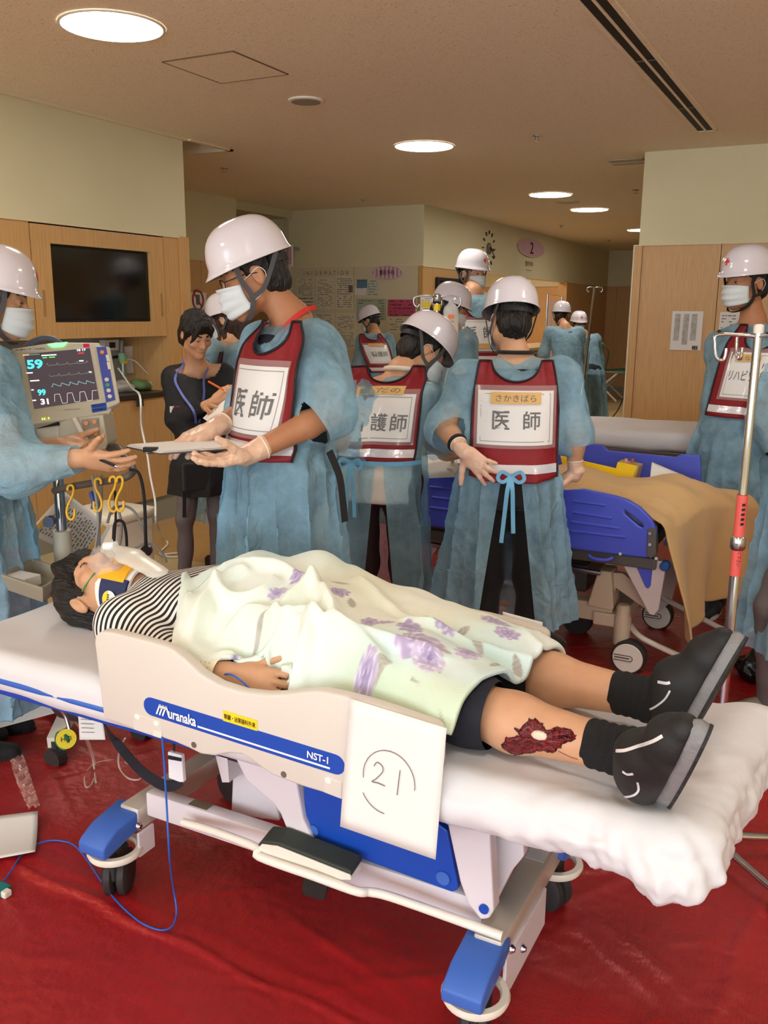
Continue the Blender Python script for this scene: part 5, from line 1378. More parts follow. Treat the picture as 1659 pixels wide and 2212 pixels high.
collar_ring(.0905, [(0, -.04), (.006, -.04), (.010, .05), (.002, .055)], -.85, .85, 18, 'collar_front', mat('collar_yellow', rgb(244, 178, 26), .5), cl, 1)
a = 1.38; nrm = np.array([math.sin(a), math.cos(a), 0]); tx = np.array([-math.cos(a), math.sin(a), 0]); o0 = J['neck'] + np.array([math.sin(a) * .1015, .008 + math.cos(a) * .1015, .03])
MB().add([o0 + (tx * math.cos(t) + np.array([0, 0, 1.]) * math.sin(t)) * .024 for t in np.linspace(0, 6.283, 28, endpoint=False)], [tuple(range(28))]).build('collar_badge', mat('badge_white', rgb(240, 240, 236), .4), cl, local=True)
MB().add([o0 + nrm * .0006 + (tx * math.cos(t) + np.array([0, 0, 1.]) * math.sin(t)) * .023 for t in np.linspace(.2, 3.3, 16)], [tuple(range(16))]).build('badge_half', M_YLABEL, cl, local=True)
mb = MB()
for k in range(5): c_ = o0 + nrm * .001 + tx * (.012 - .006 * k) + np.array([0, 0, .003]); mb.ribbon([c_ - np.array([0, 0, .004]), c_ + np.array([0, 0, .004])], .003, nrm, .0004)
mb.build('badge_print', M_INK, cl, local=True)
for k in range(7):
    a2 = 2.0 + .14 * (k % 3); z2 = .02 + .014 * (k // 2)
    MB().lathe(J['neck'] + np.array([math.sin(a2) * .0995, .008 + math.cos(a2) * .0995, z2 - .02]), [(.0022, -.001), (.0022, .0015)], 8, 'y').build('collar_hole', M_TAPE, cl, local=True)
# oxygen mask with its bag
M_CLEAR = mat('clear_plastic', rgb(240, 245, 245), .12, alpha=.2, spec=.8)
V = []; nu = 20
for r_, h_ in ((.050, 0), (.049, .012), (.042, .030), (.030, .047), (.017, .056), (.012, .058)):
    for k in range(nu):
        t = 2 * math.pi * k / nu; V.append(J['head'] + pt.A @ np.array([r_ * math.cos(t) * .92, .088 + h_ - .02 * (r_ > .04) * abs(math.cos(t)), -.045 + r_ * math.sin(t) * 1.25]))
F = [(j * nu + i, j * nu + (i + 1) % nu, (j + 1) * nu + (i + 1) % nu, (j + 1) * nu + i) for j in range(5) for i in range(nu)]
om = mesh('oxygen_mask', V, F, M_CLEAR, pt.t, True, local=True); om['label'] = 'clear plastic oxygen mask with a reservoir bag'
p0 = J['head'] + pt.A @ np.array([0, .148, -.05])
MB().cyl(p0, p0 + np.array([-.002, .006, -.036]), .0125, 16).build('mask_valve', mat('valve_white', rgb(232, 236, 240), .4), om, smooth=40, local=True)
S = Field(p0 - .26, p0 + .12, .006); q0 = p0 + np.array([0, .004, -.035]); S.rc(q0, q0 + np.array([.02, -.012, -.07]), .014, .034, .01, sq=((.2, 1, 0), .35)); S.rc(q0 + np.array([.02, -.012, -.07]), q0 + np.array([.045, -.035, -.19]), .036, .03, .02, sq=((.2, 1, 0), .3))
V, F = S.mesh(1); mesh('reservoir_bag', V, F, mat('bag_plastic', rgb(236, 232, 222), .25, alpha=.55), om, True, local=True)
MB().tube(catmull([J['head'] + pt.A @ np.array(v) for v in ((.045, .085, -.045), (.068, .06, -.035), (.08, .03, -.02))], 6), .0022, 8).build('elastic', mat('elastic_green', rgb(70, 130, 60), .6), om, local=True)
# wrist label band and sensor lead
wv = pt.world(J['wrR']); ev = pt.world(J['elR']); d = unit(ev - wv); u = unit(np.cross(d, [0, 0, 1.])); v_ = np.cross(d, u); V = []
for t in (.035, .045, .12, .13):
    for k in range(26):
        a = 2 * math.pi * k / 26; r_ = .037 if t in (.035, .13) else .040; V.append(wv + d * t + (u * math.cos(a) + v_ * math.sin(a)) * (r_ + .012 * t))
wb_ = mesh('wrist_paper', V, [(j * 26 + i, j * 26 + (i + 1) % 26, (j + 1) * 26 + (i + 1) % 26, (j + 1) * 26 + i) for j in range(3) for i in range(26)], mat('paper_cream', rgb(236, 228, 200), .7), pt.t, True)
wb_['label'] = 'cream paper record wrapped around the wrist'
mb = MB(); rs = np.random.RandomState(6)
for k in range(5):
    for c_ in range(7):
        t = .05 + .012 * k; a = math.pi * (.55 - .09 * c_) + 3.4; q = lambda a_, t_: wv + d * t_ + (u * math.cos(a_) + v_ * math.sin(a_)) * (.0412 + .012 * t_)
        mb.ribbon([q(a, t), q(a + .06, t + rs.uniform(-.002, .002))], .0014, unit(q(a, t) - wv - d * t), .0003)
mb.build('handwriting', M_GREYINK, wb_)

# ================================================================== PLUSH FLORAL BLANKET
bx0, bx1 = -1.53, -.535
nx_, ny_ = 250, 190
bx = np.linspace(bx0, bx1, nx_); bt = np.linspace(0, 1, ny_)
BX, BT = np.meshgrid(bx, bt, indexing='ij')
yn = np.interp(bx, [-1.53, -1.42, -1.35, -1.26, -1.18, -1.06, -1.02, -.70, -.60, -.535], [1.80, 1.62, 1.525, 1.545, 1.60, 1.60, 1.52, 1.515, 1.50, 1.50])
yf = np.interp(bx, [-1.53, -1.4, -1.0, -.6, -.535], [2.13, 2.14, 2.11, 2.10, 2.02])
BX = BX + .012 * np.sin(BT * 7) * ((BX - bx0) < .1) - .095 * np.clip((BX + 1.1) / .55, 0, 1) * (1 - BT) ** 1.3
BY = yn[:, None] + (yf - yn)[:, None] * BT
hc = np.interp(BX, [-1.53, -1.42, -1.28, -1.12, -.98, -.85, -.7, -.535], [.185, .215, .225, .205, .165, .14, .115, .10])
yc = np.interp(BX, [-1.53, -1.2, -.9, -.535], [1.86, 1.86, 1.82, 1.78]); wd_ = np.interp(BX, [-1.5, -1.2, -.9, -.535], [.29, .31, .30, .30])
q = np.clip(np.abs(BY - yc) / wd_, 0, 1.15); prof = np.clip(1 - q ** 2.2, 0, 1) ** .75
BZ = .682 + hc * prof
lg = np.clip((BX + 1.0) / .25, 0, 1)      # legs under the lower half
BZ += lg * (.030 * np.exp(-((BY - 1.64) / .075) ** 2) + .022 * np.exp(-((BY - 1.90) / .075) ** 2) - .008 * np.exp(-((BY - 1.77) / .055) ** 2))
BZ += .055 * np.exp(-((BX + 1.22) / .10) ** 2 - ((BY - 2.0) / .10) ** 2) + .03 * np.exp(-((BX + 1.40) / .06) ** 2 - ((BY - 1.98) / .14) ** 2)   # raised forearm below
LIFT = np.full(BX.shape, .60)                 # rest on shorts, shirt and body
for ch in pt.t.children:
    if ch.name.split('.')[0] in ('body', 'shirt', 'shorts'):
        T_ = BVHTree.FromPolygons([(pt.Rz @ np.array(v.co) + pt.pos).tolist() for v in ch.data.vertices], [tuple(p.vertices) for p in ch.data.polygons])
        for i in range(0, nx_, 3):
            for j in range(0, ny_, 3):
                r_ = T_.ray_cast(Vector((BX[i, j], BY[i, j], 1.6)), Vector((0, 0, -1)))
                if r_[0] is not None: LIFT[i:i + 3, j:j + 3] = np.maximum(LIFT[i:i + 3, j:j + 3], r_[0][2] + .016)
def maxf(A, n):
    for _ in range(n):
        P = np.pad(A, 1, mode='edge'); A = np.maximum.reduce([P[1:-1, 1:-1], P[:-2, 1:-1], P[2:, 1:-1], P[1:-1, :-2], P[1:-1, 2:]])
    return A
def blurf(A, n):
    for _ in range(n):
        P = np.pad(A, 1, mode='edge'); A = (P[:-2, 1:-1] + P[2:, 1:-1] + P[1:-1, :-2] + P[1:-1, 2:]) / 4
    return A
L1 = blurf(maxf(LIFT, 4), 6); L2 = blurf(maxf(np.maximum(LIFT, .69), 16), 40)
BZ = np.maximum(BZ, L1); BZ = np.maximum(BZ, L2 - .004); BZ = blurf(BZ, 8)
def ridge(pts, amp, wd, z=.86):
    global BZ
    P = np.array([onz(x, y, z)[:2] for x, y in pts]); P = np.array(catmull([(a, b, 0) for a, b in P], 6))[:, :2]
    best = np.full(BX.shape, 9.0); par = np.zeros(BX.shape); sgn = np.zeros(BX.shape)
    for i in range(len(P) - 1):
        a, b = P[i], P[i + 1]; e = b - a; L = e @ e + 1e-9; t = np.clip(((BX - a[0]) * e[0] + (BY - a[1]) * e[1]) / L, 0, 1)
        dx, dy = BX - a[0] - e[0] * t, BY - a[1] - e[1] * t; dd = np.hypot(dx, dy); m_ = dd < best
        best = np.where(m_, dd, best); par = np.where(m_, (i + t) / (len(P) - 1), par); sgn = np.where(m_, np.sign(e[0] * dy - e[1] * dx), sgn)
    tp = np.clip(np.minimum(par, 1 - par) / .12 + .25, 0, 1)
    w2 = np.where(sgn > 0, wd, wd * .62)
    BZ = BZ + amp * tp * np.exp(-(best / w2) ** 2)
for pts, amp, w_, z in (
    (((372, 1395), (420, 1330), (480, 1290), (540, 1278)), .022, .022, .84), (((470, 1212), (520, 1205), (600, 1215), (680, 1250), (730, 1300)), .020, .022, .92),
    (((450, 1240), (500, 1262), (560, 1262), (600, 1245)), .024, .018, .90), (((520, 1275), (600, 1295), (680, 1312), (760, 1335), (840, 1375)), .024, .016, .90),
    (((500, 1430), (520, 1380), (570, 1330), (640, 1300), (690, 1285)), .026, .017, .87), (((400, 1420), (450, 1400), (480, 1405)), .020, .016, .80), (((430, 1400), (470, 1370), (520, 1365)), .018, .014, .82),
    (((690, 1310), (720, 1350), (780, 1370), (860, 1390), (960, 1400)), .016, .018, .86), (((640, 1450), (650, 1400), (690, 1350)), .012, .022, .84), (((860, 1380), (960, 1385), (1080, 1400), (1180, 1420)), .014, .016, .82),
    (((760, 1265), (860, 1320), (960, 1350), (1080, 1365)), .012, .020, .86), (((560, 1345), (590, 1320), (640, 1312), (680, 1320)), .020, .012, .88), (((480, 1310), (540, 1300), (590, 1310)), .018, .014, .87),
    (((1120, 1370), (1150, 1400), (1190, 1430)), .008, .016, .80), (((700, 1400), (760, 1440), (860, 1480)), .008, .03, .82)):
    ridge(pts, amp * 1.45, w_ * 1.05, z)
pv = np.stack([BX, BY, BZ], -1).reshape(-1, 3)
BZ = BZ + (wrinkle(pv, 41, .006, 12, 40, 12, (1, 1, 1), .4)).reshape(BX.shape)
BZ = blurf(BZ, 5); edge = np.clip((BX - bx0) / .05, 0, 1); BZ = BZ - .03 * (1 - edge) ** 2          # rolled-under top hem
e2 = np.clip((bx1 - BX) / .03, 0, 1); BZ = BZ - .01 * (1 - e2) ** 2
we_ = np.clip(1 - BT / .10, 0, 1) ** 1.5 * np.clip((-.95 - BX) / .1, 0, 1); BZ = BZ * (1 - we_) + np.maximum(blurf(LIFT, 2), .70) * we_
BZ = np.where(BT < .1, np.maximum(BZ, .69), BZ); BZ = np.maximum(BZ, .672)
V = np.stack([BX, BY, BZ], -1).reshape(-1, 3)
bo = mesh('plush_blanket', V, grid_faces(nx_, ny_), None, None, True, mats=[bpy.data.materials.new('plush_floral')])
reg(bo, 'pale mint plush blanket with purple flowers spread over the patient', 'blanket')
md = bo.modifiers.new('s', 'SOLIDIFY'); md.thickness = .012; md.offset = -1
# printed flowers and leaves
fx, fy = V[:, 0], V[:, 1]
rs = np.random.RandomState(9)
def sn(k, n=5):
    out = 0
    for _ in range(n):
        a = rs.uniform(0, 6.3); kk = k * rs.uniform(.6, 1.6); out = out + np.sin(fx * kk * math.cos(a) + fy * kk * math.sin(a) + rs.uniform(0, 6.3))
    return out / n
t = np.clip(.5 + 1.1 * sn(9), 0, 1)[:, None]
C0, C1, C2 = np.array(rgb(206, 234, 236)[:3]), np.array(rgb(234, 238, 218)[:3]), np.array(rgb(244, 248, 242)[:3])
Cc = C0 * (1 - t) + C1 * t; t2 = np.clip(.35 + sn(14) * 1.2, 0, 1)[:, None] * .75; Cc = Cc * (1 - t2) + C2 * t2
gb = np.clip((1.60 - fy) / .05, 0, 1) * np.clip((fx + 1.0) / .1, 0, 1); gb = gb[:, None] * .65; Cc = Cc * (1 - gb) + np.array(rgb(200, 212, 170)[:3]) * gb
def xy(px, py_, z): p = onz(px, py_, z); return p[0], p[1]
def leaf(px, py_, L, ang, z=.84, w=.38):
    global Cc
    x, y = xy(px, py_, z); c, s_ = math.cos(ang), math.sin(ang); u = ((fx - x) * c + (fy - y) * s_) / L; v = (-(fx - x) * s_ + (fy - y) * c) / L
    a = np.clip((w * np.clip(1 - u * u, 0, 1) - np.abs(v)) / .1, 0, 1) * (np.abs(u) < 1); tone = (.55 + .45 * np.sin(v * 34 + np.abs(u) * 9))[:, None]
    col = np.array(rgb(150, 142, 136)[:3]) * (1 - tone) + np.array(rgb(188, 180, 172)[:3]) * tone; a = (a * .85)[:, None]; Cc = Cc * (1 - a) + col * a
def stem(p, q, z=.84):
    global Cc
    x, y = xy(*p, z); X2, Y2 = xy(*q, z); e = np.array([X2 - x, Y2 - y]); L = e @ e; tt = np.clip(((fx - x) * e[0] + (fy - y) * e[1]) / L, 0, 1)
    dd = np.hypot(fx - x - e[0] * tt, fy - y - e[1] * tt - .01 * np.sin(tt * 3.14)); a = np.clip((.0035 - dd) / .002, 0, 1)[:, None] * .8; Cc = Cc * (1 - a) + np.array(rgb(160, 156, 140)[:3]) * a
def flower(px, py_, r, z=.84, n=9, seed=0, pale=.3):
    global Cc
    x, y = xy(px, py_, z); dx, dy = fx - x, fy - y; rr = np.hypot(dx, dy) / r; th = np.arctan2(dy, dx) + .6 * rr + seed
    lim = .72 + .20 * np.abs(np.sin(th * n / 2)) + .10 * np.sin(th * 2 + seed); a = np.clip((lim - rr) / .10, 0, 1)[:, None] * .95
    st_ = .5 + .5 * np.sin(th * n + 3 * np.sin(rr * 9 + seed)); ring = .5 + .5 * np.sin(rr * 15 + 1.5 * np.sin(th * 3 + seed))
    k = np.clip(.62 * st_ * ring + pale * rr + .1, 0, 1)[:, None]
    col = np.array(rgb(128, 104, 170)[:3]) * (1 - k) + np.array(rgb(232, 222, 240)[:3]) * k; dk = np.clip((.2 - rr) / .15, 0, 1)[:, None] * .6; col = col * (1 - dk) + np.array(rgb(112, 92, 140)[:3]) * dk
    Cc = Cc * (1 - a) + col * a
for p, q in (((690, 1440), (640, 1470)), ((745, 1420), (720, 1480)), ((745, 1420), (800, 1465)), ((840, 1465), (740, 1490)), ((890, 1440), (960, 1480)), ((1000, 1400), (950, 1440)), ((760, 1340), (700, 1370))): stem(p, q)
for a in ((745, 1440, .035, 1.1), (700, 1475, .028, .3), (760, 1335, .03, 2.2), (735, 1300, .028, .6), (950, 1410, .03, .2), (1000, 1355, .03, 1.4), (1030, 1375, .028, 2.6), (1105, 1440, .03, .9), (720, 1235, .03, .2), (570, 1235, .03, 2.7), (560, 1340, .022, 1.2),
          (880, 1400, .026, 2.4), (690, 1500, .028, 1.9), (930, 1360, .024, .9), (1120, 1395, .03, 2.2), (820, 1425, .03, .5), (980, 1520, .03, .7), (540, 1450, .026, .6), (690, 1215, .026, .4), (640, 1500, .02, 2.0), (800, 1500, .03, .8), (1070, 1420, .026, 1.5)): leaf(*a)
for a in ((505, 1385, .052, .82, 11, 1.0, .1), (665, 1452, .058, .82, 9, .3, .35), (632, 1440, .034, .82, 8, 2, .2), (905, 1445, .062, .80, 10, 1.7, .4), (885, 1378, .04, .84, 8, .9, .2), (1070, 1350, .042, .82, 9, 2.4, .25), (1095, 1390, .034, .8, 8, .2, .25),
          (650, 1232, .036, .92, 8, 1.1, .25), (925, 1500, .046, .76, 10, 2.8, .75), (545, 1215, .034, .9, 8, .5, .3), (600, 1262, .028, .9, 8, 1.5, .4), (540, 1400, .04, .82, 9, 1.9, .15), (960, 1400, .035, .8, 8, .4, .3), (790, 1420, .03, .84, 8, 2.2, .5), (1010, 1480, .04, .76, 9, 1.2, .6), (730, 1270, .036, .9, 8, 1.4, .25), (800, 1310, .03, .9, 8, .8, .3), (830, 1330, .026, .88, 7, 2.1, .4)): flower(a[0], a[1], a[2], a[3], a[4], a[5], a[6])
ca = bo.data.color_attributes.new('print', 'FLOAT_COLOR', 'POINT'); ca.data.foreach_set('color', np.concatenate([Cc, np.ones((len(Cc), 1))], 1).ravel())
m = bo.data.materials[0]; m.use_nodes = True; nt = m.node_tree; b = nt.nodes['Principled BSDF']; at = nt.nodes.new('ShaderNodeAttribute'); at.attribute_name = 'print'
tc = nt.nodes.new('ShaderNodeTexCoord'); nz = nt.nodes.new('ShaderNodeTexNoise'); nz.inputs['Scale'].default_value = 380; bp = nt.nodes.new('ShaderNodeBump'); bp.inputs['Strength'].default_value = .35; bp.inputs['Distance'].default_value = .004
nt.links.new(at.outputs[0], b.inputs['Base Color']); nt.links.new(tc.outputs['Object'], nz.inputs[0]); nt.links.new(nz.outputs[0], bp.inputs['Height']); nt.links.new(bp.outputs[0], b.inputs['Normal'])
b.inputs['Roughness'].default_value = .95; b.inputs['Sheen Weight'].default_value = .25; b.inputs['Specular IOR Level'].default_value = .1
MATS['plush_floral'] = m
# ================================================================== PAPERS ON THE STRETCHER, LEADS
def sheet_paper(name, label, corners, curl=.0, m=None, n=12, cat='paper', nrm=None):
    """bent paper through four corner points (tl, tr, br, bl)"""
    a, b, c, d = [np.array(q, float) for q in corners]; V = []; nn = nrm if nrm is not None else unit(np.cross(b - a, d - a))
    for i in range(n):
        for j in range(n):
            u, v = i / (n - 1), j / (n - 1); V.append((a * (1 - u) + b * u) * (1 - v) + (d * (1 - u) + c * u) * v + nn * curl * math.sin(v * math.pi) * (.6 + .4 * u))
    o = mesh(name, V, grid_faces(n, n), m or M_PAPER, None, True)
    md = o.modifiers.new('s', 'SOLIDIFY'); md.thickness = .0008
    return reg(o, label, cat)
yp = YR - .004
pc = [ony(755, 1508, yp), ony(965, 1573, yp), ony(941, 1857, yp - .02), ony(735, 1785, yp - .02)]
po = sheet_paper('number_paper', 'white paper with a handwritten circled number taped to the side rail', pc, .0)
ux = unit(pc[1] - pc[0]); uy = unit(pc[0] - pc[3]); ce = (pc[0] + pc[2]) / 2 + np.array([0, -.003, 0]); cn = unit(np.cross(ux, uy))
g = MB(); off = np.array([-.005, -.008, 0])
R0 = .058
stroke(g, [(off[0] + R0 * math.cos(t), off[1] + .003 + R0 * 1.05 * math.sin(t)) for t in np.linspace(-.05, 3.35, 24)], ce, ux, uy, .0007, .001)
stroke(g, [(off[0] - .006 + R0 * math.cos(t), off[1] - .010 + R0 * 1.05 * math.sin(t)) for t in np.linspace(3.7, 4.75, 8)], ce, ux, uy, .0007, .001)
stroke(g, [tuple(q[:2]) for q in catmull([(-.040, .014, 0), (-.034, .024, 0), (-.022, .020, 0), (-.020, .008, 0), (-.034, -.012, 0), (-.042, -.020, 0), (-.028, -.019, 0), (-.012, -.020, 0)], 4)], ce, ux, uy, .0008, .001)
stroke(g, [(.018, .024), (.017, .0), (.016, -.03)], ce, ux, uy, .0008, .001)
g.build('handwritten_number', mat('pencil', rgb(96, 92, 96), .6), po)
MB().add([ony(835, 1533, yp - .002), ony(862, 1541, yp - .002), ony(860, 1548, yp - .002), ony(833, 1540, yp - .002)], [(0, 1, 2, 3)]).build('tape', M_POCKET, po)
p2 = [ony(1085, 1322, 2.155), ony(1171, 1345, 2.155), ony(1172, 1400, 2.155), ony(1085, 1380, 2.155)]
sheet_paper('rail_paper', 'white paper stuck on the far side rail', [p + np.array([0, .004, 0]) for p in p2], 0)
sheet_paper('floor_paper', 'white paper lying on the red sheet beside a lead', [onz(-60, 1770, .035), onz(82, 1752, .04), onz(76, 1840, .034), onz(-60, 1865, .03)], .014)
M_LEAD = mat('lead_blue', rgb(34, 96, 200), .35)
ld = thing('sensor_lead', 'thin blue sensor lead hanging from the stretcher and trailing on the floor', 'cable', onz(350, 2008, .01))
c1 = [ony(470, 1462, 1.555), ony(495, 1456, 1.535), ony(520, 1470, 1.525), ony(545, 1494, 1.508)]
MB().tube(catmull(c1, 6), .0022, 8).build('lead_end', M_LEAD, ld, smooth=60)
c2 = [ony(350, 1592, 1.472), ony(354, 1640, 1.470), ony(360, 1740, 1.462), ony(366, 1850, 1.45)] + [onz(x, y, z) for x, y, z in ((374, 1915, .10), (381, 1960, .04), (378, 1990, .022), (365, 2006, .02), (340, 2008, .02), (300, 1990, .02), (255, 1950, .02), (220, 1905, .02), (190, 1860, .02), (165, 1830, .02), (140, 1818, .02), (100, 1817, .02), (55, 1838, .02), (25, 1880, .02), (8, 1905, .02))]
MB().tube(catmull(c2, 8), .0024, 8).build('lead', M_LEAD, ld, smooth=60)
cp = onz(0, 1925, .015)
MB().bbox(cp - [.03, .025, .012], cp + [.018, .025, .012], .006).build('connector', mat('connector_teal', rgb(30, 120, 120), .4), ld); MB().bbox(cp + [.012, -.012, -.008], cp + [.034, .012, .010], .004).build('connector_boot', M_CAP, ld)
# oxygen cylinder with gauge slung under the head end, tag, tubing
oc_ = thing('oxygen_cylinder', 'oxygen cylinder with a yellow-capped gauge slung under the stretcher head', 'gas cylinder', (-2.0, 2.0, .2))
gp = dep(143, 1596, 2.62)
MB().lathe(gp + [0, 0, 0], [(.026, -.02), (.03, -.015), (.03, .012), (.026, .018)], 20, 'y').build('gauge', mat('gauge_green', rgb(40, 110, 70), .4), oc_, smooth=40)
fd = unit(-ray(143, 1596)); MB().tube([gp + fd * .012, gp + fd * .03], .0285, 20).build('gauge_cap', mat('gauge_yellow', rgb(226, 204, 30), .4), oc_, smooth=40)
text('gauge_lettering', 'HO', gp + fd * .031, np.cross([0, 0, 1.], fd), np.cross(fd, unit(np.cross([0, 0, 1.], fd))), .02, M_INK, oc_)
c0 = dep(150, 1520, 2.75); MB().tube([c0 + [-.25, .12, .02], c0, c0 + [.10, -.04, -.005]], [.05, .05, .02], 16).build('cylinder', mat('cyl_dark', rgb(48, 50, 54), .4), oc_, smooth=40)
MB().tube(catmull([dep(112, 1492, 2.6), dep(118, 1515, 2.58), dep(140, 1545, 2.6), dep(150, 1575, 2.6)], 5), .006, 8).build('valve_pipe', M_STEEL, oc_, smooth=60)
tg = [dep(166, 1512, 2.5), dep(215, 1520, 2.5), dep(228, 1598, 2.48), dep(172, 1598, 2.5)]
to = sheet_paper('record_tag', 'white paper tag hanging under the stretcher head', tg, .004)
mb = MB(); rs = np.random.RandomState(8)
for k in range(7):
    v = .15 + .11 * k; a = (tg[0] * (1 - v) + tg[3] * v); b = (tg[1] * (1 - v) + tg[2] * v)
    mb.ribbon([a * .9 + b * .1 + fd * .003, a * .4 + b * .6 + fd * .003], .0014, fd, .0004)
mb.build('print', M_GREYINK, to)
M_TUBE = mat('clear_tubing', rgb(236, 226, 214), .2, alpha=.45)
tb = thing('oxygen_tubing', 'clear oxygen tubing looping down to the red floor', 'tubing', onz(200, 1650, .01))
MB().tube(catmull([ony(112, 1470, 1.75), ony(150, 1540, 1.78), onz(190, 1600, .2), onz(205, 1650, .02), onz(200, 1690, .014), onz(186, 1700, .014), onz(184, 1675, .014), onz(205, 1650, .014), onz(250, 1642, .014), onz(280, 1652, .014), onz(305, 1672, .014), onz(300, 1684, .014), onz(275, 1680, .014), onz(257, 1655, .02), onz(258, 1620, .1), onz(270, 1595, .25)], 8), .0032, 8).build('tube', M_TUBE, tb, smooth=60)
MB().tube(catmull([ony(165, 1530, 1.75), ony(180, 1580, 1.75), onz(200, 1640, .05), onz(207, 1690, .016)], 8), .0032, 8).build('tube', M_TUBE, tb, smooth=60)
# ================================================================== THE SECOND BED AND WHAT LIES ON IT
def plate(name, outline, holes, yplane, th, m, parent, bev=.004):
    """flat plate in the plane y = yplane from (x,z) outlines, with holes"""
    cu = bpy.data.curves.new('c', 'CURVE'); cu.dimensions = '2D'; cu.fill_mode = 'BOTH'; cu.extrude = th / 2 - bev; cu.bevel_depth = bev; cu.bevel_resolution = 2
    for pl in [outline] + holes:
        sp = cu.splines.new('POLY'); sp.points.add(len(pl) - 1); sp.use_cyclic_u = True
        for p, q in zip(sp.points, pl): p.co = (q[0], q[1], 0, 1)
    o = bpy.data.objects.new('c', cu); COL.objects.link(o); dg = bpy.context.evaluated_depsgraph_get(); me = bpy.data.meshes.new_from_object(o.evaluated_get(dg))
    V = [(v.co.x, yplane - v.co.z, v.co.y) for v in me.vertices]; F = [tuple(p.vertices) for p in me.polygons]
    bpy.data.objects.remove(o); bpy.data.curves.remove(cu); bpy.data.meshes.remove(me)
    return smooth_angle(mesh(name, V, F, m, parent), 40)
def xz(pts, c): return [(p[0], p[2]) for p in py(pts, c)]
M_PURP = mat('rail_violet', rgb(72, 84, 196), .38, bump=.04, bscale=300)
M_BEDB = mat('bed_beige', rgb(196, 176, 152), .45)
M_BEDG = mat('bed_grey', rgb(92, 86, 82), .45, metal=.3)
b2 = thing('hospital_bed', 'hospital bed with violet side panels under a tan blanket', 'bed', (-1.3, 4.1, 0))
Y2 = 3.72
rr = xz([(1010, 1042), (1120, 1050), (1225, 1061), (1262, 1059), (1330, 1074), (1356, 1082), (1382, 1098), (1404, 1120), (1415, 1143), (1413, 1190), (1404, 1200), (1380, 1199), (1234, 1181), (1040, 1155), (1012, 1148), (1006, 1130)], Y2)
hole = xz([(1347, 1098), (1353, 1098), (1392, 1128), (1395, 1138), (1390, 1142), (1380, 1138), (1348, 1110)], Y2)
pA = plate('side_panel', rr, [hole], Y2, .03, M_PURP, b2, .007)
ll = xz([(892, 1062), (894, 1044), (906, 1032), (985, 1030), (998, 1034), (1000, 1050), (996, 1135), (985, 1141), (915, 1130), (903, 1122)], Y2)
hl_ = xz([(899, 1058), (908, 1043), (919, 1040), (922, 1046), (912, 1062), (903, 1064)], Y2)
pB = plate('side_panel', ll, [hl_], Y2, .03, M_PURP, b2, .007)
for par, bars in ((pA, (((1238, 1082), (1308, 1091)), ((1238, 1106), (1322, 1119)), ((1234, 1127), (1340, 1141)), ((1234, 1147), (1352, 1160)), ((1060, 1080), (1110, 1086)), ((1050, 1110), (1110, 1118)))), (pB, (((930, 1052), (985, 1056)), ((934, 1074), (985, 1080)), ((930, 1096), (985, 1103))))):
    for a, b in bars:
        MB().tube([ony(*a, Y2 - .013), ony(*b, Y2 - .013)], .0075, 10).build('panel_rib', M_PURP, par, smooth=60)
MB().tube(catmull([ony(1272, 1200, Y2 - .02), ony(1283, 1207, Y2 - .03), ony(1310, 1210, Y2 - .03), ony(1324, 1204, Y2 - .02)], 5), .008, 10).build('panel_handle', M_PURP, pA, smooth=60)
MB().bbox((-1.85, 3.735, .50), (-.66, 3.775, .548), .005).build('side_bar', M_BEDG, b2); MB().bbox((-1.85, 4.42, .50), (-.66, 4.46, .548), .005).build('side_bar', M_BEDG, b2)
MB().prism(py([(1398, 1142), (1416, 1140), (1417, 1198), (1405, 1208), (1396, 1200)], Y2 - .018), (0, .05, 0)).build('corner_bracket', M_BEDG, b2, bevel=.003)
for x, y in ((1404, 1152), (1404, 1176), (1340, 1196), (1418, 1206)):
    p = ony(x, y, Y2 - .02); MB().lathe(p, [(.007, -.004), (.009, 0), (.009, .006)], 12, 'y').build('bolt', M_STEEL, b2, smooth=40)
MB().bbox((-2.1, 3.76, .54), (-.70, 4.44, .60), .015).build('deck', M_BEDG, b2); MB().bbox((-2.1, 3.77, .60), (-.72, 4.43, .735), .03).build('mattress', mat('mattress_grey', rgb(170, 170, 176), .7), b2, smooth=60)
# far side panel, raised
far = xz([(1180, 962), (1260, 960), (1300, 963), (1312, 975), (1460, 990), (1472, 984), (1510, 985), (1515, 1060), (1180, 1050)], 4.49)
plate('side_panel', far, [], 4.49, .03, M_PURP, b2, .006)
far2 = xz([(880, 992), (960, 985), (1160, 985), (1160, 1045), (880, 1045)], 4.49); plate('side_panel', far2, [], 4.49, .03, M_PURP, b2, .006)
# leg linkage
MB().prism(py([(1338, 1206), (1440, 1214), (1422, 1318), (1412, 1330), (1402, 1326)], 3.76), (0, .03, 0)).build('leg_plate', mat('leg_lilac', rgb(206, 192, 190), .45), b2, bevel=.003)
MB().prism(py([(1369, 1212), (1410, 1217), (1405, 1266), (1400, 1272), (1394, 1268)], 3.752), (0, .012, 0)).build('leg_inset', M_PURP, b2, bevel=.002)
MB().prism(py([(1300, 1236), (1345, 1238), (1425, 1300), (1400, 1320), (1330, 1270), (1318, 1320)], 3.86), (0, .03, 0)).build('lift_arm', M_BEDB, b2, bevel=.003)
MB().prism(py([(905, 1140), (960, 1160), (935, 1200), (925, 1190)], 3.80), (0, .03, 0)).build('leg_plate', MATS['leg_lilac'], b2, bevel=.003)
MB().prism(py([(1430, 1210), (1470, 1225), (1450, 1300), (1415, 1330)], 4.38), (0, .03, 0)).build('leg_plate', MATS['leg_lilac'], b2, bevel=.003)
MB().prism(py([(1292, 1232), (1320, 1236), (1325, 1312), (1322, 1320), (1268, 1308)], 3.82), (0, .12, 0)).build('base_cover', M_BEDB, b2, bevel=.006)
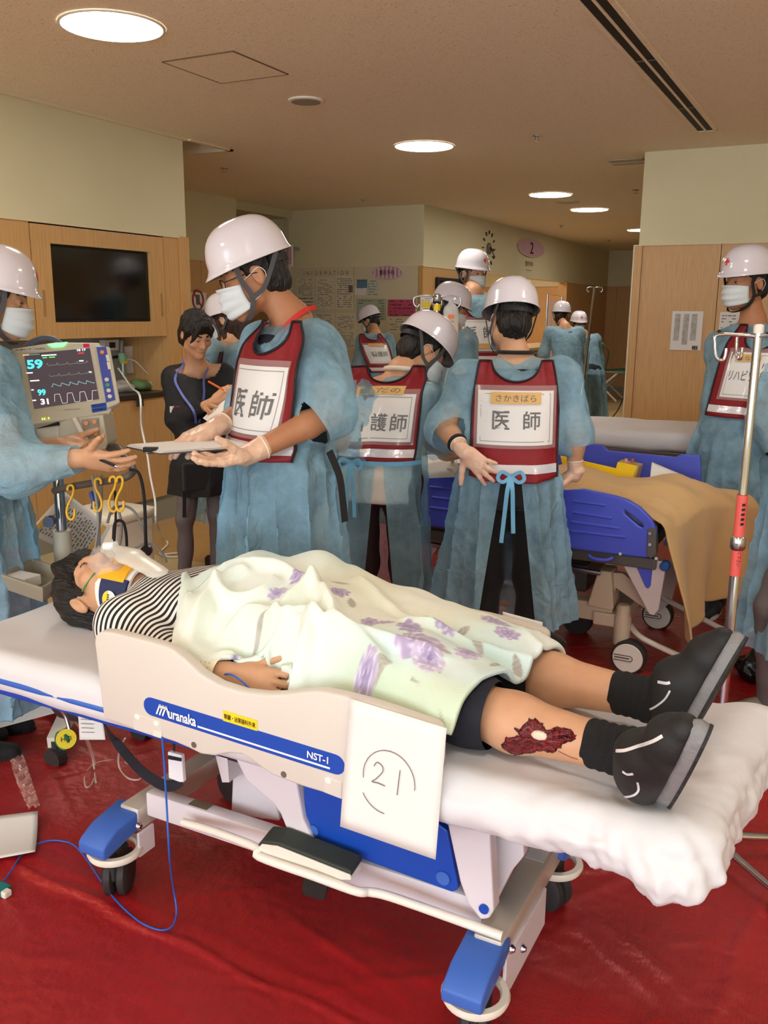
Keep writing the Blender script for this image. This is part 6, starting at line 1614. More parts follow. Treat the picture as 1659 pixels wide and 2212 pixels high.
MB().bbox((-1.75, 3.84, .20), (-.85, 3.92, .285), .006).build('base_bar', M_BEDB, b2); MB().bbox((-1.75, 4.30, .20), (-.85, 4.38, .285), .006).build('base_bar', M_BEDB, b2)
MB().bbox((-.93, 3.82, .19), (-.80, 4.42, .25), .006).build('cross_bar', M_BEDB, b2); MB().bbox((-1.85, 3.82, .19), (-1.72, 4.42, .25), .006).build('cross_bar', M_BEDB, b2)
MB().bbox((-1.7, 3.95, .29), (-1.0, 4.3, .42), .01).build('motor_box', M_BEDG, b2); MB().tube([(-1.8, 3.79, .47), (-.9, 3.79, .44)], .012, 10).build('rod', M_STEEL, b2, smooth=60)
p = ony(1437, 1222, 3.74); MB().lathe(p, [(.016, -.025), (.02, -.02), (.02, .02)], 14, 'y').build('knob', mat('knob_blue', rgb(30, 70, 130), .4), b2, smooth=40)
def bedwheel(x, y, z, r, face=True):
    o = MB().lathe((x, y, z), [(r * .5, -.03), (r * .93, -.03), (r, -.022), (r, .022), (r * .93, .03), (r * .5, .03)], 32, 'y').build('wheel', M_TYRE, b2, smooth=40)
    if face:
        for sg in (-1,):
            MB().lathe((x, y, z), [(r * .88, -.033), (r * .84, -.036), (r * .3, -.037)] , 32, 'y').build('wheel_disc', mat('disc_white', rgb(222, 212, 202), .4), o, smooth=40)
            mb = MB(); pr = [(x - r * .8, z - .012), (x + .010, z - .012)] + [(x + .010 + .012 * math.sin(t), z - .012 * math.cos(t)) for t in np.linspace(.2, 2.94, 8)] + [(x + .01, z + .012), (x - r * .8, z + .012)]
            mb.tube([(a, y - .0375, c) for a, c in pr], .0022, 6).build('disc_slot', M_BEDG, o); MB().box((x - r * .75, y - .038, z - .003), (x + .008, y - .0373, z + .003)).build('disc_print', M_BEDG, o)
bedwheel(-.755, 3.80, .079, .075); bedwheel(-.755, 4.44, .079, .075); bedwheel(-1.09, 4.18, .079, .075, False); bedwheel(-1.80, 3.80, .079, .075); bedwheel(-1.80, 4.44, .079, .075)
for x, y in ((-.80, 3.83), (-.80, 4.41), (-1.79, 3.83), (-1.79, 4.41)):
    MB().lathe((x, y, 0), [(.036, .12), (.038, .24), (.030, .26), (.030, .29), (.022, .30)], 18).build('caster_post', M_BEDB, b2, smooth=40)
pl_ = [(-.77, 3.86, .20), (-.70, 3.80, .17), (-.52, 3.86, .09), (-.48, 3.90, .085), (-.40, 4.30, .09), (-.46, 4.34, .095), (-.74, 4.38, .19)]
MB().tube(catmull(pl_, 6), .013, 10).build('pedal_bar', mat('pedal_cream', rgb(214, 204, 192), .35), b2, smooth=60)
# tan blanket hanging over the foot end
M_TAN = mat('blanket_tan', rgb(206, 166, 112), .95, bump=.25, bscale=220, sheen=.2, var=.06, vscale=6)
ns, nt_ = 170, 110
V = []
rs = np.random.RandomState(5)
for i in range(ns):
    s_ = i / (ns - 1) * 2.05                       # length along the blanket, 1.32 on top, rest hanging
    for j in range(nt_):
        v = j / (nt_ - 1); y = 3.745 + v * .745
        Ltop = 1.28 + .30 * v
        if s_ <= Ltop:
            x = -1.95 + s_; body = .055 * math.exp(-((y - 4.10) / .22) ** 4) * min(1, (s_ + .3) / .5)
            feet = .035 * math.exp(-((x + .70) / .12) ** 2) * math.exp(-((y - 4.18) / .19) ** 4); knee = .05 * math.exp(-((x + 1.15) / .14) ** 2) * math.exp(-((y - 4.1) / .2) ** 4)
            z = .752 + body + feet + knee
            e_ = max(0, s_ - Ltop + .12) / .12; z -= .035 * e_ ** 2
        else:
            h_ = s_ - Ltop; drop = min(1, h_ / .06)
            x0 = -1.95 + Ltop; zt0 = .752 + .055 * math.exp(-((y - 4.10) / .22) ** 4) + .035 * math.exp(-((x0 + .70) / .12) ** 2) * math.exp(-((y - 4.18) / .19) ** 4) - .035
            x = x0 + .03 * math.sin(drop * 1.57) + .10 * h_ * (1 + .8 * math.sin(v * 9.5 + 1.0)) + .06 * h_ * math.sin(v * 19 + h_ * 3)
            z = zt0 - h_ * (.66 + .26 * v); y = y + (v - .35) * .30 * h_ + .03 * h_
        V.append((x, y, z))
V = np.array(V); V[:, 2] += wrinkle(V, 51, .011, 7, 24, 12, (1, 1, 1), .5)
n2 = np.clip((V[:, 0] + 1.0) / .3, 0, 1); V[:, 2] = np.maximum(V[:, 2], .03)
o = mesh('tan_blanket', V, grid_faces(ns, nt_), M_TAN, None, True); md = o.modifiers.new('s', 'SOLIDIFY'); md.thickness = .006
reg(o, 'tan wool blanket covering the bed and hanging over its foot', 'blanket')
# yellow file tray with sample tubes, papers
M_YEL = mat('tray_yellow', rgb(246, 206, 28), .4)
yt = thing('yellow_tray', 'bright yellow open document tray lying on the tan blanket', 'tray', dep(1310, 1020, 4.35))
ty = 4.30
q = py([(1215, 1005), (1210, 985), (1330, 1012), (1334, 998), (1376, 1007), (1366, 1036), (1310, 1024)], ty)
MB().prism(q, (0, .012, 0)).build('tray_side', M_YEL, yt, bevel=.002)
MB().prism(py([(1334, 998), (1380, 1008), (1372, 1038), (1356, 1034)], ty + .005), (.0, .10, 0)).build('tray_box', mat('tray_clear', rgb(206, 178, 96), .3, alpha=.75), yt, bevel=.002)
for x, mm in ((1352, mat('cap_pink', rgb(226, 150, 160), .4)), (1366, mat('cap_brown', rgb(176, 96, 56), .4))):
    a = ony(x - 2, 1012, ty + .05); b = ony(x + 1, 991, ty + .05)
    t_ = thing('sample_tube', 'sample tube with a %s cap standing in the yellow tray' % ('pink' if x == 1352 else 'brown'), 'test tube', a)
    MB().cyl(a, a + (b - a) * .6, .0065, 12).build('glass', M_CLEAR, t_, smooth=40); MB().cyl(a + (b - a) * .6, b, .008, 12).build('cap', mm, t_, smooth=40)
sheet_paper('bed_paper', 'blank white paper standing beside the yellow tray', [dep(1408, 998, 4.28), dep(1508, 1040, 4.2), dep(1500, 1054, 4.1), dep(1404, 1044, 4.14)], .01)
sheet_paper('chart_paper', 'printed white chart lying on the bed beside the nurse', [dep(888, 1010, 4.0), dep(985, 985, 4.3), dep(1000, 1030, 4.0), dep(900, 1034, 3.85)], .006)
sheet_paper('loose_form', 'white form leaning against the raised violet panel', [dep(905, 985, 4.4), dep(985, 975, 4.4), dep(1000, 1000, 4.3), dep(915, 1012, 4.3)], .004)
# ================================================================== THE WHITE-SHEETED STRETCHER BEHIND
b3 = thing('spare_stretcher', 'spare stretcher with a plain white sheet beyond the violet panels', 'stretcher', (-1.2, 5.6, 0))
S = Field((-2.5, 5.1, .70), (.2, 6.0, .98), .014)
S.fn(lambda X, Y, Z: np.sqrt(np.maximum(np.abs(X + .85) - .95, 0) ** 2 + np.maximum(np.abs(Y - 5.55) - .30, 0) ** 2 + np.maximum(np.abs(Z - .835) - .012, 0) ** 2) - .045, (-2.5, 5.1, .7), (.2, 6.0, .98), 0)
V, F = S.mesh(1); V = V + vnormals(V, F) * wrinkle(V, 61, .004, 8, 24, 8)[:, None]; mesh('mattress_sheet', V, F, M_SHEET, b3, True)
MB().bbox((-1.8, 5.22, .70), (.1, 5.88, .785), .01).build('deck', M_BEDG, b3)
MB().tube([(-1.6, 5.16, .75), (-.3, 5.16, .75)], .016, 12).build('steel_rail', M_CHROME, b3, smooth=60)
for x in (-1.55, -.35): MB().tube([(x, 5.16, .75), (x, 5.24, .72)], .01, 8).build('rail_bracket', M_STEEL, b3)
for x in (-1.6, -.1):
    for y in (5.3, 5.8):
        MB().bbox((x - .025, y - .025, .10), (x + .025, y + .025, .71), .005).build('leg', M_ALU, b3); MB().lathe((x, y, .055), [(.03, -.02), (.05, -.02), (.05, .02), (.03, .02)], 20, 'y').build('wheel', M_TYRE, b3)
MB().bbox((-1.6, 5.32, .24), (-.1, 5.78, .28), .01).build('base_frame', M_ALU, b3)

# ================================================================== IV STANDS
def hook_pair(mb, p, ux, L=.09, r=.004):
    for sg in (-1, 1):
        e = p + ux * sg * L; mb.tube(catmull([p, p + ux * sg * L * .5 + np.array([0, 0, .008]), e, e + np.array([0, 0, -.03]) + ux * sg * .004, e + np.array([0, 0, -.045]) - ux * sg * .012, e + np.array([0, 0, -.03]) - ux * sg * .022], 5), r, 8)
rx = RTH
iv = thing('drip_stand', 'chrome drip stand with red tape standing at the foot of the near stretcher', 'drip stand', (-.23, 2.52, 0))
topz = 1.515; bx_, by_ = dep(1594, 1175, 2.40)[:2]
tp = np.array([bx_, by_, topz])
MB().tube([(bx_, by_, .95), (bx_, by_, topz)], .011, 16).build('upper_pole', M_CHROME, iv, smooth=60)
MB().tube([(bx_, by_, .06), (bx_, by_, .97)], .0135, 16).build('lower_pole', M_CHROME, iv, smooth=60)
MB().lathe((bx_, by_, topz), [(.0125, -.012), (.013, 0), (.012, .008), (.006, .011)], 16).build('top_cap', mat('cap_cream', rgb(230, 222, 208), .4), iv, smooth=40)
mb = MB()
for ang, L in ((math.pi, .10), (math.pi * .55, .09), (-.4, .1), (-1.4, .1)):
    d = RTH * math.cos(ang) + FWH * math.sin(ang); p = tp + np.array([0, 0, -.02]); e = p + d * L
    mb.tube(catmull([p, e + np.array([0, 0, .004]), e + d * .008 + np.array([0, 0, -.02]), e + np.array([0, 0, -.055]), e - d * .018 + np.array([0, 0, -.058]), e - d * .022 + np.array([0, 0, -.03])], 5), .0045, 8)
mb.build('hook', M_CHROME, iv, smooth=60)
a, b = ony(1600, 1068, by_)[2], ony(1588, 1243, by_)[2]
tape_ = MB().tube([(bx_, by_, b), (bx_, by_, a)], .0142, 16, cap=False).build('red_tape', mat('tape_red', rgb(226, 92, 84), .5), iv, smooth=60)
nf = -FWH; o0 = np.array([bx_, by_, (a + b) / 2]) + nf * .0146
text('tape_lettering', '返却して下さい', o0 - [0, 0, .045], (0, 0, -1), RTH, .016, M_INK, tape_, fit=(.075, .011), lift=.0006)
for k in range(5): MB().add([o0 + [0, 0, .03 + .013 * k] + RTH * x + nf * .001 + np.array([0, 0, z]) for x, z in ((-.005, 0), (.004, .001), (.004, .008), (-.005, .007))], [(0, 1, 2, 3)]).build('tape_mark', M_INK, tape_)
MB().lathe((bx_, by_, .955), [(.016, -.02), (.02, -.015), (.02, .012), (.016, .018)], 16).build('clamp', M_STEEL, iv, smooth=40)
for k in range(5):
    an = k * 2 * math.pi / 5 + .55; e = np.array([bx_ + .27 * math.cos(an), by_ + .27 * math.sin(an), .062])
    MB().tube([(bx_, by_, .085), tuple(e)], [.013, .010], 10).build('base_leg', M_CHROME, iv, smooth=60)
    MB().lathe((e[0], e[1], .026), [(.010, -.011), (.023, -.011), (.023, .011), (.010, .011)], 16, 'y').build('wheel', M_TYRE, iv); MB().cyl((e[0], e[1], .03), (e[0], e[1], .07), .007, 8).build('wheel_stem', M_STEEL, iv)
# drip stand with the bag, clamped at the second bed's head
D = 4.25
iv2 = thing('drip_stand', 'drip pole fixed to the bed carrying a clear fluid bag behind the stooping nurse', 'drip stand', dep(945, 1300, D) * [1, 1, 0])
pb = dep(944, 660, D); px_, py2 = pb[0], pb[1]
MB().tube([(px_, py2, .55), (px_, py2, pb[2] + .01)], .009, 12).build('pole', M_STEEL, iv2, smooth=60)
zt_ = dep(945, 643, D)[2]
MB().lathe((px_, py2, zt_), [(.016, -.018), (.018, -.01), (.018, .012), (.012, .018)], 14).build('hub', M_STEEL, iv2, smooth=40)
mb = MB(); hook_pair(mb, np.array([px_, py2, zt_]), RTH, .105, .004); hook_pair(mb, np.array([px_, py2, zt_]), unit(RTH * .3 + FWH), .09, .004); mb.build('hook', M_STEEL, iv2, smooth=60)
MB().box((px_ - .012, py2 - .012, zt_ - .06), (px_ + .012, py2 + .012, zt_ - .03)).build('tag', M_YLABEL, iv2)
bg = thing('fluid_bag', 'clear plastic fluid bottle hanging upside down from the drip stand', 'fluid bag', dep(973, 720, D))
def bp_(x, y, dd=0): return dep(x, y, D + dd)
S = Field(bp_(973, 715) - .16, bp_(973, 715) + .16, .0045)
nb = -FWH
S.rc(bp_(974, 672), bp_(974, 735), .036, .036, .01, sq=(nb, .55)); S.rc(bp_(974, 735), bp_(973, 752), .033, .016, .01, sq=(nb, .7)); S.rc(bp_(974, 655), bp_(974, 672), .014, .034, .01, sq=(nb, .55))
V, F = S.mesh(1); mesh('bottle', V, F, mat('bottle_clear', rgb(236, 240, 236), .12, alpha=.45, spec=.7), bg, True)
for (y0, y1, mm) in ((680, 688, mat('lab_orange', rgb(240, 124, 70), .5)), (703, 711, MATS['lab_orange'])):
    MB().add([bp_(968, y0, -.028), bp_(981, y0, -.028), bp_(981, y1, -.028), bp_(968, y1, -.028)], [(0, 1, 2, 3)]).build('print_block', mm, bg)
text('bag_lettering', '生理食塩液', bp_(974, 695, -.029), RTH, (0, 0, 1), .012, M_INK, bg, fit=(.03, .008))
text('bag_lettering', '50', bp_(977, 722, -.029), RTH, (0, 0, 1), .012, M_INK, bg, fit=(.016, .012))
MB().tube([bp_(973, 752), bp_(972, 766)], .009, 12).build('port', mat('port_white', rgb(236, 232, 226), .4), bg); MB().tube([bp_(972, 764), bp_(972, 773)], [.011, .012], 12).build('spike_collar', mat('spike_orange', rgb(238, 150, 50), .4), bg)
MB().tube(catmull([bp_(972, 773), bp_(970, 790), bp_(962, 820), bp_(960, 833)], 5), .0028, 8).build('line', M_TUBE, bg); MB().tube([bp_(960, 832), bp_(963, 858)], [.008, .007], 10).build('drip_chamber', mat('chamber', rgb(214, 232, 200), .2, alpha=.6), bg)
MB().tube(catmull([bp_(963, 858), bp_(965, 880), bp_(960, 940), bp_(950, 1000, .05)], 5), .0028, 8).build('line', M_TUBE, bg)
# a drip stand farther off behind the doctor, and the tilted one by the far pair
D3 = 8.3
iv3 = thing('drip_stand', 'bare drip stand with two curled hooks behind the doctor', 'drip stand', dep(1109, 900, D3) * [1, 1, 0]); p = dep(1109, 606, D3)
MB().tube([(p[0], p[1], .02), tuple(p)], .011, 10).build('pole', M_CHROME, iv3, smooth=60); mb = MB(); hook_pair(mb, p, RTH, .055, .004); mb.build('hook', M_CHROME, iv3, smooth=60)
for k in range(5): an = k * 2 * math.pi / 5; MB().tube([(p[0], p[1], .06), (p[0] + .26 * math.cos(an), p[1] + .26 * math.sin(an), .02)], .012, 8).build('base_leg', M_CHROME, iv3)
D4 = 9.9
a, b = dep(1285, 622, D4), dep(1250, 900, D4 - .1)
iv4 = thing('drip_stand', 'tilted chrome drip pole in front of the facing nurse', 'drip stand', b * [1, 1, 0])
b = a + (b - a) * ((a[2] - .02) / (a[2] - b[2]))
MB().tube([tuple(b), tuple(a)], .016, 12).build('pole', M_CHROME, iv4, smooth=60); mb = MB(); hook_pair(mb, a, RTH, .08, .006); mb.build('hook', M_CHROME, iv4, smooth=60)
for k in range(5): an = k * 2 * math.pi / 5; MB().tube([(b[0], b[1], .06), (b[0] + .26 * math.cos(an), b[1] + .26 * math.sin(an), .02)], .012, 8).build('base_leg', M_CHROME, iv4)
# ================================================================== PEOPLE STANDING AROUND
Z0 = np.array([1., 1, 0])
def stand(px, d): return dep(px, 1100, d) * Z0
# ---- tall doctor with the clipboard
p = Person('tall doctor in a blue gown and wine vest reading a clipboard beside the stretcher', stand(612, 2.98), -118, 1.80)
p.px(head=(548, 596, 2.96), neck=(632, 700, 3.0), shL=(676, 742, 2.87), elL=(714, 893, 2.80), wrL=(536, 982, 2.70), shR=(575, 738, 3.13), elR=(545, 880, 3.12), wrR=(462, 925, 2.90), pel=(606, 1000, 2.98)).look(-100, 20)
p.body(M_SKIN_D, .005); h_ = p.J['head']
hair_part(p.t, h_, p.A, p.s); face_parts(p.t, h_, p.A, p.s, .6); mask_part(p.t, h_, p.A, p.s); helmet_part(p.t, h_, p.A, p.s * 1.03, tilt=-R(2))
p.clothes(M_NAVY, shoes=dict(m=M_BLK))
p.gown(sleeves={'L': [(p.J['shL'] + [0, 0, -.01], .092), (p.J['shL'] * .45 + p.J['elL'] * .55, .098), (p.J['elL'] + [0, 0, .01], .090), (p.J['elL'] + (p.J['wrL'] - p.J['elL']) * .16, .084)], 'R': p.sleeve('R', 1.15, .088, .085, .08)}, hem=.32, hemw=(.245, .24), folds=(9, .024), seed=3, h=.0075, wr=.006)
v = p.vest(1, w=.165, ztop=1.475, zbot=1.06, neck=(.085, .10), panel=(-.115, .115, 1.135, 1.34), text_=[('医', .05 * -1, 1.225, .075, .085), ('師', .055, 1.225, .075, .085)], letter_m=M_INK)
p.glove('L', d=p.dirl(dep(455, 1000, 2.66) - dep(540, 984, 2.72)), n=p.dirl([.2, .1, 1]), curl=(.16, .2, .26, .32), spread=.05, thumb=(.85, .2, .75), tcurl=.12)
p.glove('R', d=p.dirl(dep(392, 950, 2.86) - dep(462, 925, 2.90)), n=p.dirl([0, .1, -1]), curl=(.3, .34, .4, .45), spread=.05, thumb=(.85, .35, .3), tcurl=.1)
P_ = lambda x, y, z: h_ + p.A @ (np.array([x, y, z]) * p.s)
gl = MB()
for sg in (-1, 1):
    gl.tube([P_(sg * .032 + .024 * math.cos(t), .108 - .012 * abs(math.cos(t)) * (sg * math.cos(t) > 0), .004 + .017 * math.sin(t)) for t in np.linspace(0, 6.283, 20, endpoint=False)], .0016, 6, closed=True); gl.tube([P_(sg * .056, .098, .010), P_(sg * .082, .03, .012), P_(sg * .086, -.01, .004)], .0016, 6)
gl.tube([P_(-.008, .112, .008), P_(.008, .112, .008)], .0016, 6); gl.build('glasses', mat('frame_black', rgb(22, 20, 22), .3), p.t, local=True)
MB().ribbon(catmull([p.J['neck'] + np.array(v_) for v_ in ((-.055, -.06, .055), (-.085, -.01, .045), (-.08, .05, .0), (-.055, .105, -.08))], 6), .016, p.J['neck'] * 0 + np.array([-1, .4, .3]), .002).build('lanyard', mat('lanyard_red', rgb(196, 40, 36), .5), p.t, local=True)
b_ = p.J['pel']
MB().ribbon(catmull([b_ + np.array(v_) for v_ in ((-.19, -.09, .06), (-.20, -.12, -.02), (-.205, -.13, -.10), (-.21, -.135, -.17))], 5), .028, (-1, -.4, 0), .003).build('belt_end', M_BLK, p.t, local=True)
# clipboard
ca, cb, cc, cd_ = dep(272, 963, 2.80), dep(470, 948, 2.95), dep(535, 965, 2.72), dep(345, 978, 2.58)
ck = thing('clipboard', 'clipboard with white papers held flat by the tall doctor', 'clipboard', (ca + cc) / 2)
upv = unit(np.cross(cb - ca, cd_ - ca)); upv = upv if upv[2] > 0 else -upv
MB().prism([q - upv * .006 for q in (ca, cb, cc, cd_)], upv * .004).build('board', mat('board_dark', rgb(74, 66, 60), .5), ck)
for k in range(4):
    o_ = upv * (-.0015 + .0016 * k) + unit(cb - ca) * .004 * k
    MB().prism([q + o_ for q in (ca, cb, cc, cd_)], upv * .0008).build('paper', M_PAPER, ck)
e_ = ca * .25 + cd_ * .75
MB().beam(e_ - RTH * .02 + upv * .004, e_ + RTH * .02 + upv * .004, .022, .014).build('clip', M_BLK, ck)
MB().tube([e_ + upv * -.008 + RTH * x for x in (-.012, .012)], .0015, 6).build('clip_wire', M_STEEL, ck)

# ---- stooping nurse seen from behind
p = Person('stooping nurse in a blue gown with three-character sheet under it, bent over the bed', stand(828, 3.82), 22, 1.66)
p.px(head=(912, 762, 3.86), neck=(868, 808, 3.84), pel=(822, 1020, 3.80), shL=(775, 850, 3.74), shR=(912, 846, 3.94), elL=(750, 960, 3.72), elR=(925, 945, 3.92), wrL=(800, 1000, 3.95), wrR=(965, 985, 4.08)).look(75, 38, -12)
p.J['hipR'] = p.J['pel'] + np.array([.09, 0, -.03]); p.J['hipL'] = p.J['pel'] + np.array([-.09, 0, -.03])
p.body(M_SKIN, .0065, bare={'R': dict(d=p.dirl(RTH + FWH * .5), n=np.array([0, 0, -1.]), curl=.4), 'L': dict(d=p.dirl(RTH + FWH * .3), n=np.array([0, 0, -1.]), curl=.4)}); h_ = p.J['head']
hair_part(p.t, h_, p.A, p.s, 'short'); mask_part(p.t, h_, p.A, p.s); face_parts(p.t, h_, p.A, p.s, .6); helmet_part(p.t, h_, p.A, p.s * 1.06, cross=False)
p.clothes(M_CREAM, trm=M_WINE, shoes=dict(m=M_BLK))
M_GOWN_T = gown_material('gown_thin', rgb(170, 214, 236), .50, .72)
V_ = None
p.gown(sleeves={'L': p.sleeve('L', 1.4, .085, .08, .078), 'R': p.sleeve('R', 1.5, .085, .08, .078)}, hem=.34, hemw=(.245, .21), folds=(8, .02), seed=5, h=.009, m=M_GOWN_T, slit=(.35, .012, .07, .98), wr=.005)
p.vest(-1, w=.165, ztop=1.40, zbot=1.00, neck=(.085, .07), panel=(-.14, .14, 1.085, 1.285), text_=[('看', -.085, 1.165, .07, .075), ('護', 0, 1.165, .07, .075), ('師', .085, 1.165, .07, .075)], tape=(.0, 1.30, .18, .035), name_txt='まだの', off=-.006, letter_m=mat('ink_faded', rgb(60, 66, 72), .6))
c_ = p.J['neck']; MB().tube(catmull([c_ + np.array([.068 * math.sin(t), -.005 - .066 * math.cos(t), .018 + .012 * math.cos(t)]) for t in np.linspace(-2.4, 2.4, 12)], 3), .011, 8).build('collar', M_CREAM, p.t, smooth=60, local=True)
def bow(pp, x, y, z, L=.22, m=None):
    g = MB(); c0 = np.array([x, y, z])
    for dx, l_ in ((-.02, L), (.012, L * .85)): g.ribbon(catmull([c0, c0 + [dx * .6, -.015, -.05], c0 + [dx, -.006, -l_ * .6], c0 + [dx * 1.4, -.01, -l_]], 5), .016, (0, -1, 0), .0015)
    for sg in (-1, 1): g.ribbon(catmull([c0, c0 + [sg * .035, -.014, .02], c0 + [sg * .05, -.016, -.005], c0 + [sg * .03, -.014, -.02], c0], 4), .014, (0, -1, 0), .0015)
    g.build('waist_tie', m or M_TIE, pp.t, local=True)
M_TIE = mat('tie_blue', rgb(112, 178, 214), .7)
zz = p.J['pel'][2] + .06; bow(p, p.J['pel'][0] - .055, p.J['pel'][1] - .175, zz, .26)
MB().ribbon([p.J['pel'] + np.array([.2 * math.sin(t), -.165 * math.cos(t) - .012, .065]) for t in np.linspace(-1.4, 1.4, 16)], .018, [(math.sin(t), -math.cos(t), 0) for t in np.linspace(-1.4, 1.4, 16)], .002).build('waist_band', M_TIE, p.t, local=True)

# ---- doctor seen from behind, hand on hip
p = Person('doctor seen from behind in a wine vest, one hand on hip', stand(1104, 3.66), 6, 1.64)
p.px(head=(1102, 694, 3.68), neck=(1112, 776, 3.67), pel=(1100, 1030, 3.62), shL=(1008, 812, 3.62), shR=(1216, 806, 3.68), elL=(962, 925, 3.60), elR=(1242, 940, 3.66), wrL=(1002, 975, 3.46), wrR=(1242, 1022, 3.70)).look(-14, 16, 6)
p.J['hipR'] = p.J['pel'] + np.array([.09, 0, -.03]); p.J['hipL'] = p.J['pel'] + np.array([-.09, 0, -.03])
p.body(M_SKIN, .0055); h_ = p.J['head']
hair_part(p.t, h_, p.A, p.s * 1.03, 'short'); mask_part(p.t, h_, p.A, p.s); face_parts(p.t, h_, p.A, p.s, .6); helmet_part(p.t, h_, p.A, p.s * 1.06, cross=False)
p.clothes(M_BLK, shoes=dict(m=M_BLK), grow=.008)
p.gown(sleeves={'L': p.sleeve('L', 1.25, .088, .09, .092), 'R': p.sleeve('R', 1.12, .088, .086, .088)}, hem=.30, hemw=(.31, .24), hip=(.225, .178), folds=(10, .022), seed=7, h=.008, slit=(0.02, .03, .12, .985), wr=.006)
v = p.vest(-1, w=.182, ztop=1.455, zbot=.985, neck=(.105, .085), panel=(-.158, .158, 1.115, 1.335), text_=[('医', -.06, 1.215, .072, .075), ('師', .068, 1.215, .072, .075)], tape=(.0, 1.305, .21, .048), name_txt='さかきばら', drop=.02)
p.glove('L', d=p.dirl(RTH * .75 - FWH * .15 + np.array([0, 0, -.62])), n=p.dirl(FWH + RTH * .2), curl=(.12, .14, .18, .2), spread=.22, thumb=(.5, .85, .0), tcurl=.05)
p.glove('R', d=p.dirl(-RTH * .75 + FWH * .35 + np.array([0, 0, -.42])), n=p.dirl(FWH * .1 + np.array([0, 0, -1.])), curl=(.2, .22, .25, .3), spread=.1, thumb=(.6, .7, .2))
b_ = p.J['pel']; bow(p, b_[0] + .0, b_[1] - .187, b_[2] + .035, .26)
wv = p.J['wrL']; d = unit(p.J['elL'] - wv); u = unit(np.cross(d, [0, 0, 1.])); w2_ = np.cross(d, u)
MB().tube([wv + d * .065 + (u * math.cos(a) + w2_ * math.sin(a)) * .034 for a in np.linspace(0, 6.283, 20, endpoint=False)], .008, 8, closed=True).build('wristwatch', M_BLK, p.t, smooth=60, local=True)
c_ = p.J['neck']; MB().tube(catmull([c_ + np.array([.07 * math.sin(t), -.008 - .064 * math.cos(t), .03 + .0 * t]) for t in np.linspace(-2.2, 2.2, 12)], 3), .008, 8).build('stethoscope', M_BLK, p.t, smooth=60, local=True)

# ---- rehabilitation worker at the right
p = Person('masked man in a wine vest facing the beds by the wood-panelled wall', stand(1598, 4.55), -124, 1.78)
p.px(head=(1612, 612, 4.55), neck=(1626, 700, 4.57), pel=(1580, 965, 4.55), shR=(1560, 742, 4.70), shL=(1676, 750, 4.43), elR=(1560, 890, 4.78), elL=(1652, 905, 4.30), wrR=(1570, 1000, 4.80), wrL=(1712, 1015, 4.26)).look(-112, 4, 0)
p.body(M_SKIN_D, .006); h_ = p.J['head']
hair_part(p.t, h_, p.A, p.s, 'short'); mask_part(p.t, h_, p.A, p.s); face_parts(p.t, h_, p.A, p.s, .3); helmet_part(p.t, h_, p.A, p.s * 1.06, strap_m=M_STRAP_B)
p.clothes(M_NAVY, shoes=dict(m=mat('sneaker_dark', rgb(44, 48, 60), .6, bump=.2, bscale=90), sole=mat('sneaker_sole', rgb(216, 210, 200), .5), ang=20))
p.gown(sleeves={'R': p.sleeve('R', 1.5, .084, .08, .078), 'L': p.sleeve('L', 1.5, .086, .085, .085)}, hem=.34, hemw=(.28, .24), folds=(9, .024), seed=9, h=.0095, wr=.006)
p.vest(1, w=.168, ztop=1.475, zbot=1.035, neck=(.088, .12), panel=(-.112, .112, 1.13, 1.345), text_=[('リハビリ技師', .0, 1.235, .185, .052)], tape=(-.02, 1.318, .12, .036), name_txt='たなか', drop=.0)
p.glove('R', d=p.dirl(np.array([0, 0, -1.])), n=p.dirl(RTH), curl=.4); p.glove('L', d=p.dirl(RTH * .6 - np.array([0, 0, .8])), n=p.dirl(FWH), curl=.4)
# ---- person cut by the right edge of the view
p = Person('person in a blue gown and grey trousers standing near the drip stand', stand(1765, 3.28), -78, 1.72)
p.px(shL=(1765, 720, 3.08), elL=(1775, 880, 3.02), wrL=(1765, 1040, 2.98), shR=(1780, 720, 3.5), elR=(1785, 900, 3.52), wrR=(1780, 1040, 3.5))
p.J['anL'] = p.loc(onz(1662, 1555, 0)) + np.array([0, 0, .09]); p.J['knL'] = np.array([-.10, .14, .5])
p.body(M_SKIN_D, .007, bare={'L': dict(d=p.dirl([0, 0, -1.]), n=p.dirl(FWH), curl=.3), 'R': dict(d=p.dirl([0, 0, -1.]), n=p.dirl(-FWH), curl=.3)}); h_ = p.J['head']
hair_part(p.t, h_, p.A, p.s); mask_part(p.t, h_, p.A, p.s); face_parts(p.t, h_, p.A, p.s); helmet_part(p.t, h_, p.A, p.s * 1.05)
p.clothes(M_NAVY, trm=M_GREY, shoes=dict(m=mat('shoe_grey', rgb(136, 128, 118), .7, bump=.3, bscale=120), sole=mat('shoe_sole', rgb(214, 206, 192), .5), ang=10), tmin=.07)
p.gown(sleeves={'L': p.sleeve('L', 1.3, .088, .092, .09), 'R': p.sleeve('R', 1.3)}, hem=.32, hemw=(.245, .23), seed=11, h=.011)
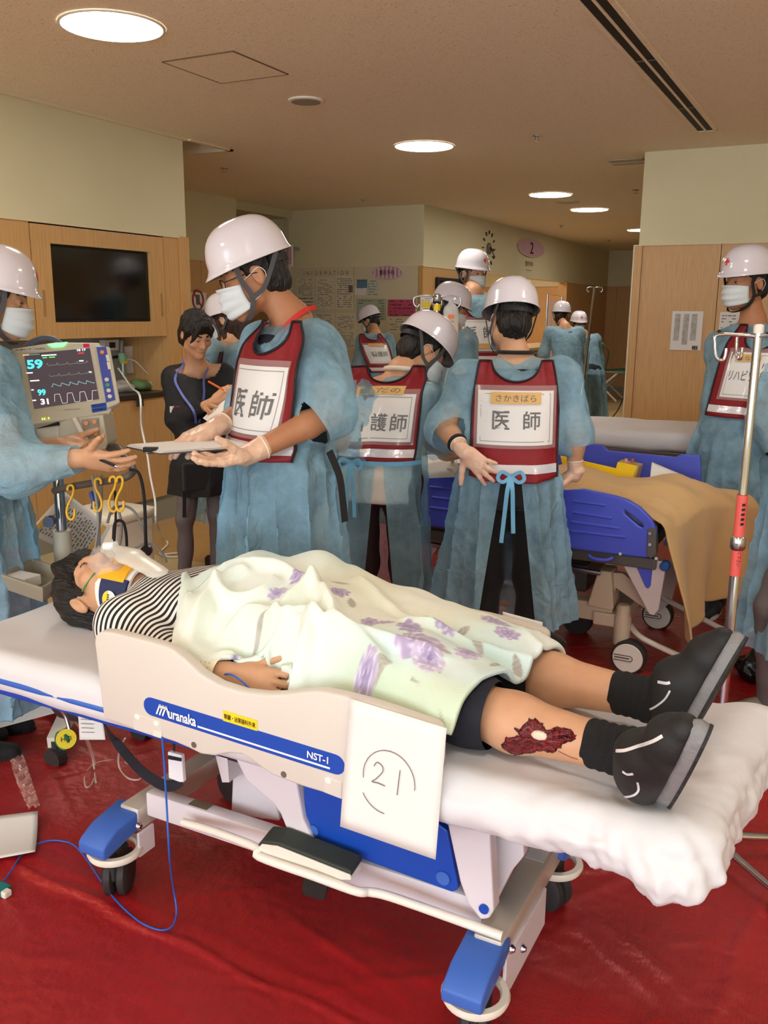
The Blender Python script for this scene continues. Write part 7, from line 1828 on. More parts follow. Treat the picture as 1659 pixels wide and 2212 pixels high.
# ---- person at the left edge, hands held out
p = Person('person in a blue gown holding out both hands at the stretcher head', stand(-92, 3.04), 82, 1.70)
p.px(head=(-12, 648, 2.98), neck=(-50, 745, 3.0), pel=(-62, 1030, 3.02), shR=(-20, 800, 2.84), shL=(-10, 800, 3.16), elR=(30, 1010, 2.72), elL=(0, 985, 3.15), wrR=(178, 990, 2.68), wrL=(128, 962, 2.98)).look(78, 12)
p.body(M_SKIN, .0042, bare={'R': dict(d=p.dirl(dep(262, 1000, 2.66) - dep(178, 988, 2.68)), n=p.dirl(np.array([0, 0, .55]) + FWH * .75), curl=(.16, .2, .25, .3), spread=.16, thumb=(.62, .75, -.1), tcurl=-.02), 'L': dict(d=p.dirl(dep(225, 965, 2.95) - dep(128, 960, 2.98)), n=p.dirl(np.array([0, 0, .9]) - FWH * .3), curl=(.25, .3, .3, .35), spread=.08, thumb=(.8, .5, .2))}); h_ = p.J['head']
hair_part(p.t, h_, p.A, p.s, 'long', M_HAIR_B); mask_part(p.t, h_, p.A, p.s); face_parts(p.t, h_, p.A, p.s, .5); helmet_part(p.t, h_, p.A, p.s * 1.06)
p.clothes(M_NAVY, shoes=dict(m=M_BLK))
p.gown(sleeves={'R': [(p.J['shR'], .088), (p.J['elR'], .098), (p.J['elR'] + (p.J['wrR'] - p.J['elR']) * .85, .062)], 'L': [(p.J['shL'], .088), (p.J['elL'], .085), (p.J['elL'] + (p.J['wrL'] - p.J['elL']) * .45, .075)]}, hem=.18, hemw=(.235, .24), seed=13, h=.008, wr=.008)
pn_ = thing('black_pen', 'black pen held in the outstretched hand', 'pen', dep(235, 1000, 2.66)); a, b = dep(205, 988, 2.66), dep(250, 1007, 2.62)
MB().tube([a, b], [.005, .0045], 10).build('barrel', M_BLK, pn_, smooth=60); MB().tube([b, b + (b - a) * .12], [.0045, .001], 10).build('tip', M_STEEL, pn_); MB().ribbon([a + [0, 0, .006], a * .6 + b * .4 + [0, 0, .006]], .003, (0, 0, 1), .001).build('clip', M_BLK, pn_)
# ---- woman in black scrubs writing
p = Person('woman in black scrubs writing on a clipboard with an orange pen', stand(432, 4.9), 148, 1.58)
p.px(head=(424, 722, 4.76), neck=(422, 790, 4.93), pel=(440, 1000, 4.92), shR=(374, 812, 4.90), shL=(484, 806, 4.98), elR=(378, 908, 4.86), elL=(520, 905, 4.86), wrR=(462, 868, 4.70), wrL=(500, 890, 4.72)).look(142, 28, 4)
p.J['hipR'] = p.J['pel'] + np.array([.08, 0, -.03]); p.J['hipL'] = p.J['pel'] + np.array([-.08, 0, -.03])
p.body(M_SKIN, .0055, bare={'R': dict(d=p.dirl(RTH * .7 + np.array([0, 0, .55]) - FWH * .1), n=p.dirl(FWH * .6 - RTH * .0 + np.array([0, 0, -.4])), curl=(.55, .6, .7, .75), spread=.02, thumb=(.8, .4, .45)), 'L': dict(d=p.dirl(-RTH * .8 + np.array([0, 0, -.1]) - FWH * .2), n=p.dirl(np.array([0, 0, 1.]) + FWH * .2), curl=.45, thumb=(.8, .3, .4))}); h_ = p.J['head']
hair_part(p.t, h_, p.A, p.s * 1.05, 'pony', M_HAIR, 3); face_parts(p.t, h_, p.A, p.s, .85)
P_ = lambda x, y, z: h_ + p.A @ (np.array([x, y, z]) * p.s)
MB().add([P_(.018 * math.cos(t), .1005 - .006 * abs(math.cos(t)), -.0672 + .0068 * math.sin(t) - .001) for t in np.linspace(0, 6.283, 16, endpoint=False)], [tuple(range(16))]).build('lips', M_LIP, p.t, local=True)
p.clothes(M_BLK, trm=M_GREY, shoes=dict(m=mat('shoe_taupe', rgb(70, 64, 60), .6)), shirt=False, grow=-.012)
g_ = p.gown(sleeves={'R': p.sleeve('R', 1.75, .07, .058, .046), 'L': p.sleeve('L', 1.75, .07, .058, .046)}, hem=p.J['pel'][2] - .17, hemw=(.22, .19), hip=(.212, .178), waist=(.168, .14), chest=(.178, .138), folds=(6, .008), seed=15, h=.009, m=mat('scrubs_black', rgb(24, 26, 30), .75, bump=.15, bscale=60), name='scrub_top', wr=.004, neckr=.12, nkt=.8)
c_ = p.J['neck']
def onfront(x, z, lift=.008): y = p.hit(x, z, 1); return np.array([x, (y if y is not None else .13) + lift, z])
for sg in (-1, 1):
    pts = [c_ + [sg * .06, -.03, .035], c_ + [sg * .075, .02, .01]] + [onfront(sg * x, c_[2] + z) for x, z in ((.07, -.06), (.055, -.14), (.03, -.22), (.008, -.29))]
    MB().ribbon(catmull(pts, 5), .013, (sg * .3, 1, .2), .002).build('lanyard', mat('lanyard_blue', rgb(92, 104, 176), .5), p.t, local=True)
for x, z, mm in ((.155, -.15, M_PAPER), (.15, -.145, M_PAPER)):
    q = onfront(.11, c_[2] - .20); 
text('scrub_lettering', 'CO MEDICAL', onfront(.075, c_[2] - .205, .006), (-1, .1, 0), (0, 0, 1), .012, mat('print_red', rgb(196, 44, 44), .5), p.t, fit=(.07, .009), local=True)
a = (p.J['shR'] * .25 + p.J['elR'] * .75); MB().bbox(a + np.array([.02, .052, -.012]), a + np.array([.045, .06, .022]), .002).build('sleeve_tag', M_PAPER, p.t, local=True)
pe = thing('orange_pen', 'orange pen in the writing hand', 'pen', dep(470, 840, 4.64)); MB().tube([dep(450, 824, 4.62), dep(484, 843, 4.66)], .0055, 10).build('barrel', mat('pen_orange', rgb(240, 120, 50), .4), pe, smooth=60); MB().tube([dep(484, 843, 4.66), dep(490, 847, 4.665)], [.0055, .0015], 10).build('tip', M_PAPER, pe)
cbq = [dep(440, 905, 4.72), dep(492, 852, 4.72), dep(515, 868, 4.58), dep(455, 915, 4.58)]
cb2 = thing('writing_board', 'small clipboard with pale papers held by the woman in scrubs', 'clipboard', cbq[0]); nn = unit(np.cross(cbq[1] - cbq[0], cbq[3] - cbq[0])); nn = nn if nn[2] > 0 else -nn
MB().prism(cbq, nn * .004).build('board', mat('board_plum', rgb(120, 90, 100), .5), cb2); MB().prism([q + nn * .0045 for q in cbq], nn * .002).build('paper', M_PAPER, cb2)
bk = p.J['pel']; MB().bbox(bk + np.array([.02, .12, -.12]), bk + np.array([.17, .16, .03]), .01).build('hip_pouch', M_BLK, p.t, local=True)
MB().ribbon([bk + np.array([.16, .13, -.1]), bk + np.array([.17, .135, -.26])], .02, (0, 1, 0), .003).build('pouch_strap', M_BLK, p.t, local=True)
# ---- helper behind the tall doctor
p = Person('helper in a white helmet half hidden behind the tall doctor', stand(505, 5.5), -48, 1.64)
p.px(head=(490, 693, 5.5), neck=(500, 745, 5.5)).look(-70, 14)
p.body(M_SKIN, .009); h_ = p.J['head']; hair_part(p.t, h_, p.A, p.s, 'long', M_HAIR_B); mask_part(p.t, h_, p.A, p.s); face_parts(p.t, h_, p.A, p.s); helmet_part(p.t, h_, p.A, p.s * 1.06, n=32)
p.clothes(M_NAVY, h=.018, shoes=dict(m=M_BLK)); p.gown(sleeves={'R': p.sleeve('R', 1.8), 'L': p.sleeve('L', 1.8)}, hem=.3, seed=17, h=.014); p.vest(-1, panel=(-.12, .12, 1.08, 1.28), ztop=1.40)
# ---- people farther off
def far_person(label, px, d, face, H, head, lookd, hair='short', hm=None, seed=20, vest=None, pose=None, cross=True, base=0.0, h=.012, tape=True, mask=True):
    ps = stand(px, d); ps[2] = base
    p = Person(label, ps, face, H)
    p.px(head=(*head, d), **(pose or {})); hd = p.J['head']; p.J['neck'] = np.array([hd[0] * .6, hd[1] * .6 - .02, hd[2] - .15 * p.s])
    p.look(*lookd); dz = p.J['neck'] + np.array([0, 0, -.05 * p.s]) - (p.J['shR'] + p.J['shL']) / 2
    for q in ('shR', 'shL', 'elR', 'elL', 'wrR', 'wrL'): p.J[q] = p.J[q] + dz
    p.body(M_SKIN, .0085, bare={'R': dict(d=unit(p.J['wrR'] - p.J['elR']), n=np.array([-1., 0, 0]), curl=.4), 'L': dict(d=unit(p.J['wrL'] - p.J['elL']), n=np.array([1., 0, 0]), curl=.4)}); h_ = p.J['head']
    hair_part(p.t, h_, p.A, p.s, hair, hm, h=.007)
    if mask: mask_part(p.t, h_, p.A, p.s)
    face_parts(p.t, h_, p.A, p.s, .4); helmet_part(p.t, h_, p.A, p.s * 1.06, cross=cross, n=32)
    p.clothes(M_NAVY, h=.02, shoes=dict(m=M_BLK)); p.gown(sleeves={'R': p.sleeve('R', 1.8), 'L': p.sleeve('L', 1.8)}, hem=.3, seed=seed, h=h)
    if vest: p.vest(**vest)
    return p
far_person('nurse in gown and helmet standing at the notice board', 818, 9.8, -38, 1.62, (800, 694), (-62, 22), seed=21, cross=False, vest=dict(sg=-1, w=.165, ztop=1.42, zbot=1.0, neck=(.085, .07), panel=(-.13, .13, 1.10, 1.30), text_=[('看護師', 0, 1.2, .2, .06)], tape=(0, 1.30, .17, .035), off=-.004, letter_m=MATS['ink_faded']))
far_person('nurse with long dark hair beside the drip stand bag', 985, 6.0, 62, 1.66, (972, 668), (85, 18), 'long', M_HAIR, seed=23, cross=False, h=.011)
p = far_person('doctor with a stethoscope raised above the others, facing the beds', 1022, 7.0, 168, 1.78, (1020, 592), (142, 6), seed=25, base=.13, vest=dict(sg=1, w=.17, ztop=1.46, zbot=1.03, neck=(.088, .11), panel=(-.14, .14, 1.12, 1.34), text_=[('医', -.06, 1.25, .075, .085), ('師', .065, 1.25, .075, .085)], tape=(0.02, 1.155, .15, .036), name_txt='さいとう' if False else None), h=.010)
c_ = p.J['neck']; MB().tube(catmull([c_ + np.array(v_) for v_ in ((-.06, .09, -.16), (-.075, .05, -.02), (-.06, -.04, .05), (.0, -.075, .06), (.06, -.04, .05), (.08, .05, -.02), (.06, .125, -.14), (.03, .16, -.20))], 5), .005, 8).build('stethoscope', M_BLK, p.t, local=True)
MB().bbox(p.pos - [.2, .15, .13], p.pos + np.array([.2, .17, 0]), .01).build('step_stool', mat('stool_grey', rgb(120, 120, 118), .6)); reg(bpy.data.objects['step_stool'], 'low grey step under the raised doctor', 'step stool')
far_person('nurse seen from behind with gathered brown hair, talking', 1214, 10.6, 14, 1.60, (1213, 682), (30, 4), 'bun', M_HAIR_B, seed=27, cross=False)
p = far_person('nurse facing the view in a helmet, holding a navy bag', 1258, 11.3, 178, 1.53, (1250, 700), (175, 6), 'fringe', M_HAIR, seed=29)
hb = thing('navy_bag', 'navy cloth bag held by the nurse facing the beds', 'bag', dep(1250, 790, 10.98)); S = Field(dep(1250, 772, 10.98) - .2, dep(1250, 772, 10.98) + .2, .012); S.rc(dep(1244, 768, 10.98), dep(1258, 780, 10.98), .09, .085, .02, sq=(FWH, .5)); V, F = S.mesh(1); mesh('bag_body', V, F, mat('bag_navy', rgb(34, 44, 96), .7), hb, True)
MB().tube(catmull([dep(1240, 766, 10.95), dep(1248, 750, 10.95), dep(1258, 768, 10.95)], 5), .008, 8).build('bag_handle', MATS['bag_navy'], hb)
# ================================================================== MONITOR CART
c4 = [dep(22, 746, 3.12), dep(216, 736, 3.24), dep(240, 892, 3.16), dep(50, 915, 3.04)]
mn_ = unit(np.cross(c4[3] - c4[0], c4[1] - c4[0])); mn_ = mn_ if mn_ @ (CAMP - c4[0]) > 0 else -mn_
def mq(u, v, w=0): return (c4[0] * (1 - u) + c4[1] * u) * (1 - v) + (c4[3] * (1 - u) + c4[2] * u) * v + mn_ * w
def mpoly(pts, w): return [mq(u, v, w) for u, v in pts]
MUX = unit(c4[1] - c4[0]); MUY = unit(c4[0] - c4[3])
M_CASE = mat('monitor_case', rgb(206, 200, 180), .5); M_SCR = mat('screen_dark', rgb(38, 30, 34), .15, emit=(.035, .026, .030, 1), estr=1.0)
def glow(n, c, e=1.0): return mat(n, c, .5, emit=c, estr=e)
G_CY, G_W, G_G, G_Y = glow('glow_cyan', rgb(70, 214, 222), .9), glow('glow_white', rgb(230, 230, 226), .8), glow('glow_green', rgb(70, 200, 90), .8), glow('glow_yellow', rgb(210, 226, 60), 1)
ct = thing('monitor_cart', 'patient monitor on a wheeled pole cart showing wave traces', 'patient monitor', (-2.5, 2.32, 0))
cs = MB().prism(mpoly([(-.0, .04), (.5, -.02), (1, .02), (1.02, .96), (.97, 1.02), (.03, 1.02)], 0), mn_ * -.13).build('case', M_CASE, ct, bevel=.008, bseg=3, smooth=50)
MB().prism(mpoly([(.13, .13), (.87, .10), (.885, .80), (.145, .84)], .001), mn_ * .002).build('screen', M_SCR, ct)
MB().prism(mpoly([(.93, .08), (1.10, .12), (1.12, .90), (.96, .95)], -.02), mn_ * .035).build('control_panel', M_CASE, ct, bevel=.006)
cp_ = MB().prism(mpoly([(.94, .12), (1.05, .12), (1.065, .86), (.955, .88)], .0155), mn_ * .002).build('control_strip', mat('strip_blue', rgb(74, 88, 172), .45), ct)
for u, v, mm in ((.995, .20, mat('btn_orange', rgb(236, 150, 70), .4)), (1.0, .58, M_CAP), (1.0, .655, mat('btn_green', rgb(80, 170, 120), .4)), (1.003, .73, M_CAP), (1.006, .81, M_CAP)):
    MB().tube([mq(u, v, .016), mq(u, v, .021)], .0075, 14).build('button', mm, cp_)
for v0, v1 in ((.24, .33), (.34, .44)): MB().prism(mpoly([(1.03, v0), (1.07, v0), (1.075, v1), (1.035, v1)], .016), mn_ * .004).build('button', M_CAP, cp_, bevel=.001)
MB().prism(mpoly([(.40, .015), (.63, -.0), (.58, .055), (.46, .06)], .001), mn_ * .004).build('alarm_light', glow('alarm_green', rgb(110, 230, 130), 1.2), ct, bevel=.001)
lab = MB().prism(mpoly([(.04, .055), (.37, .04), (.37, .09), (.045, .105)], .001), mn_ * .001).build('name_label', mat('label_pale', rgb(226, 222, 208), .5), ct)
text('label_lettering', '消化器センター内視鏡室', mq(.205, .073, .003), MUX, MUY, .01, M_INK, lab, fit=(.098, .008))
MB().prism(mpoly([(.80, .035), (.87, .035), (.87, .085), (.80, .085)], .001), mn_ * .001).build('pink_sticker', mat('sticker_pink', rgb(222, 40, 110), .5), ct)
for st_, u, v, w_, h_, mm in (('59', .23, .275, .052, .036, G_CY), ('99', .255, .645, .026, .024, G_CY), ('31', .27, .765, .026, .022, G_W), ('10 17', .77, .125, .03, .009, G_W)):
    text('reading', st_, mq(u, v, .004), MUX, MUY, .03, mm, ct, fit=(w_, h_), bold=.001)
def trace(us, f, mm, r=.0008):
    MB().ribbon([mq(u, f(u), .0042) for u in us], r * 2, mn_, .0004).build('trace', mm, ct)
ecg = lambda v0: (lambda u: v0 - .028 * math.exp(-(((u * 9) % 1 - .3) / .05) ** 2) + .006 * math.exp(-(((u * 9) % 1 - .55) / .12) ** 2))
G_GR = glow('glow_grey', rgb(96, 120, 104), .5)
trace(np.linspace(.36, .82, 140), ecg(.30), G_GR); trace(np.linspace(.37, .86, 140), ecg(.445), G_GR)
trace(np.linspace(.37, .86, 120), lambda u: .585 - .05 * ((1 - ((u * 10.5) % 1)) ** 1.2 if ((u * 10.5) % 1) > .18 else ((u * 10.5) % 1) / .18), glow('glow_teal', rgb(120, 170, 172), .6))
trace(np.linspace(.38, .875, 120), lambda u: .81 - .125 * float(np.clip(1.4 * math.sin(u * 44 - 16.9) + .5, 0, 1)), glow('glow_pale', rgb(176, 172, 176), .7))
for u, v, w_, mm in ((.40, .165, .05, G_W), (.35, .195, .015, G_G), (.43, .195, .02, G_G), (.15, .145, .02, glow('glow_amber', rgb(226, 170, 120), .6)), (.21, .145, .018, G_GR), (.27, .145, .018, G_GR), (.16, .38, .02, G_W), (.20, .485, .03, G_W), (.16, .60, .008, G_W), (.16, .735, .012, G_W), (.76, .165, .02, glow('glow_red', rgb(200, 60, 60), .6)), (.75, .27, .015, G_W), (.83, .43, .01, G_W)):
    MB().beam(mq(u, v, .0042) - MUX * w_ / 2, mq(u, v, .0042) + MUX * w_ / 2, .0006, .004, MUY).build('screen_print', mm, ct)
text('brand_lettering', 'NIHON KOHDEN', mq(.56, .90, .002), MUX, MUY, .008, M_GREYINK, ct, fit=(.05, .005))
for v, st_ in ((.885, 'MED-1427'), (.94, '消化器科')):
    q_ = MB().prism(mpoly([(.78, v - .02), (.955, v - .03), (.957, v + .02), (.785, v + .03)], .001), mn_ * .001).build('blue_sticker', mat('sticker_blue', rgb(40, 84, 176), .5), ct); text('sticker_lettering', st_, mq(.868, v, .003), MUX, MUY, .01, M_INK, q_, fit=(.04, .007))
for u in (.21, .235, .28): MB().prism(mpoly([(u, .965), (u + .012, .964), (u + .012, .985), (u, .986)], .001), mn_ * .002).build('led', G_Y, ct)
MB().tube(catmull([mq(.15, .0, -.06), mq(.20, -.11, -.06), mq(.36, -.19, -.06), mq(.50, -.17, -.06), mq(.60, -.06, -.06), mq(.62, .0, -.06)], 6), .010, 10).build('carry_handle', mat('handle_blue', rgb(92, 98, 122), .5), ct, smooth=60)
def dp(pts, d): return [dep(x, y, d) for x, y in pts]
MB().prism(dp([(72, 914), (222, 896), (232, 958), (226, 972), (90, 985)], 3.10), FWH * .12).build('module_rack', M_CASE, ct, bevel=.005)
MB().prism(dp([(76, 925), (126, 918), (128, 966), (80, 972)], 3.095), FWH * .01).build('recorder_door', mat('module_pale', rgb(216, 210, 192), .5), ct, bevel=.002)
MB().prism(dp([(78, 918), (126, 911), (127, 919), (80, 926)], 3.09), FWH * .01).build('recorder_slot', M_DARK, ct)
md_ = MB().prism(dp([(176, 906), (212, 903), (216, 952), (180, 955)], 3.092), FWH * .01).build('socket_module', mat('module_grey', rgb(160, 154, 144), .5), ct)
for x, y in ((186, 914), (204, 911), (188, 938), (206, 936)): MB().tube(dp([(x, y), (x, y)], 3.09)[:1] + [dep(x, y, 3.075)], .0075, 12).build('socket', mat('btn_orange', rgb(236, 150, 70), .4), md_)
MB().tube([dep(160, 905, 3.07), dep(185, 950, 3.05), dep(195, 985, 3.06)], .009, 8).build('cable_plug', M_CAP, ct, smooth=60)
bx2, by2 = dep(130, 1100, 3.18)[:2]
MB().tube([(bx2, by2, .70), (bx2, by2, 1.05)], .019, 16).build('inner_pole', M_CHROME, ct, smooth=60); MB().tube([(bx2, by2, .16), (bx2, by2, .78)], [.036, .032], 18).build('column', M_CASE, ct, smooth=60)
p0_ = dep(111, 1124, 3.12); MB().tube([p0_, p0_ - FWH * .03], [.018, .019], 16).build('clamp_knob', mat('knob_slate', rgb(72, 84, 112), .5), ct, smooth=60)
MB().tube(catmull([dep(118, 1060, 3.12), dep(150, 1052, 3.06), dep(210, 1042, 2.98), dep(262, 1034, 2.92), dep(284, 1022, 2.92), dep(286, 1010, 2.95), dep(270, 985, 3.02), dep(255, 966, 3.08), dep(235, 968, 3.14)], 6), .0125, 10).build('push_handle', mat('handle_grey', rgb(96, 86, 78), .5), ct, smooth=60)
MB().bbox((bx2 - .05, by2 - .05, .99), (bx2 + .08, by2 + .06, 1.03), .008).build('mount', M_CASE, ct)
for k in range(5):
    an = k * 2 * math.pi / 5 + .25; e = np.array([bx2 + .27 * math.cos(an), by2 + .27 * math.sin(an), .095])
    MB().beam((bx2, by2, .13), e, .05, .04).build('base_leg', M_CAP, ct); MB().lathe((e[0], e[1], .04), [(.015, -.02), (.036, -.02), (.036, .02), (.015, .02)], 18, 'y').build('wheel', M_TYRE, ct); MB().cyl((e[0], e[1], .04), (e[0], e[1], .10), .012, 10).build('wheel_stem', M_DKGREY, ct)
MB().lathe((bx2, by2, 0), [(.06, .10), (.06, .16), (.04, .19)], 20).build('hub', M_CAP, ct, smooth=40)
# grey side tray with a box in it
ty_ = thing('instrument_tray', 'grey open plastic tray on the monitor cart', 'tray', dep(75, 1260, 3.0))
T0 = [dep(2, 1240, 2.92), dep(92, 1270, 2.80), dep(148, 1232, 2.95), dep(70, 1205, 3.1)]; g = MB()
inn = [np.mean(T0, 0) + (q - np.mean(T0, 0)) * .80 + np.array([0, 0, -.045]) for q in T0]; bo_ = [np.mean(T0, 0) + (q - np.mean(T0, 0)) * .86 + np.array([0, 0, -.055]) for q in T0]; rim = [q + np.array([0, 0, -.008]) for q in T0]; ri = [np.mean(T0, 0) + (q - np.mean(T0, 0)) * .93 for q in T0]
g.add(T0 + ri + inn + rim + bo_, [(0, 1, 5, 4), (1, 2, 6, 5), (2, 3, 7, 6), (3, 0, 4, 7), (4, 5, 9, 8), (5, 6, 10, 9), (6, 7, 11, 10), (7, 4, 8, 11), (8, 9, 10, 11), (0, 12, 13, 1), (1, 13, 14, 2), (2, 14, 15, 3), (3, 15, 12, 0), (12, 16, 17, 13), (13, 17, 18, 14), (14, 18, 19, 15), (15, 19, 16, 12), (19, 18, 17, 16)])
fixn(g.build('tray_shell', mat('tray_grey', rgb(150, 142, 124), .55), ty_)); MB().beam(np.mean(T0, 0) + [0, 0, -.05], (bx2, by2, .60), .03, .02).build('tray_bracket', M_STEEL, ty_)
bb = np.mean(T0, 0) + np.array([-.035, -.02, -.028]); bxo = thing('carton', 'small white carton in the grey tray', 'box', bb); MB().bbox(bb + [-.05, -.035, -.014], bb + [.045, .03, .02], .002).build('carton_body', M_PAPER, bxo); MB().box(bb + [-.03, -.036, -.008], bb + [.02, -.0352, .008]).build('carton_print', M_GREYINK, bxo)
# hooks, cables, stethoscope
M_HOOK = mat('hook_yellow', rgb(236, 182, 40), .4)
def shook(x, y0, y1, d, flip, lab):
    t = thing('s_hook', lab, 'hook', dep(x, (y0 + y1) / 2, d), group='yellow S hooks'); h = (y1 - y0); f = flip
    MB().tube(catmull(dp([(x - 6 * f, y0 + 12), (x - 5 * f, y0 + 3), (x + 2 * f, y0), (x + 7 * f, y0 + 6), (x + 5 * f, y0 + h * .3), (x - 4 * f, y0 + h * .55), (x - 8 * f, y0 + h * .78), (x - 4 * f, y0 + h * .96), (x + 4 * f, y1), (x + 9 * f, y0 + h * .88), (x + 9 * f, y0 + h * .7)], d), 4), .0045, 8).build('hook_wire', M_HOOK, t, smooth=60)
shook(152, 1048, 1122, 3.02, 1, 'yellow plastic S hook nearest the column on the cart handle'); shook(212, 1034, 1104, 2.93, -1, 'yellow plastic S hook holding the grey cable bundle'); shook(243, 1030, 1105, 2.92, 1, 'yellow plastic S hook straight below the handle bend'); shook(258, 1030, 1104, 2.9, 1, 'yellow plastic S hook at the outer end of the handle')
M_CABG = mat('cable_grey', rgb(140, 138, 136), .5)
gc = thing('monitor_cables', 'bundle of grey monitor cables hanging from the cart handle', 'cables', dep(210, 1120, 2.95))
for k, pts in enumerate(([(198, 1028), (205, 1060), (212, 1120), (208, 1170), (200, 1205)], [(206, 1025), (212, 1060), (214, 1120), (214, 1205)], [(218, 1025), (219, 1080), (215, 1130), (206, 1200)], [(232, 1130), (240, 1105), (252, 1095), (262, 1130), (260, 1170), (250, 1190)], [(240, 1110), (262, 1093), (290, 1105), (312, 1150), (316, 1175), (312, 1200)], [(290, 1185), (310, 1175), (330, 1176), (350, 1195), (360, 1215)])):
    MB().tube(catmull(dp(pts, 2.93 + .02 * k), 5), .0045, 8).build('cable', M_CABG, gc, smooth=60)
sx = thing('stethoscope', 'black stethoscope hanging from the end of the cart handle', 'stethoscope', dep(312, 1100, 2.9))
MB().tube(catmull(dp([(248, 1060), (250, 1110), (248, 1150), (245, 1190)], 2.93) , 4), .004, 8).build('ear_tube', M_BLK, sx); MB().tube(catmull(dp([(245, 1165), (247, 1135), (254, 1125), (266, 1128), (272, 1150), (274, 1180)], 2.94), 4), .005, 8).build('binaural', M_BLK, sx, smooth=60)
MB().tube(catmull(dp([(280, 1014), (298, 1020), (308, 1050), (313, 1100), (315, 1180)], 2.88), 5), .0055, 8).build('tube', M_BLK, sx, smooth=60); q = dep(316, 1190, 2.88); MB().tube([q - FWH * .006, q + FWH * .012], .018, 16).build('chest_piece', mat('chestpiece', rgb(52, 44, 42), .3, metal=.4), sx)
MB().tube(dp([(196, 1062), (203, 1085), (200, 1100)], 2.95), .007, 8).build('blue_clip', mat('clip_blue', rgb(40, 74, 160), .5), sx)
# notice sheet behind the column
nsq = [dep(58, 1152, 3.45), dep(140, 1062, 3.45), dep(238, 1140, 3.40), dep(200, 1215, 3.36)]
nso = sheet_paper('notice_sheet', 'printed notice with orange bands hanging behind the cart column', nsq, .006); nn = unit(CAMP - nsq[0]); a1, a2, a3, a4 = nsq
qq = lambda u, v: (a1 * (1 - u) + a2 * u) * (1 - v) + (a4 * (1 - u) + a3 * u) * v + nn * .004
mb = MB(); rs = np.random.RandomState(4)
for r_ in range(16):
    v = .12 + .047 * r_; u = .12
    while u < .82: w_ = rs.uniform(.03, .09); mb.add([qq(u, v), qq(u + w_, v), qq(u + w_, v + .018), qq(u, v + .018)], [(0, 1, 2, 3)]); u += w_ + rs.uniform(.015, .06)
mb.build('print', M_GREYINK, nso)
for u0, u1, v0, v1 in ((.1, .45, .03, .09), (.05, .95, .86, .93)): MB().add([qq(u0, v0), qq(u1, v0), qq(u1, v1), qq(u0, v1)], [(0, 1, 2, 3)]).build('orange_band', mat('band_orange', rgb(236, 178, 60), .5), nso)
# white lidded box on the floor by the wall
q = onz(270, 1180, 0); bw = thing('white_bin', 'white lidded plastic box on the floor by the cabinet', 'box', (-3.45, 3.55, 0)); cx_, cy_ = -3.50, 3.52
MB().prism([(cx_ - .17, cy_ - .15, .01), (cx_ + .17, cy_ - .15, .01), (cx_ + .17, cy_ + .15, .01), (cx_ - .17, cy_ + .15, .01)], (0, 0, .44)).build('bin_body', mat('bin_white', rgb(240, 234, 214), .4), bw, bevel=.02, bseg=3, smooth=50)
MB().bbox((cx_ - .185, cy_ - .165, .45), (cx_ + .185, cy_ + .165, .50), .012).build('bin_lid', MATS['bin_white'], bw, smooth=50); MB().bbox((cx_ - .10, cy_ - .156, .10), (cx_ + .10, cy_ - .148, .36), .01).build('bin_panel', MATS['bin_white'], bw)
wc_ = thing('power_cord', 'white power cord running down from the wall alcove to the floor', 'cable', onz(345, 1170, 0)); 
MB().tube(catmull([onx(255, 795, -4.6), onx(285, 838, -4.45)] + dp([(302, 855), (306, 920), (318, 980), (325, 1030), (335, 1080), (338, 1130)], 4.9) + [onz(352, 1160, .02), onz(362, 1175, .01), onz(345, 1195, .01), onz(370, 1203, .01), onz(398, 1200, .01), onz(385, 1195, .01), onz(350, 1198, .01)], 6), .006, 8).build('cord', M_WHITE, wc_, smooth=60)
yc_ = thing('yellow_cable', 'yellow cable lying on the tan floor behind the stretcher head', 'cable', onz(30, 1300, 0)); MB().tube(catmull([onz(-20, 1312, .008), onz(20, 1306, .008), onz(38, 1290, .008), onz(46, 1275, .008), onz(60, 1262, .008)], 5), .008, 8).build('cable', mat('cable_yellow', rgb(232, 190, 40), .4), yc_, smooth=60)
p = onz(0, 1215, .3); rbx = thing('red_kit', 'red kit case on the floor beyond the grey tray', 'case', (p[0] - .1, p[1] + .1, 0)); MB().bbox((p[0] - .3, p[1] - .05, .01), (p[0] + .01, p[1] + .25, .30), .02).build('case_body', mat('kit_red', rgb(190, 34, 30), .45), rbx); MB().bbox((p[0] - .3, p[1] - .052, .20), (p[0] + .012, p[1] + .252, .215), .003).build('case_seam', M_BLK, rbx)
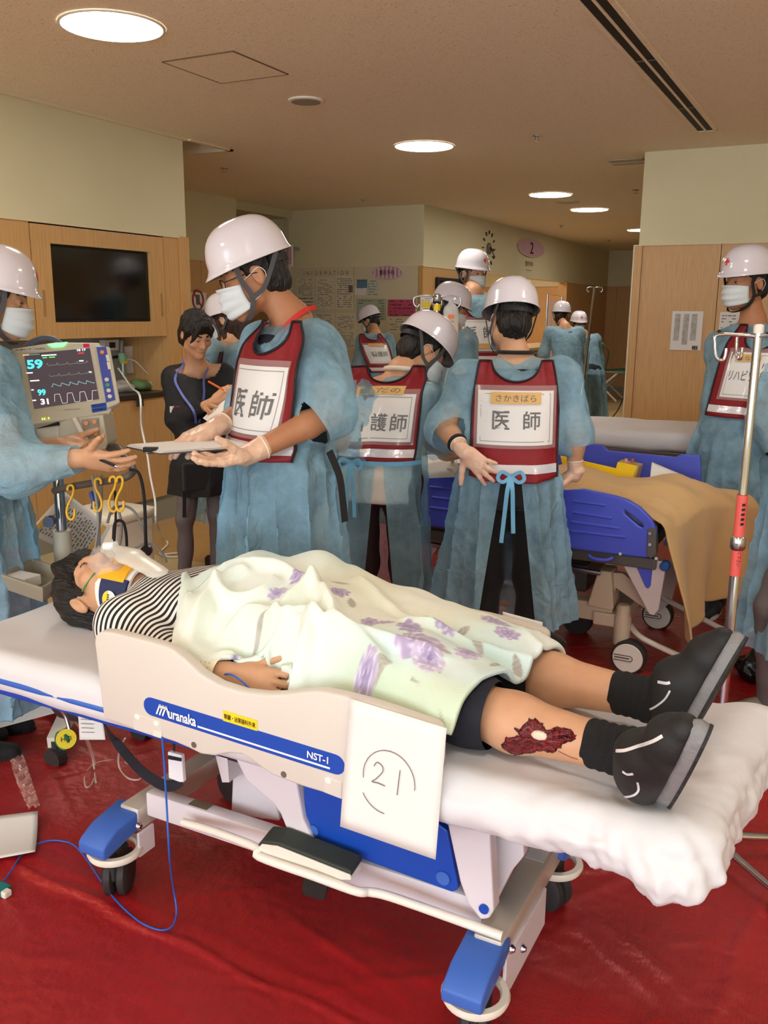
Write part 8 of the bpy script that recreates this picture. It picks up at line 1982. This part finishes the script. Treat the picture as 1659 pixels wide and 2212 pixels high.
# ================================================================== ALCOVE FITTINGS
XA = -4.90
def ax(pts, c=XA): return [onx(x, y, c) for x, y in pts]
for k, (x0, y0, x1, y1) in enumerate(((214, 734, 244, 757), (334, 734, 356, 752))):
    q = ax([(x0, y0), (x1, y0 - 1), (x1, y1 - 1), (x0, y1)]); t = thing('wall_outlet', ('white outlet box above the flow meter in the alcove', 'white outlet box above the hanging cord in the alcove')[k], 'outlet', q[0]); MB().prism(q, (.06, 0, 0)).build('box', M_FIT, t, bevel=.004); c_ = np.mean(q, 0) + [.06, 0, 0]; MB().bbox(c_ - [.002, .03, .02], c_ + [.004, .03, .02], .002).build('socket', M_DKGREY, t)
fm = thing('flow_meter', 'oxygen flow meter with a green head in the wall alcove', 'flow meter', onx(265, 790, -4.75))
MB().tube(ax([(263, 735), (263, 765)], -4.8), .016, 14).build('flow_tube', mat('flow_grey', rgb(150, 152, 142), .2, alpha=.7), fm, smooth=60); MB().tube(ax([(263, 762), (265, 775), (266, 785)], -4.8), [.026, .032, .022], 14).build('flow_head', mat('flow_green', rgb(150, 206, 160), .4), fm, smooth=60); MB().tube(ax([(266, 785), (267, 812)], -4.8), .02, 14).build('flow_bottle', mat('bottle_metal', rgb(150, 158, 140), .25, metal=.4), fm, smooth=60); MB().tube(ax([(245, 772), (262, 770)], -4.85), .012, 10).build('flow_valve', M_BLK, fm)
MB().bbox(onx(266, 781, -4.8) - [.0, .022, .014], onx(266, 781, -4.8) + [.026, .022, .014], .003).build('flow_label', M_YLABEL, fm)
sheet_paper('alcove_paper', 'plain white paper hanging on the back of the alcove', ax([(268, 748), (316, 744), (335, 802), (274, 808)], XA + .06), .01)
for k, (x, y, w_, mm, lb) in enumerate(((262, 832, .09, mat('bag_grey', rgb(190, 186, 172), .3), 'crumpled grey plastic bag on the dark worktop'), (298, 830, .08, mat('bag_green', rgb(110, 146, 96), .35), 'crumpled green packet on the dark worktop'), (330, 822, .085, mat('bag_white', rgb(216, 212, 200), .4), 'white packet at the end of the worktop'))):
    c_ = onx(x, y, -4.72); c_[2] = .965; S = Field(c_ - .16, c_ + .16, .008); S.el(c_ + [0, 0, .035], (.07, w_, .04), None, .01); S.el(c_ + [.02, .05, .03], (.05, .05, .032), None, .02); V, F = S.mesh(1); V = V + vnormals(V, F) * wrinkle(V, 70 + k, .008, 30, 90, 10)[:, None]; V[:, 2] = np.maximum(V[:, 2], .9625); reg(mesh('packet', V, F, mm, None, True), lb, 'packet')
MB().tube(catmull([onx(272, 775, -4.8), onx(292, 780, -4.7), onx(312, 800, -4.7), onx(330, 818, -4.7)], 5), .004, 8).build('oxygen_line', M_WHITE); reg(bpy.data.objects['oxygen_line'], 'thin white line running from the flow meter along the alcove', 'tubing')
MB().tube(catmull([onx(346, 757, -4.8), onx(354, 766, -4.7), onx(362, 780, -4.6)], 4), .005, 8).build('coiled_cord', M_CABG); reg(bpy.data.objects['coiled_cord'], 'short grey cord hanging from an alcove outlet', 'cable')
c_ = onx(300, 870, XW + .01); MB().bbox(c_ - [.0, .03, .025], c_ + [.02, .03, .03], .004).build('door_latch', M_DKGREY); reg(bpy.data.objects['door_latch'], 'small dark latch on the wood panel below the worktop', 'latch')
# ================================================================== SIGNS AND NOTICES
def wall_sheet(label, px0, py0, px1, py1, plane, c, m=None, lines=8, seed=0, cat='notice', ink=None, dense=.7, name='notice', img=None):
    f = (lambda x, y: ony(x, y, c)) if plane == 'y' else (lambda x, y: onx(x, y, c))
    a, b = f(px0, py0), f(px1, py1); n = np.array([0, -1., 0]) if plane == 'y' else np.array([1., 0, 0]); ux = np.array([1., 0, 0]) if plane == 'y' else np.array([0, 1., 0])
    w_ = abs((b - a) @ ux); h_ = abs(a[2] - b[2]); o0 = np.array([a[0], a[1], max(a[2], b[2])]); t = thing(name, label, cat, o0)
    P = lambda u, v, l: o0 + ux * w_ * u + np.array([0, 0, -h_ * v]) + n * l
    MB().prism([P(0, 0, 0), P(1, 0, 0), P(1, 1, 0), P(0, 1, 0)], n * .003).build('sheet', m or M_PAPER, t)
    rs = np.random.RandomState(seed); mb = MB()
    for k in range(lines):
        v = .08 + .84 * k / max(1, lines - 1) if lines > 1 else .5; u = .08
        while u < .9:
            ww = rs.uniform(.04, .2)
            if rs.rand() < dense: mb.add([P(u, v, .0042), P(min(u + ww, .93), v, .0042), P(min(u + ww, .93), v + .30 / lines, .0042), P(u, v + .30 / lines, .0042)], [(0, 1, 2, 3)])
            u += ww + .03
    if lines: mb.build('print', ink or M_GREYINK, t)
    if img: u0, v0, u1, v1, mm = img; MB().add([P(u0, v0, .005), P(u1, v0, .005), P(u1, v1, .005), P(u0, v1, .005)], [(0, 1, 2, 3)]).build('picture', mm, t)
    return t, P, ux
YB = YI - .014
M_OFF = mat('paper_ivory', rgb(222, 214, 188), .7)
for k, (a, lb) in enumerate((((641, 601, 679, 640), 'ivory notice under the board heading, first in its row'), ((683, 599, 722, 668), 'tall ivory notice in the middle of the board heading row'), ((725, 596, 764, 668), 'ivory notice with a small portrait picture'), ((641, 642, 679, 668), 'ivory notice with bold bands below the first notice'), ((641, 676, 723, 720), 'wide ivory notice low on the board'), ((726, 676, 768, 756), 'long ivory list hanging below the portrait notice'), ((771, 604, 793, 622), 'small blue leaflet on the notice board'), ((794, 604, 817, 638), 'small pale leaflet beside the blue leaflet'), ((767, 622, 791, 637), 'small white card below the blue leaflet'), ((770, 645, 834, 692), 'pale green board sheet behind the nurse'), ((838, 647, 897, 683), 'pink timetable sheet on the notice board'), ((838, 686, 897, 720), 'ivory sheet under the pink timetable'))):
    mm = {6: mat('leaflet_blue', rgb(90, 130, 160), .6), 7: mat('leaflet_pale', rgb(196, 206, 190), .6), 8: M_PAPER, 9: mat('sheet_green', rgb(168, 182, 158), .6), 10: mat('sheet_pink', rgb(190, 84, 112), .6)}.get(k, M_OFF)
    wall_sheet(lb, *a, 'y', YB, mm, lines=(10, 16, 14, 4, 10, 20, 2, 6, 0, 8, 5, 6)[k], seed=k, ink=M_INK if k == 3 else mat('ink_maroon', rgb(110, 40, 60), .6) if k == 10 else None, dense=.65 if k != 3 else .95, img=(.72, .28, .96, .5, M_GREYINK) if k == 2 else None)
hd_ = thing('board_heading', 'brown spaced capitals heading the notice board', 'lettering', ony(704, 590, YB)); text('heading_letters', 'INFORMATION', ony(704, 590, YB), (1, 0, 0), (0, 0, 1), .1, mat('letter_brown', rgb(120, 100, 66), .5), hd_, fit=(abs(ony(752, 590, YB)[0] - ony(656, 590, YB)[0]), .05), spacing=1.9)
M_STR = bpy.data.materials.new('pink_stripes'); M_STR.use_nodes = True; nt = M_STR.node_tree; b = nt.nodes['Principled BSDF']; tc = nt.nodes.new('ShaderNodeTexCoord'); sp = nt.nodes.new('ShaderNodeSeparateXYZ'); a1 = nt.nodes.new('ShaderNodeMath'); a1.operation = 'ADD'; m1 = nt.nodes.new('ShaderNodeMath'); m1.operation = 'MULTIPLY'; m1.inputs[1].default_value = 1 / .055; f1 = nt.nodes.new('ShaderNodeMath'); f1.operation = 'FRACT'; g1 = nt.nodes.new('ShaderNodeMath'); g1.operation = 'GREATER_THAN'; g1.inputs[1].default_value = .5; mx = nt.nodes.new('ShaderNodeMix'); mx.data_type = 'RGBA'; mx.inputs[6].default_value = rgb(222, 196, 206); mx.inputs[7].default_value = rgb(190, 130, 154)
for x, y in ((tc.outputs['Object'], sp.inputs[0]), (sp.outputs[0], a1.inputs[0]), (sp.outputs[1], a1.inputs[1]), (a1.outputs[0], m1.inputs[0]), (m1.outputs[0], f1.inputs[0]), (f1.outputs[0], g1.inputs[0]), (g1.outputs[0], mx.inputs[0]), (mx.outputs[2], b.inputs['Base Color'])): nt.links.new(x, y)
def oval(label, c, ux, n, rw, rh, txt, tfit, m=None, th=.02):
    t = thing('oval_sign', label, 'sign', c); c = np.array(c); ux = np.array(ux, float); n = np.array(n, float)
    MB().prism([c + ux * rw * math.cos(a) + np.array([0, 0, rh * math.sin(a)]) for a in np.linspace(0, 6.283, 40, endpoint=False)], n * th).build('plate', M_STR, t)
    MB().tube([c + n * th + ux * rw * math.cos(a) + np.array([0, 0, rh * math.sin(a)]) for a in np.linspace(0, 6.283, 40, endpoint=False)], .008, 6, closed=True).build('rim', mat('sign_rim', rgb(206, 186, 186), .5), t)
    text('sign_lettering', txt, c + n * (th + .001), ux, (0, 0, 1), .1, m or M_INK, t, fit=tfit, bold=.001); return t
a, b = ony(805, 589, YB), ony(871, 589, YB); oval('pink striped oval sign on the notice board with a department name', (a + b) / 2, (1, 0, 0), (0, -1, 0), abs(b[0] - a[0]) / 2, .075, '整形外科', (.2, .06))
XS = XC + .002
s2 = onx(1146, 536, XS); oval('pink striped oval sign with the number two beside the clock', s2, (0, 1, 0), (1, 0, 0), .60, .13, '2', (.16, .17))
t = thing('department_name', 'black department name below the oval number sign', 'lettering', onx(1143, 570, XS)); text('name_lettering', '整形外科', onx(1143, 570, XS), (0, 1, 0), (0, 0, 1), .1, M_INK, t, fit=(.36, .075)); text('name_small', 'Orthopedics', onx(1142, 584, XS), (0, 1, 0), (0, 0, 1), .1, M_GREYINK, t, fit=(.26, .03))
ckp = onx(1055, 537, XS); ck_ = thing('wall_clock', 'wall clock of loose hour marks and a grey hub', 'clock', ckp)
for k in range(12):
    a = k * math.pi / 6; e = np.array([0, math.sin(a), math.cos(a)]); MB().beam(ckp + e * .185 + [.006, 0, 0], ckp + e * .235 + [.006, 0, 0], .012, .018, (1, 0, 0)).build('hour_mark', M_DKGREY, ck_)
MB().lathe(ckp, [(.075, 0), (.075, .02), (.05, .03)], 24, 'x').build('hub', mat('hub_grey', rgb(120, 116, 104), .4, metal=.5), ck_, smooth=40)
for a, L, w_ in ((2.15, .20, .014), (1.75, .13, .018)): e = np.array([0, math.sin(a), math.cos(a)]); MB().beam(ckp - e * .03 + [.036, 0, 0], ckp + e * L + [.036, 0, 0], w_, .006, (1, 0, 0)).build('hand', M_INK, ck_)
f0, f1_ = onx(598, 530, -6.30), onx(634, 575, -6.30)
fs_ = thing('projecting_sign', 'pink striped sign projecting into the side passage', 'sign', (-6.3, 9.1, 1.9)); y_ = YI - .08
qa, qb = ony(598, 530, y_ - .1), ony(634, 575, y_ - .1); MB().bbox((qa[0], y_ - .13, qb[2]), (qb[0], y_ - .10, qa[2]), .006).build('sign_box', M_FIT, fs_); MB().box((qa[0] + .12, y_ - .134, qb[2] + .02), (qb[0] - .01, y_ - .13, qa[2] - .02)).build('sign_stripes', M_STR, fs_); MB().box((qb[0] - .02, y_ - .12, qa[2] - .06), (-6.4, y_ + .08, qa[2] - .02)).build('sign_bracket', M_STEEL, fs_)
t, P, ux = wall_sheet('white sign with a crossed-out phone in a red circle', 407, 631, 446, 668, 'x', -6.292, M_PAPER, 0, name='phone_sign', cat='sign')
c_ = P(.5, .45, .006); MB().tube([c_ + np.array([0, math.cos(a) * .085, math.sin(a) * .10]) for a in np.linspace(0, 6.283, 28, endpoint=False)], .010, 6, closed=True).build('red_ring', mat('ring_red', rgb(160, 60, 44), .5), t); MB().beam(c_ + [0, -.06, .07], c_ + [0, .06, -.07], .016, .006, (1, 0, 0)).build('red_bar', MATS['ring_red'], t); MB().box(c_ - [.001, .03, .05], c_ + [.001, .03, .055]).build('phone_icon', mat('icon_blue', rgb(90, 100, 120), .5), t)
tv2 = thing('wall_screen', 'black flat screen on the wood wall before the reception', 'screen', (XC, 10.5, 1.5)); MB().bbox((XC, 10.12, 1.42), (XC + .05, 11.15, 1.955), .01).build('frame', mat('tv_case', rgb(18, 18, 18), .4), tv2); MB().box((XC + .05, 10.16, 1.46), (XC + .053, 11.11, 1.915)).build('panel', M_BLACK, tv2)
t, P, ux = wall_sheet('white notice with yellow blocks by the wall corner', 908, 641, 931, 678, 'x', XC + .003, M_PAPER, 8, 31, img=(.1, .3, .9, .6, M_YLABEL))
wall_sheet('white notice on the reception front', 1128, 750, 1160, 790, 'x', XC + .003, M_PAPER, 6, 33)
YQ = YP - .004
t, P, ux = wall_sheet('poster with grey bars and one bold character on the pillar panel', 1453, 672, 1513, 757, 'y', YQ, M_PAPER, 0, name='poster', cat='poster')
M_BAR = mat('bar_grey', rgb(186, 184, 178), .6, var=.35, vscale=40)
for u, v1 in ((.1, .76), (.38, .86), (.64, .75)): MB().add([P(u, .07, .005), P(u + .18, .07, .005), P(u + .17, v1, .005), P(u - .01, v1, .005)], [(0, 1, 2, 3)]).build('grey_bar', M_BAR, t)
text('poster_lettering', '眼', P(.82, .94, .0045), (1, 0, 0), (0, 0, 1), .04, M_INK, t, fit=(.045, .032), bold=.001)
wall_sheet('ruled white list on the panel behind the masked man', 1556, 674, 1600, 760, 'y', YQ, M_PAPER, 12, 35, dense=.5)
# ================================================================== FAR END: SCREEN, COT, CABLES, SHEET
fs2 = thing('folding_screen', 'steel framed screen with a pale pink curtain by the reception', 'screen', dep(1200, 900, 12.5) * Z0); pa = [dep(1183, 636, 12.6), dep(1214, 640, 12.6)]
fr2 = [(pa[0][0], pa[0][1], 0), pa[0], pa[1], (pa[1][0], pa[1][1], 0)]; MB().tube([np.array(q, float) for q in fr2], .014, 8).build('frame', M_CHROME, fs2, smooth=60)
a, b = pa; V = [];
for i in range(24):
    u = i / 23
    for z in np.linspace(a[2] - .08, .25, 8): q = a * (1 - u) + b * u; V.append((q[0] + FWH[0] * .02 * math.sin(u * 40), q[1] + FWH[1] * .02 * math.sin(u * 40), z))
mesh('curtain', V, grid_faces(24, 8), mat('curtain_pink', rgb(222, 186, 160), .8), fs2, True)
yk = 16.4; co = thing('camp_cot', 'green folding cot with crossed white legs at the far end', 'cot', (-3.7, yk, 0)); x0, x1 = ony(1289, 800, yk)[0], ony(1289, 800, yk)[0] + 1.9; zc = ony(1300, 802, yk)[2]
g = MB(); n = 20
V = [(x0 + (x1 - x0) * i / (n - 1), yk + dy, zc + .05 * math.sin(min(1, i / 5) * 1.57) + .0 * dy) for i in range(n) for dy in (-.3, -.1, .1, .3)]; o = mesh('canvas', V, grid_faces(n, 4), mat('canvas_green', rgb(30, 92, 62), .7), co, True); md = o.modifiers.new('s', 'SOLIDIFY'); md.thickness = .03
for dy in (-.3, .3): MB().tube([(x0, yk + dy, zc), (x1, yk + dy, zc + .04)], .02, 8).build('side_pole', M_STEEL, co)
for xx in (x0 + .15, x0 + .85, x0 + 1.5):
    for dy, in ((-.28,), (.28,)): MB().tube([(xx - .25, yk + dy, .02), (xx + .3, yk + dy, zc)], .018, 8).build('leg', M_WHITE, co); MB().tube([(xx + .3, yk + dy, .02), (xx - .25, yk + dy, zc)], .018, 8).build('leg', M_WHITE, co)
cw = thing('equipment_cart', 'narrow equipment cart with cables behind the facing nurse', 'cart', dep(1290, 900, 11.9) * Z0); q = dep(1292, 760, 11.9)
MB().tube([(q[0], q[1], .1), (q[0], q[1], dep(1292, 725, 11.9)[2])], .02, 10).build('pole', M_CAP, cw); MB().bbox(q - [.06, .06, .10], q + [.06, .06, .12], .01).build('unit', mat('unit_green', rgb(150, 170, 140), .5), cw); MB().bbox((q[0] - .2, q[1] - .2, .02), (q[0] + .2, q[1] + .2, .10), .02).build('base', M_DKGREY, cw)
MB().tube(catmull([q + [.05, 0, .1], q + [.14, 0, .0], q + [.10, 0, -.25], q + [.02, 0, -.6], (q[0] + .05, q[1], .12)], 6), .010, 6).build('cable', mat('cable_dkgreen', rgb(50, 70, 56), .5), cw); MB().tube(catmull([q + [-.02, 0, .12], q + [-.02, 0, .24]], 3), .018, 8).build('pink_bottle', mat('bottle_pink', rgb(226, 176, 176), .4), cw)
fc = thing('floor_cables', 'tangle of black cables on the pale floor by the pillar', 'cables', onz(1290, 908, 0)); rs = np.random.RandomState(12)
for k in range(5): MB().tube(catmull([onz(1262 + rs.uniform(0, 40), 896 + rs.uniform(0, 18), .012) for _ in range(6)], 5), .010, 6).build('cable', M_BLK, fc)
MB().tube(catmull([onz(1300, 912, .012), onz(1318, 905, .05), ony(1335, 885, 11.0), ony(1346, 860, 10.6)], 6), .008, 6).build('cable', M_BLK, fc)
V = []; c0 = onz(1322, 918, 0)
for i in range(20):
    for j in range(14): V.append((c0[0] - .35 + .05 * i, c0[1] - .3 + .05 * j, .03 + .03 * math.sin(i * 1.3 + j) + .025 * math.sin(j * 2.1 - i * .6)))
reg(mesh('blue_sheet', V, grid_faces(20, 14), mat('tarp_blue', rgb(70, 120, 190), .4), None, False), 'crumpled blue plastic sheet on the floor by the pillar', 'plastic sheet')
# ================================================================== ODDS ON THE RED SHEET
c_ = onz(1628, 1470, 0); S = Field(c_ - [.2, .2, .02], c_ + [.2, .2, .2], .007); S.el(c_ + [0, 0, .06], (.085, .075, .065), None, .02); S.el(c_ + [.04, .03, .08], (.06, .06, .05), None, .03); V, F = S.mesh(1); V = V + vnormals(V, F) * wrinkle(V, 81, .010, 35, 110, 12)[:, None]; V[:, 2] = np.maximum(V[:, 2], .012); reg(mesh('black_bag', V, F, mat('bag_black', rgb(14, 14, 15), .2), None, True), 'crumpled black plastic bag on the red floor sheet', 'bag')
lv_ = st; MB().tube(dp([(1120, 1340), (1172, 1362)], 2.55), .006, 10).build('brake_rod', M_STEEL, lv_, smooth=60); MB().tube(dp([(1170, 1361), (1182, 1370), (1212, 1388), (1220, 1392)], 2.55), [.009, .013, .014, .009], 12).build('brake_grip', M_BLK, lv_, smooth=60)
V = []
for i in range(40):
    t_ = i / 39; a = onz(18 + 45 * t_ - 6 * math.sin(t_ * 3), 1630 + 130 * t_, 0); b = onz(46 + 42 * t_, 1626 + 128 * t_, 0)
    for j in range(8): u = j / 7; q = a * (1 - u) + b * u; V.append((q[0], q[1], .022 + .004 * math.sin(i * 2.2 + j * 1.7) + .003 * math.sin(i * 5.1 - j)))
reg(mesh('tape_strip', V, grid_faces(40, 8), mat('tape_clear', rgb(240, 200, 190), .18, alpha=.35, spec=.8), None, False), 'wrinkled clear tape strip stuck on the red sheet', 'tape')
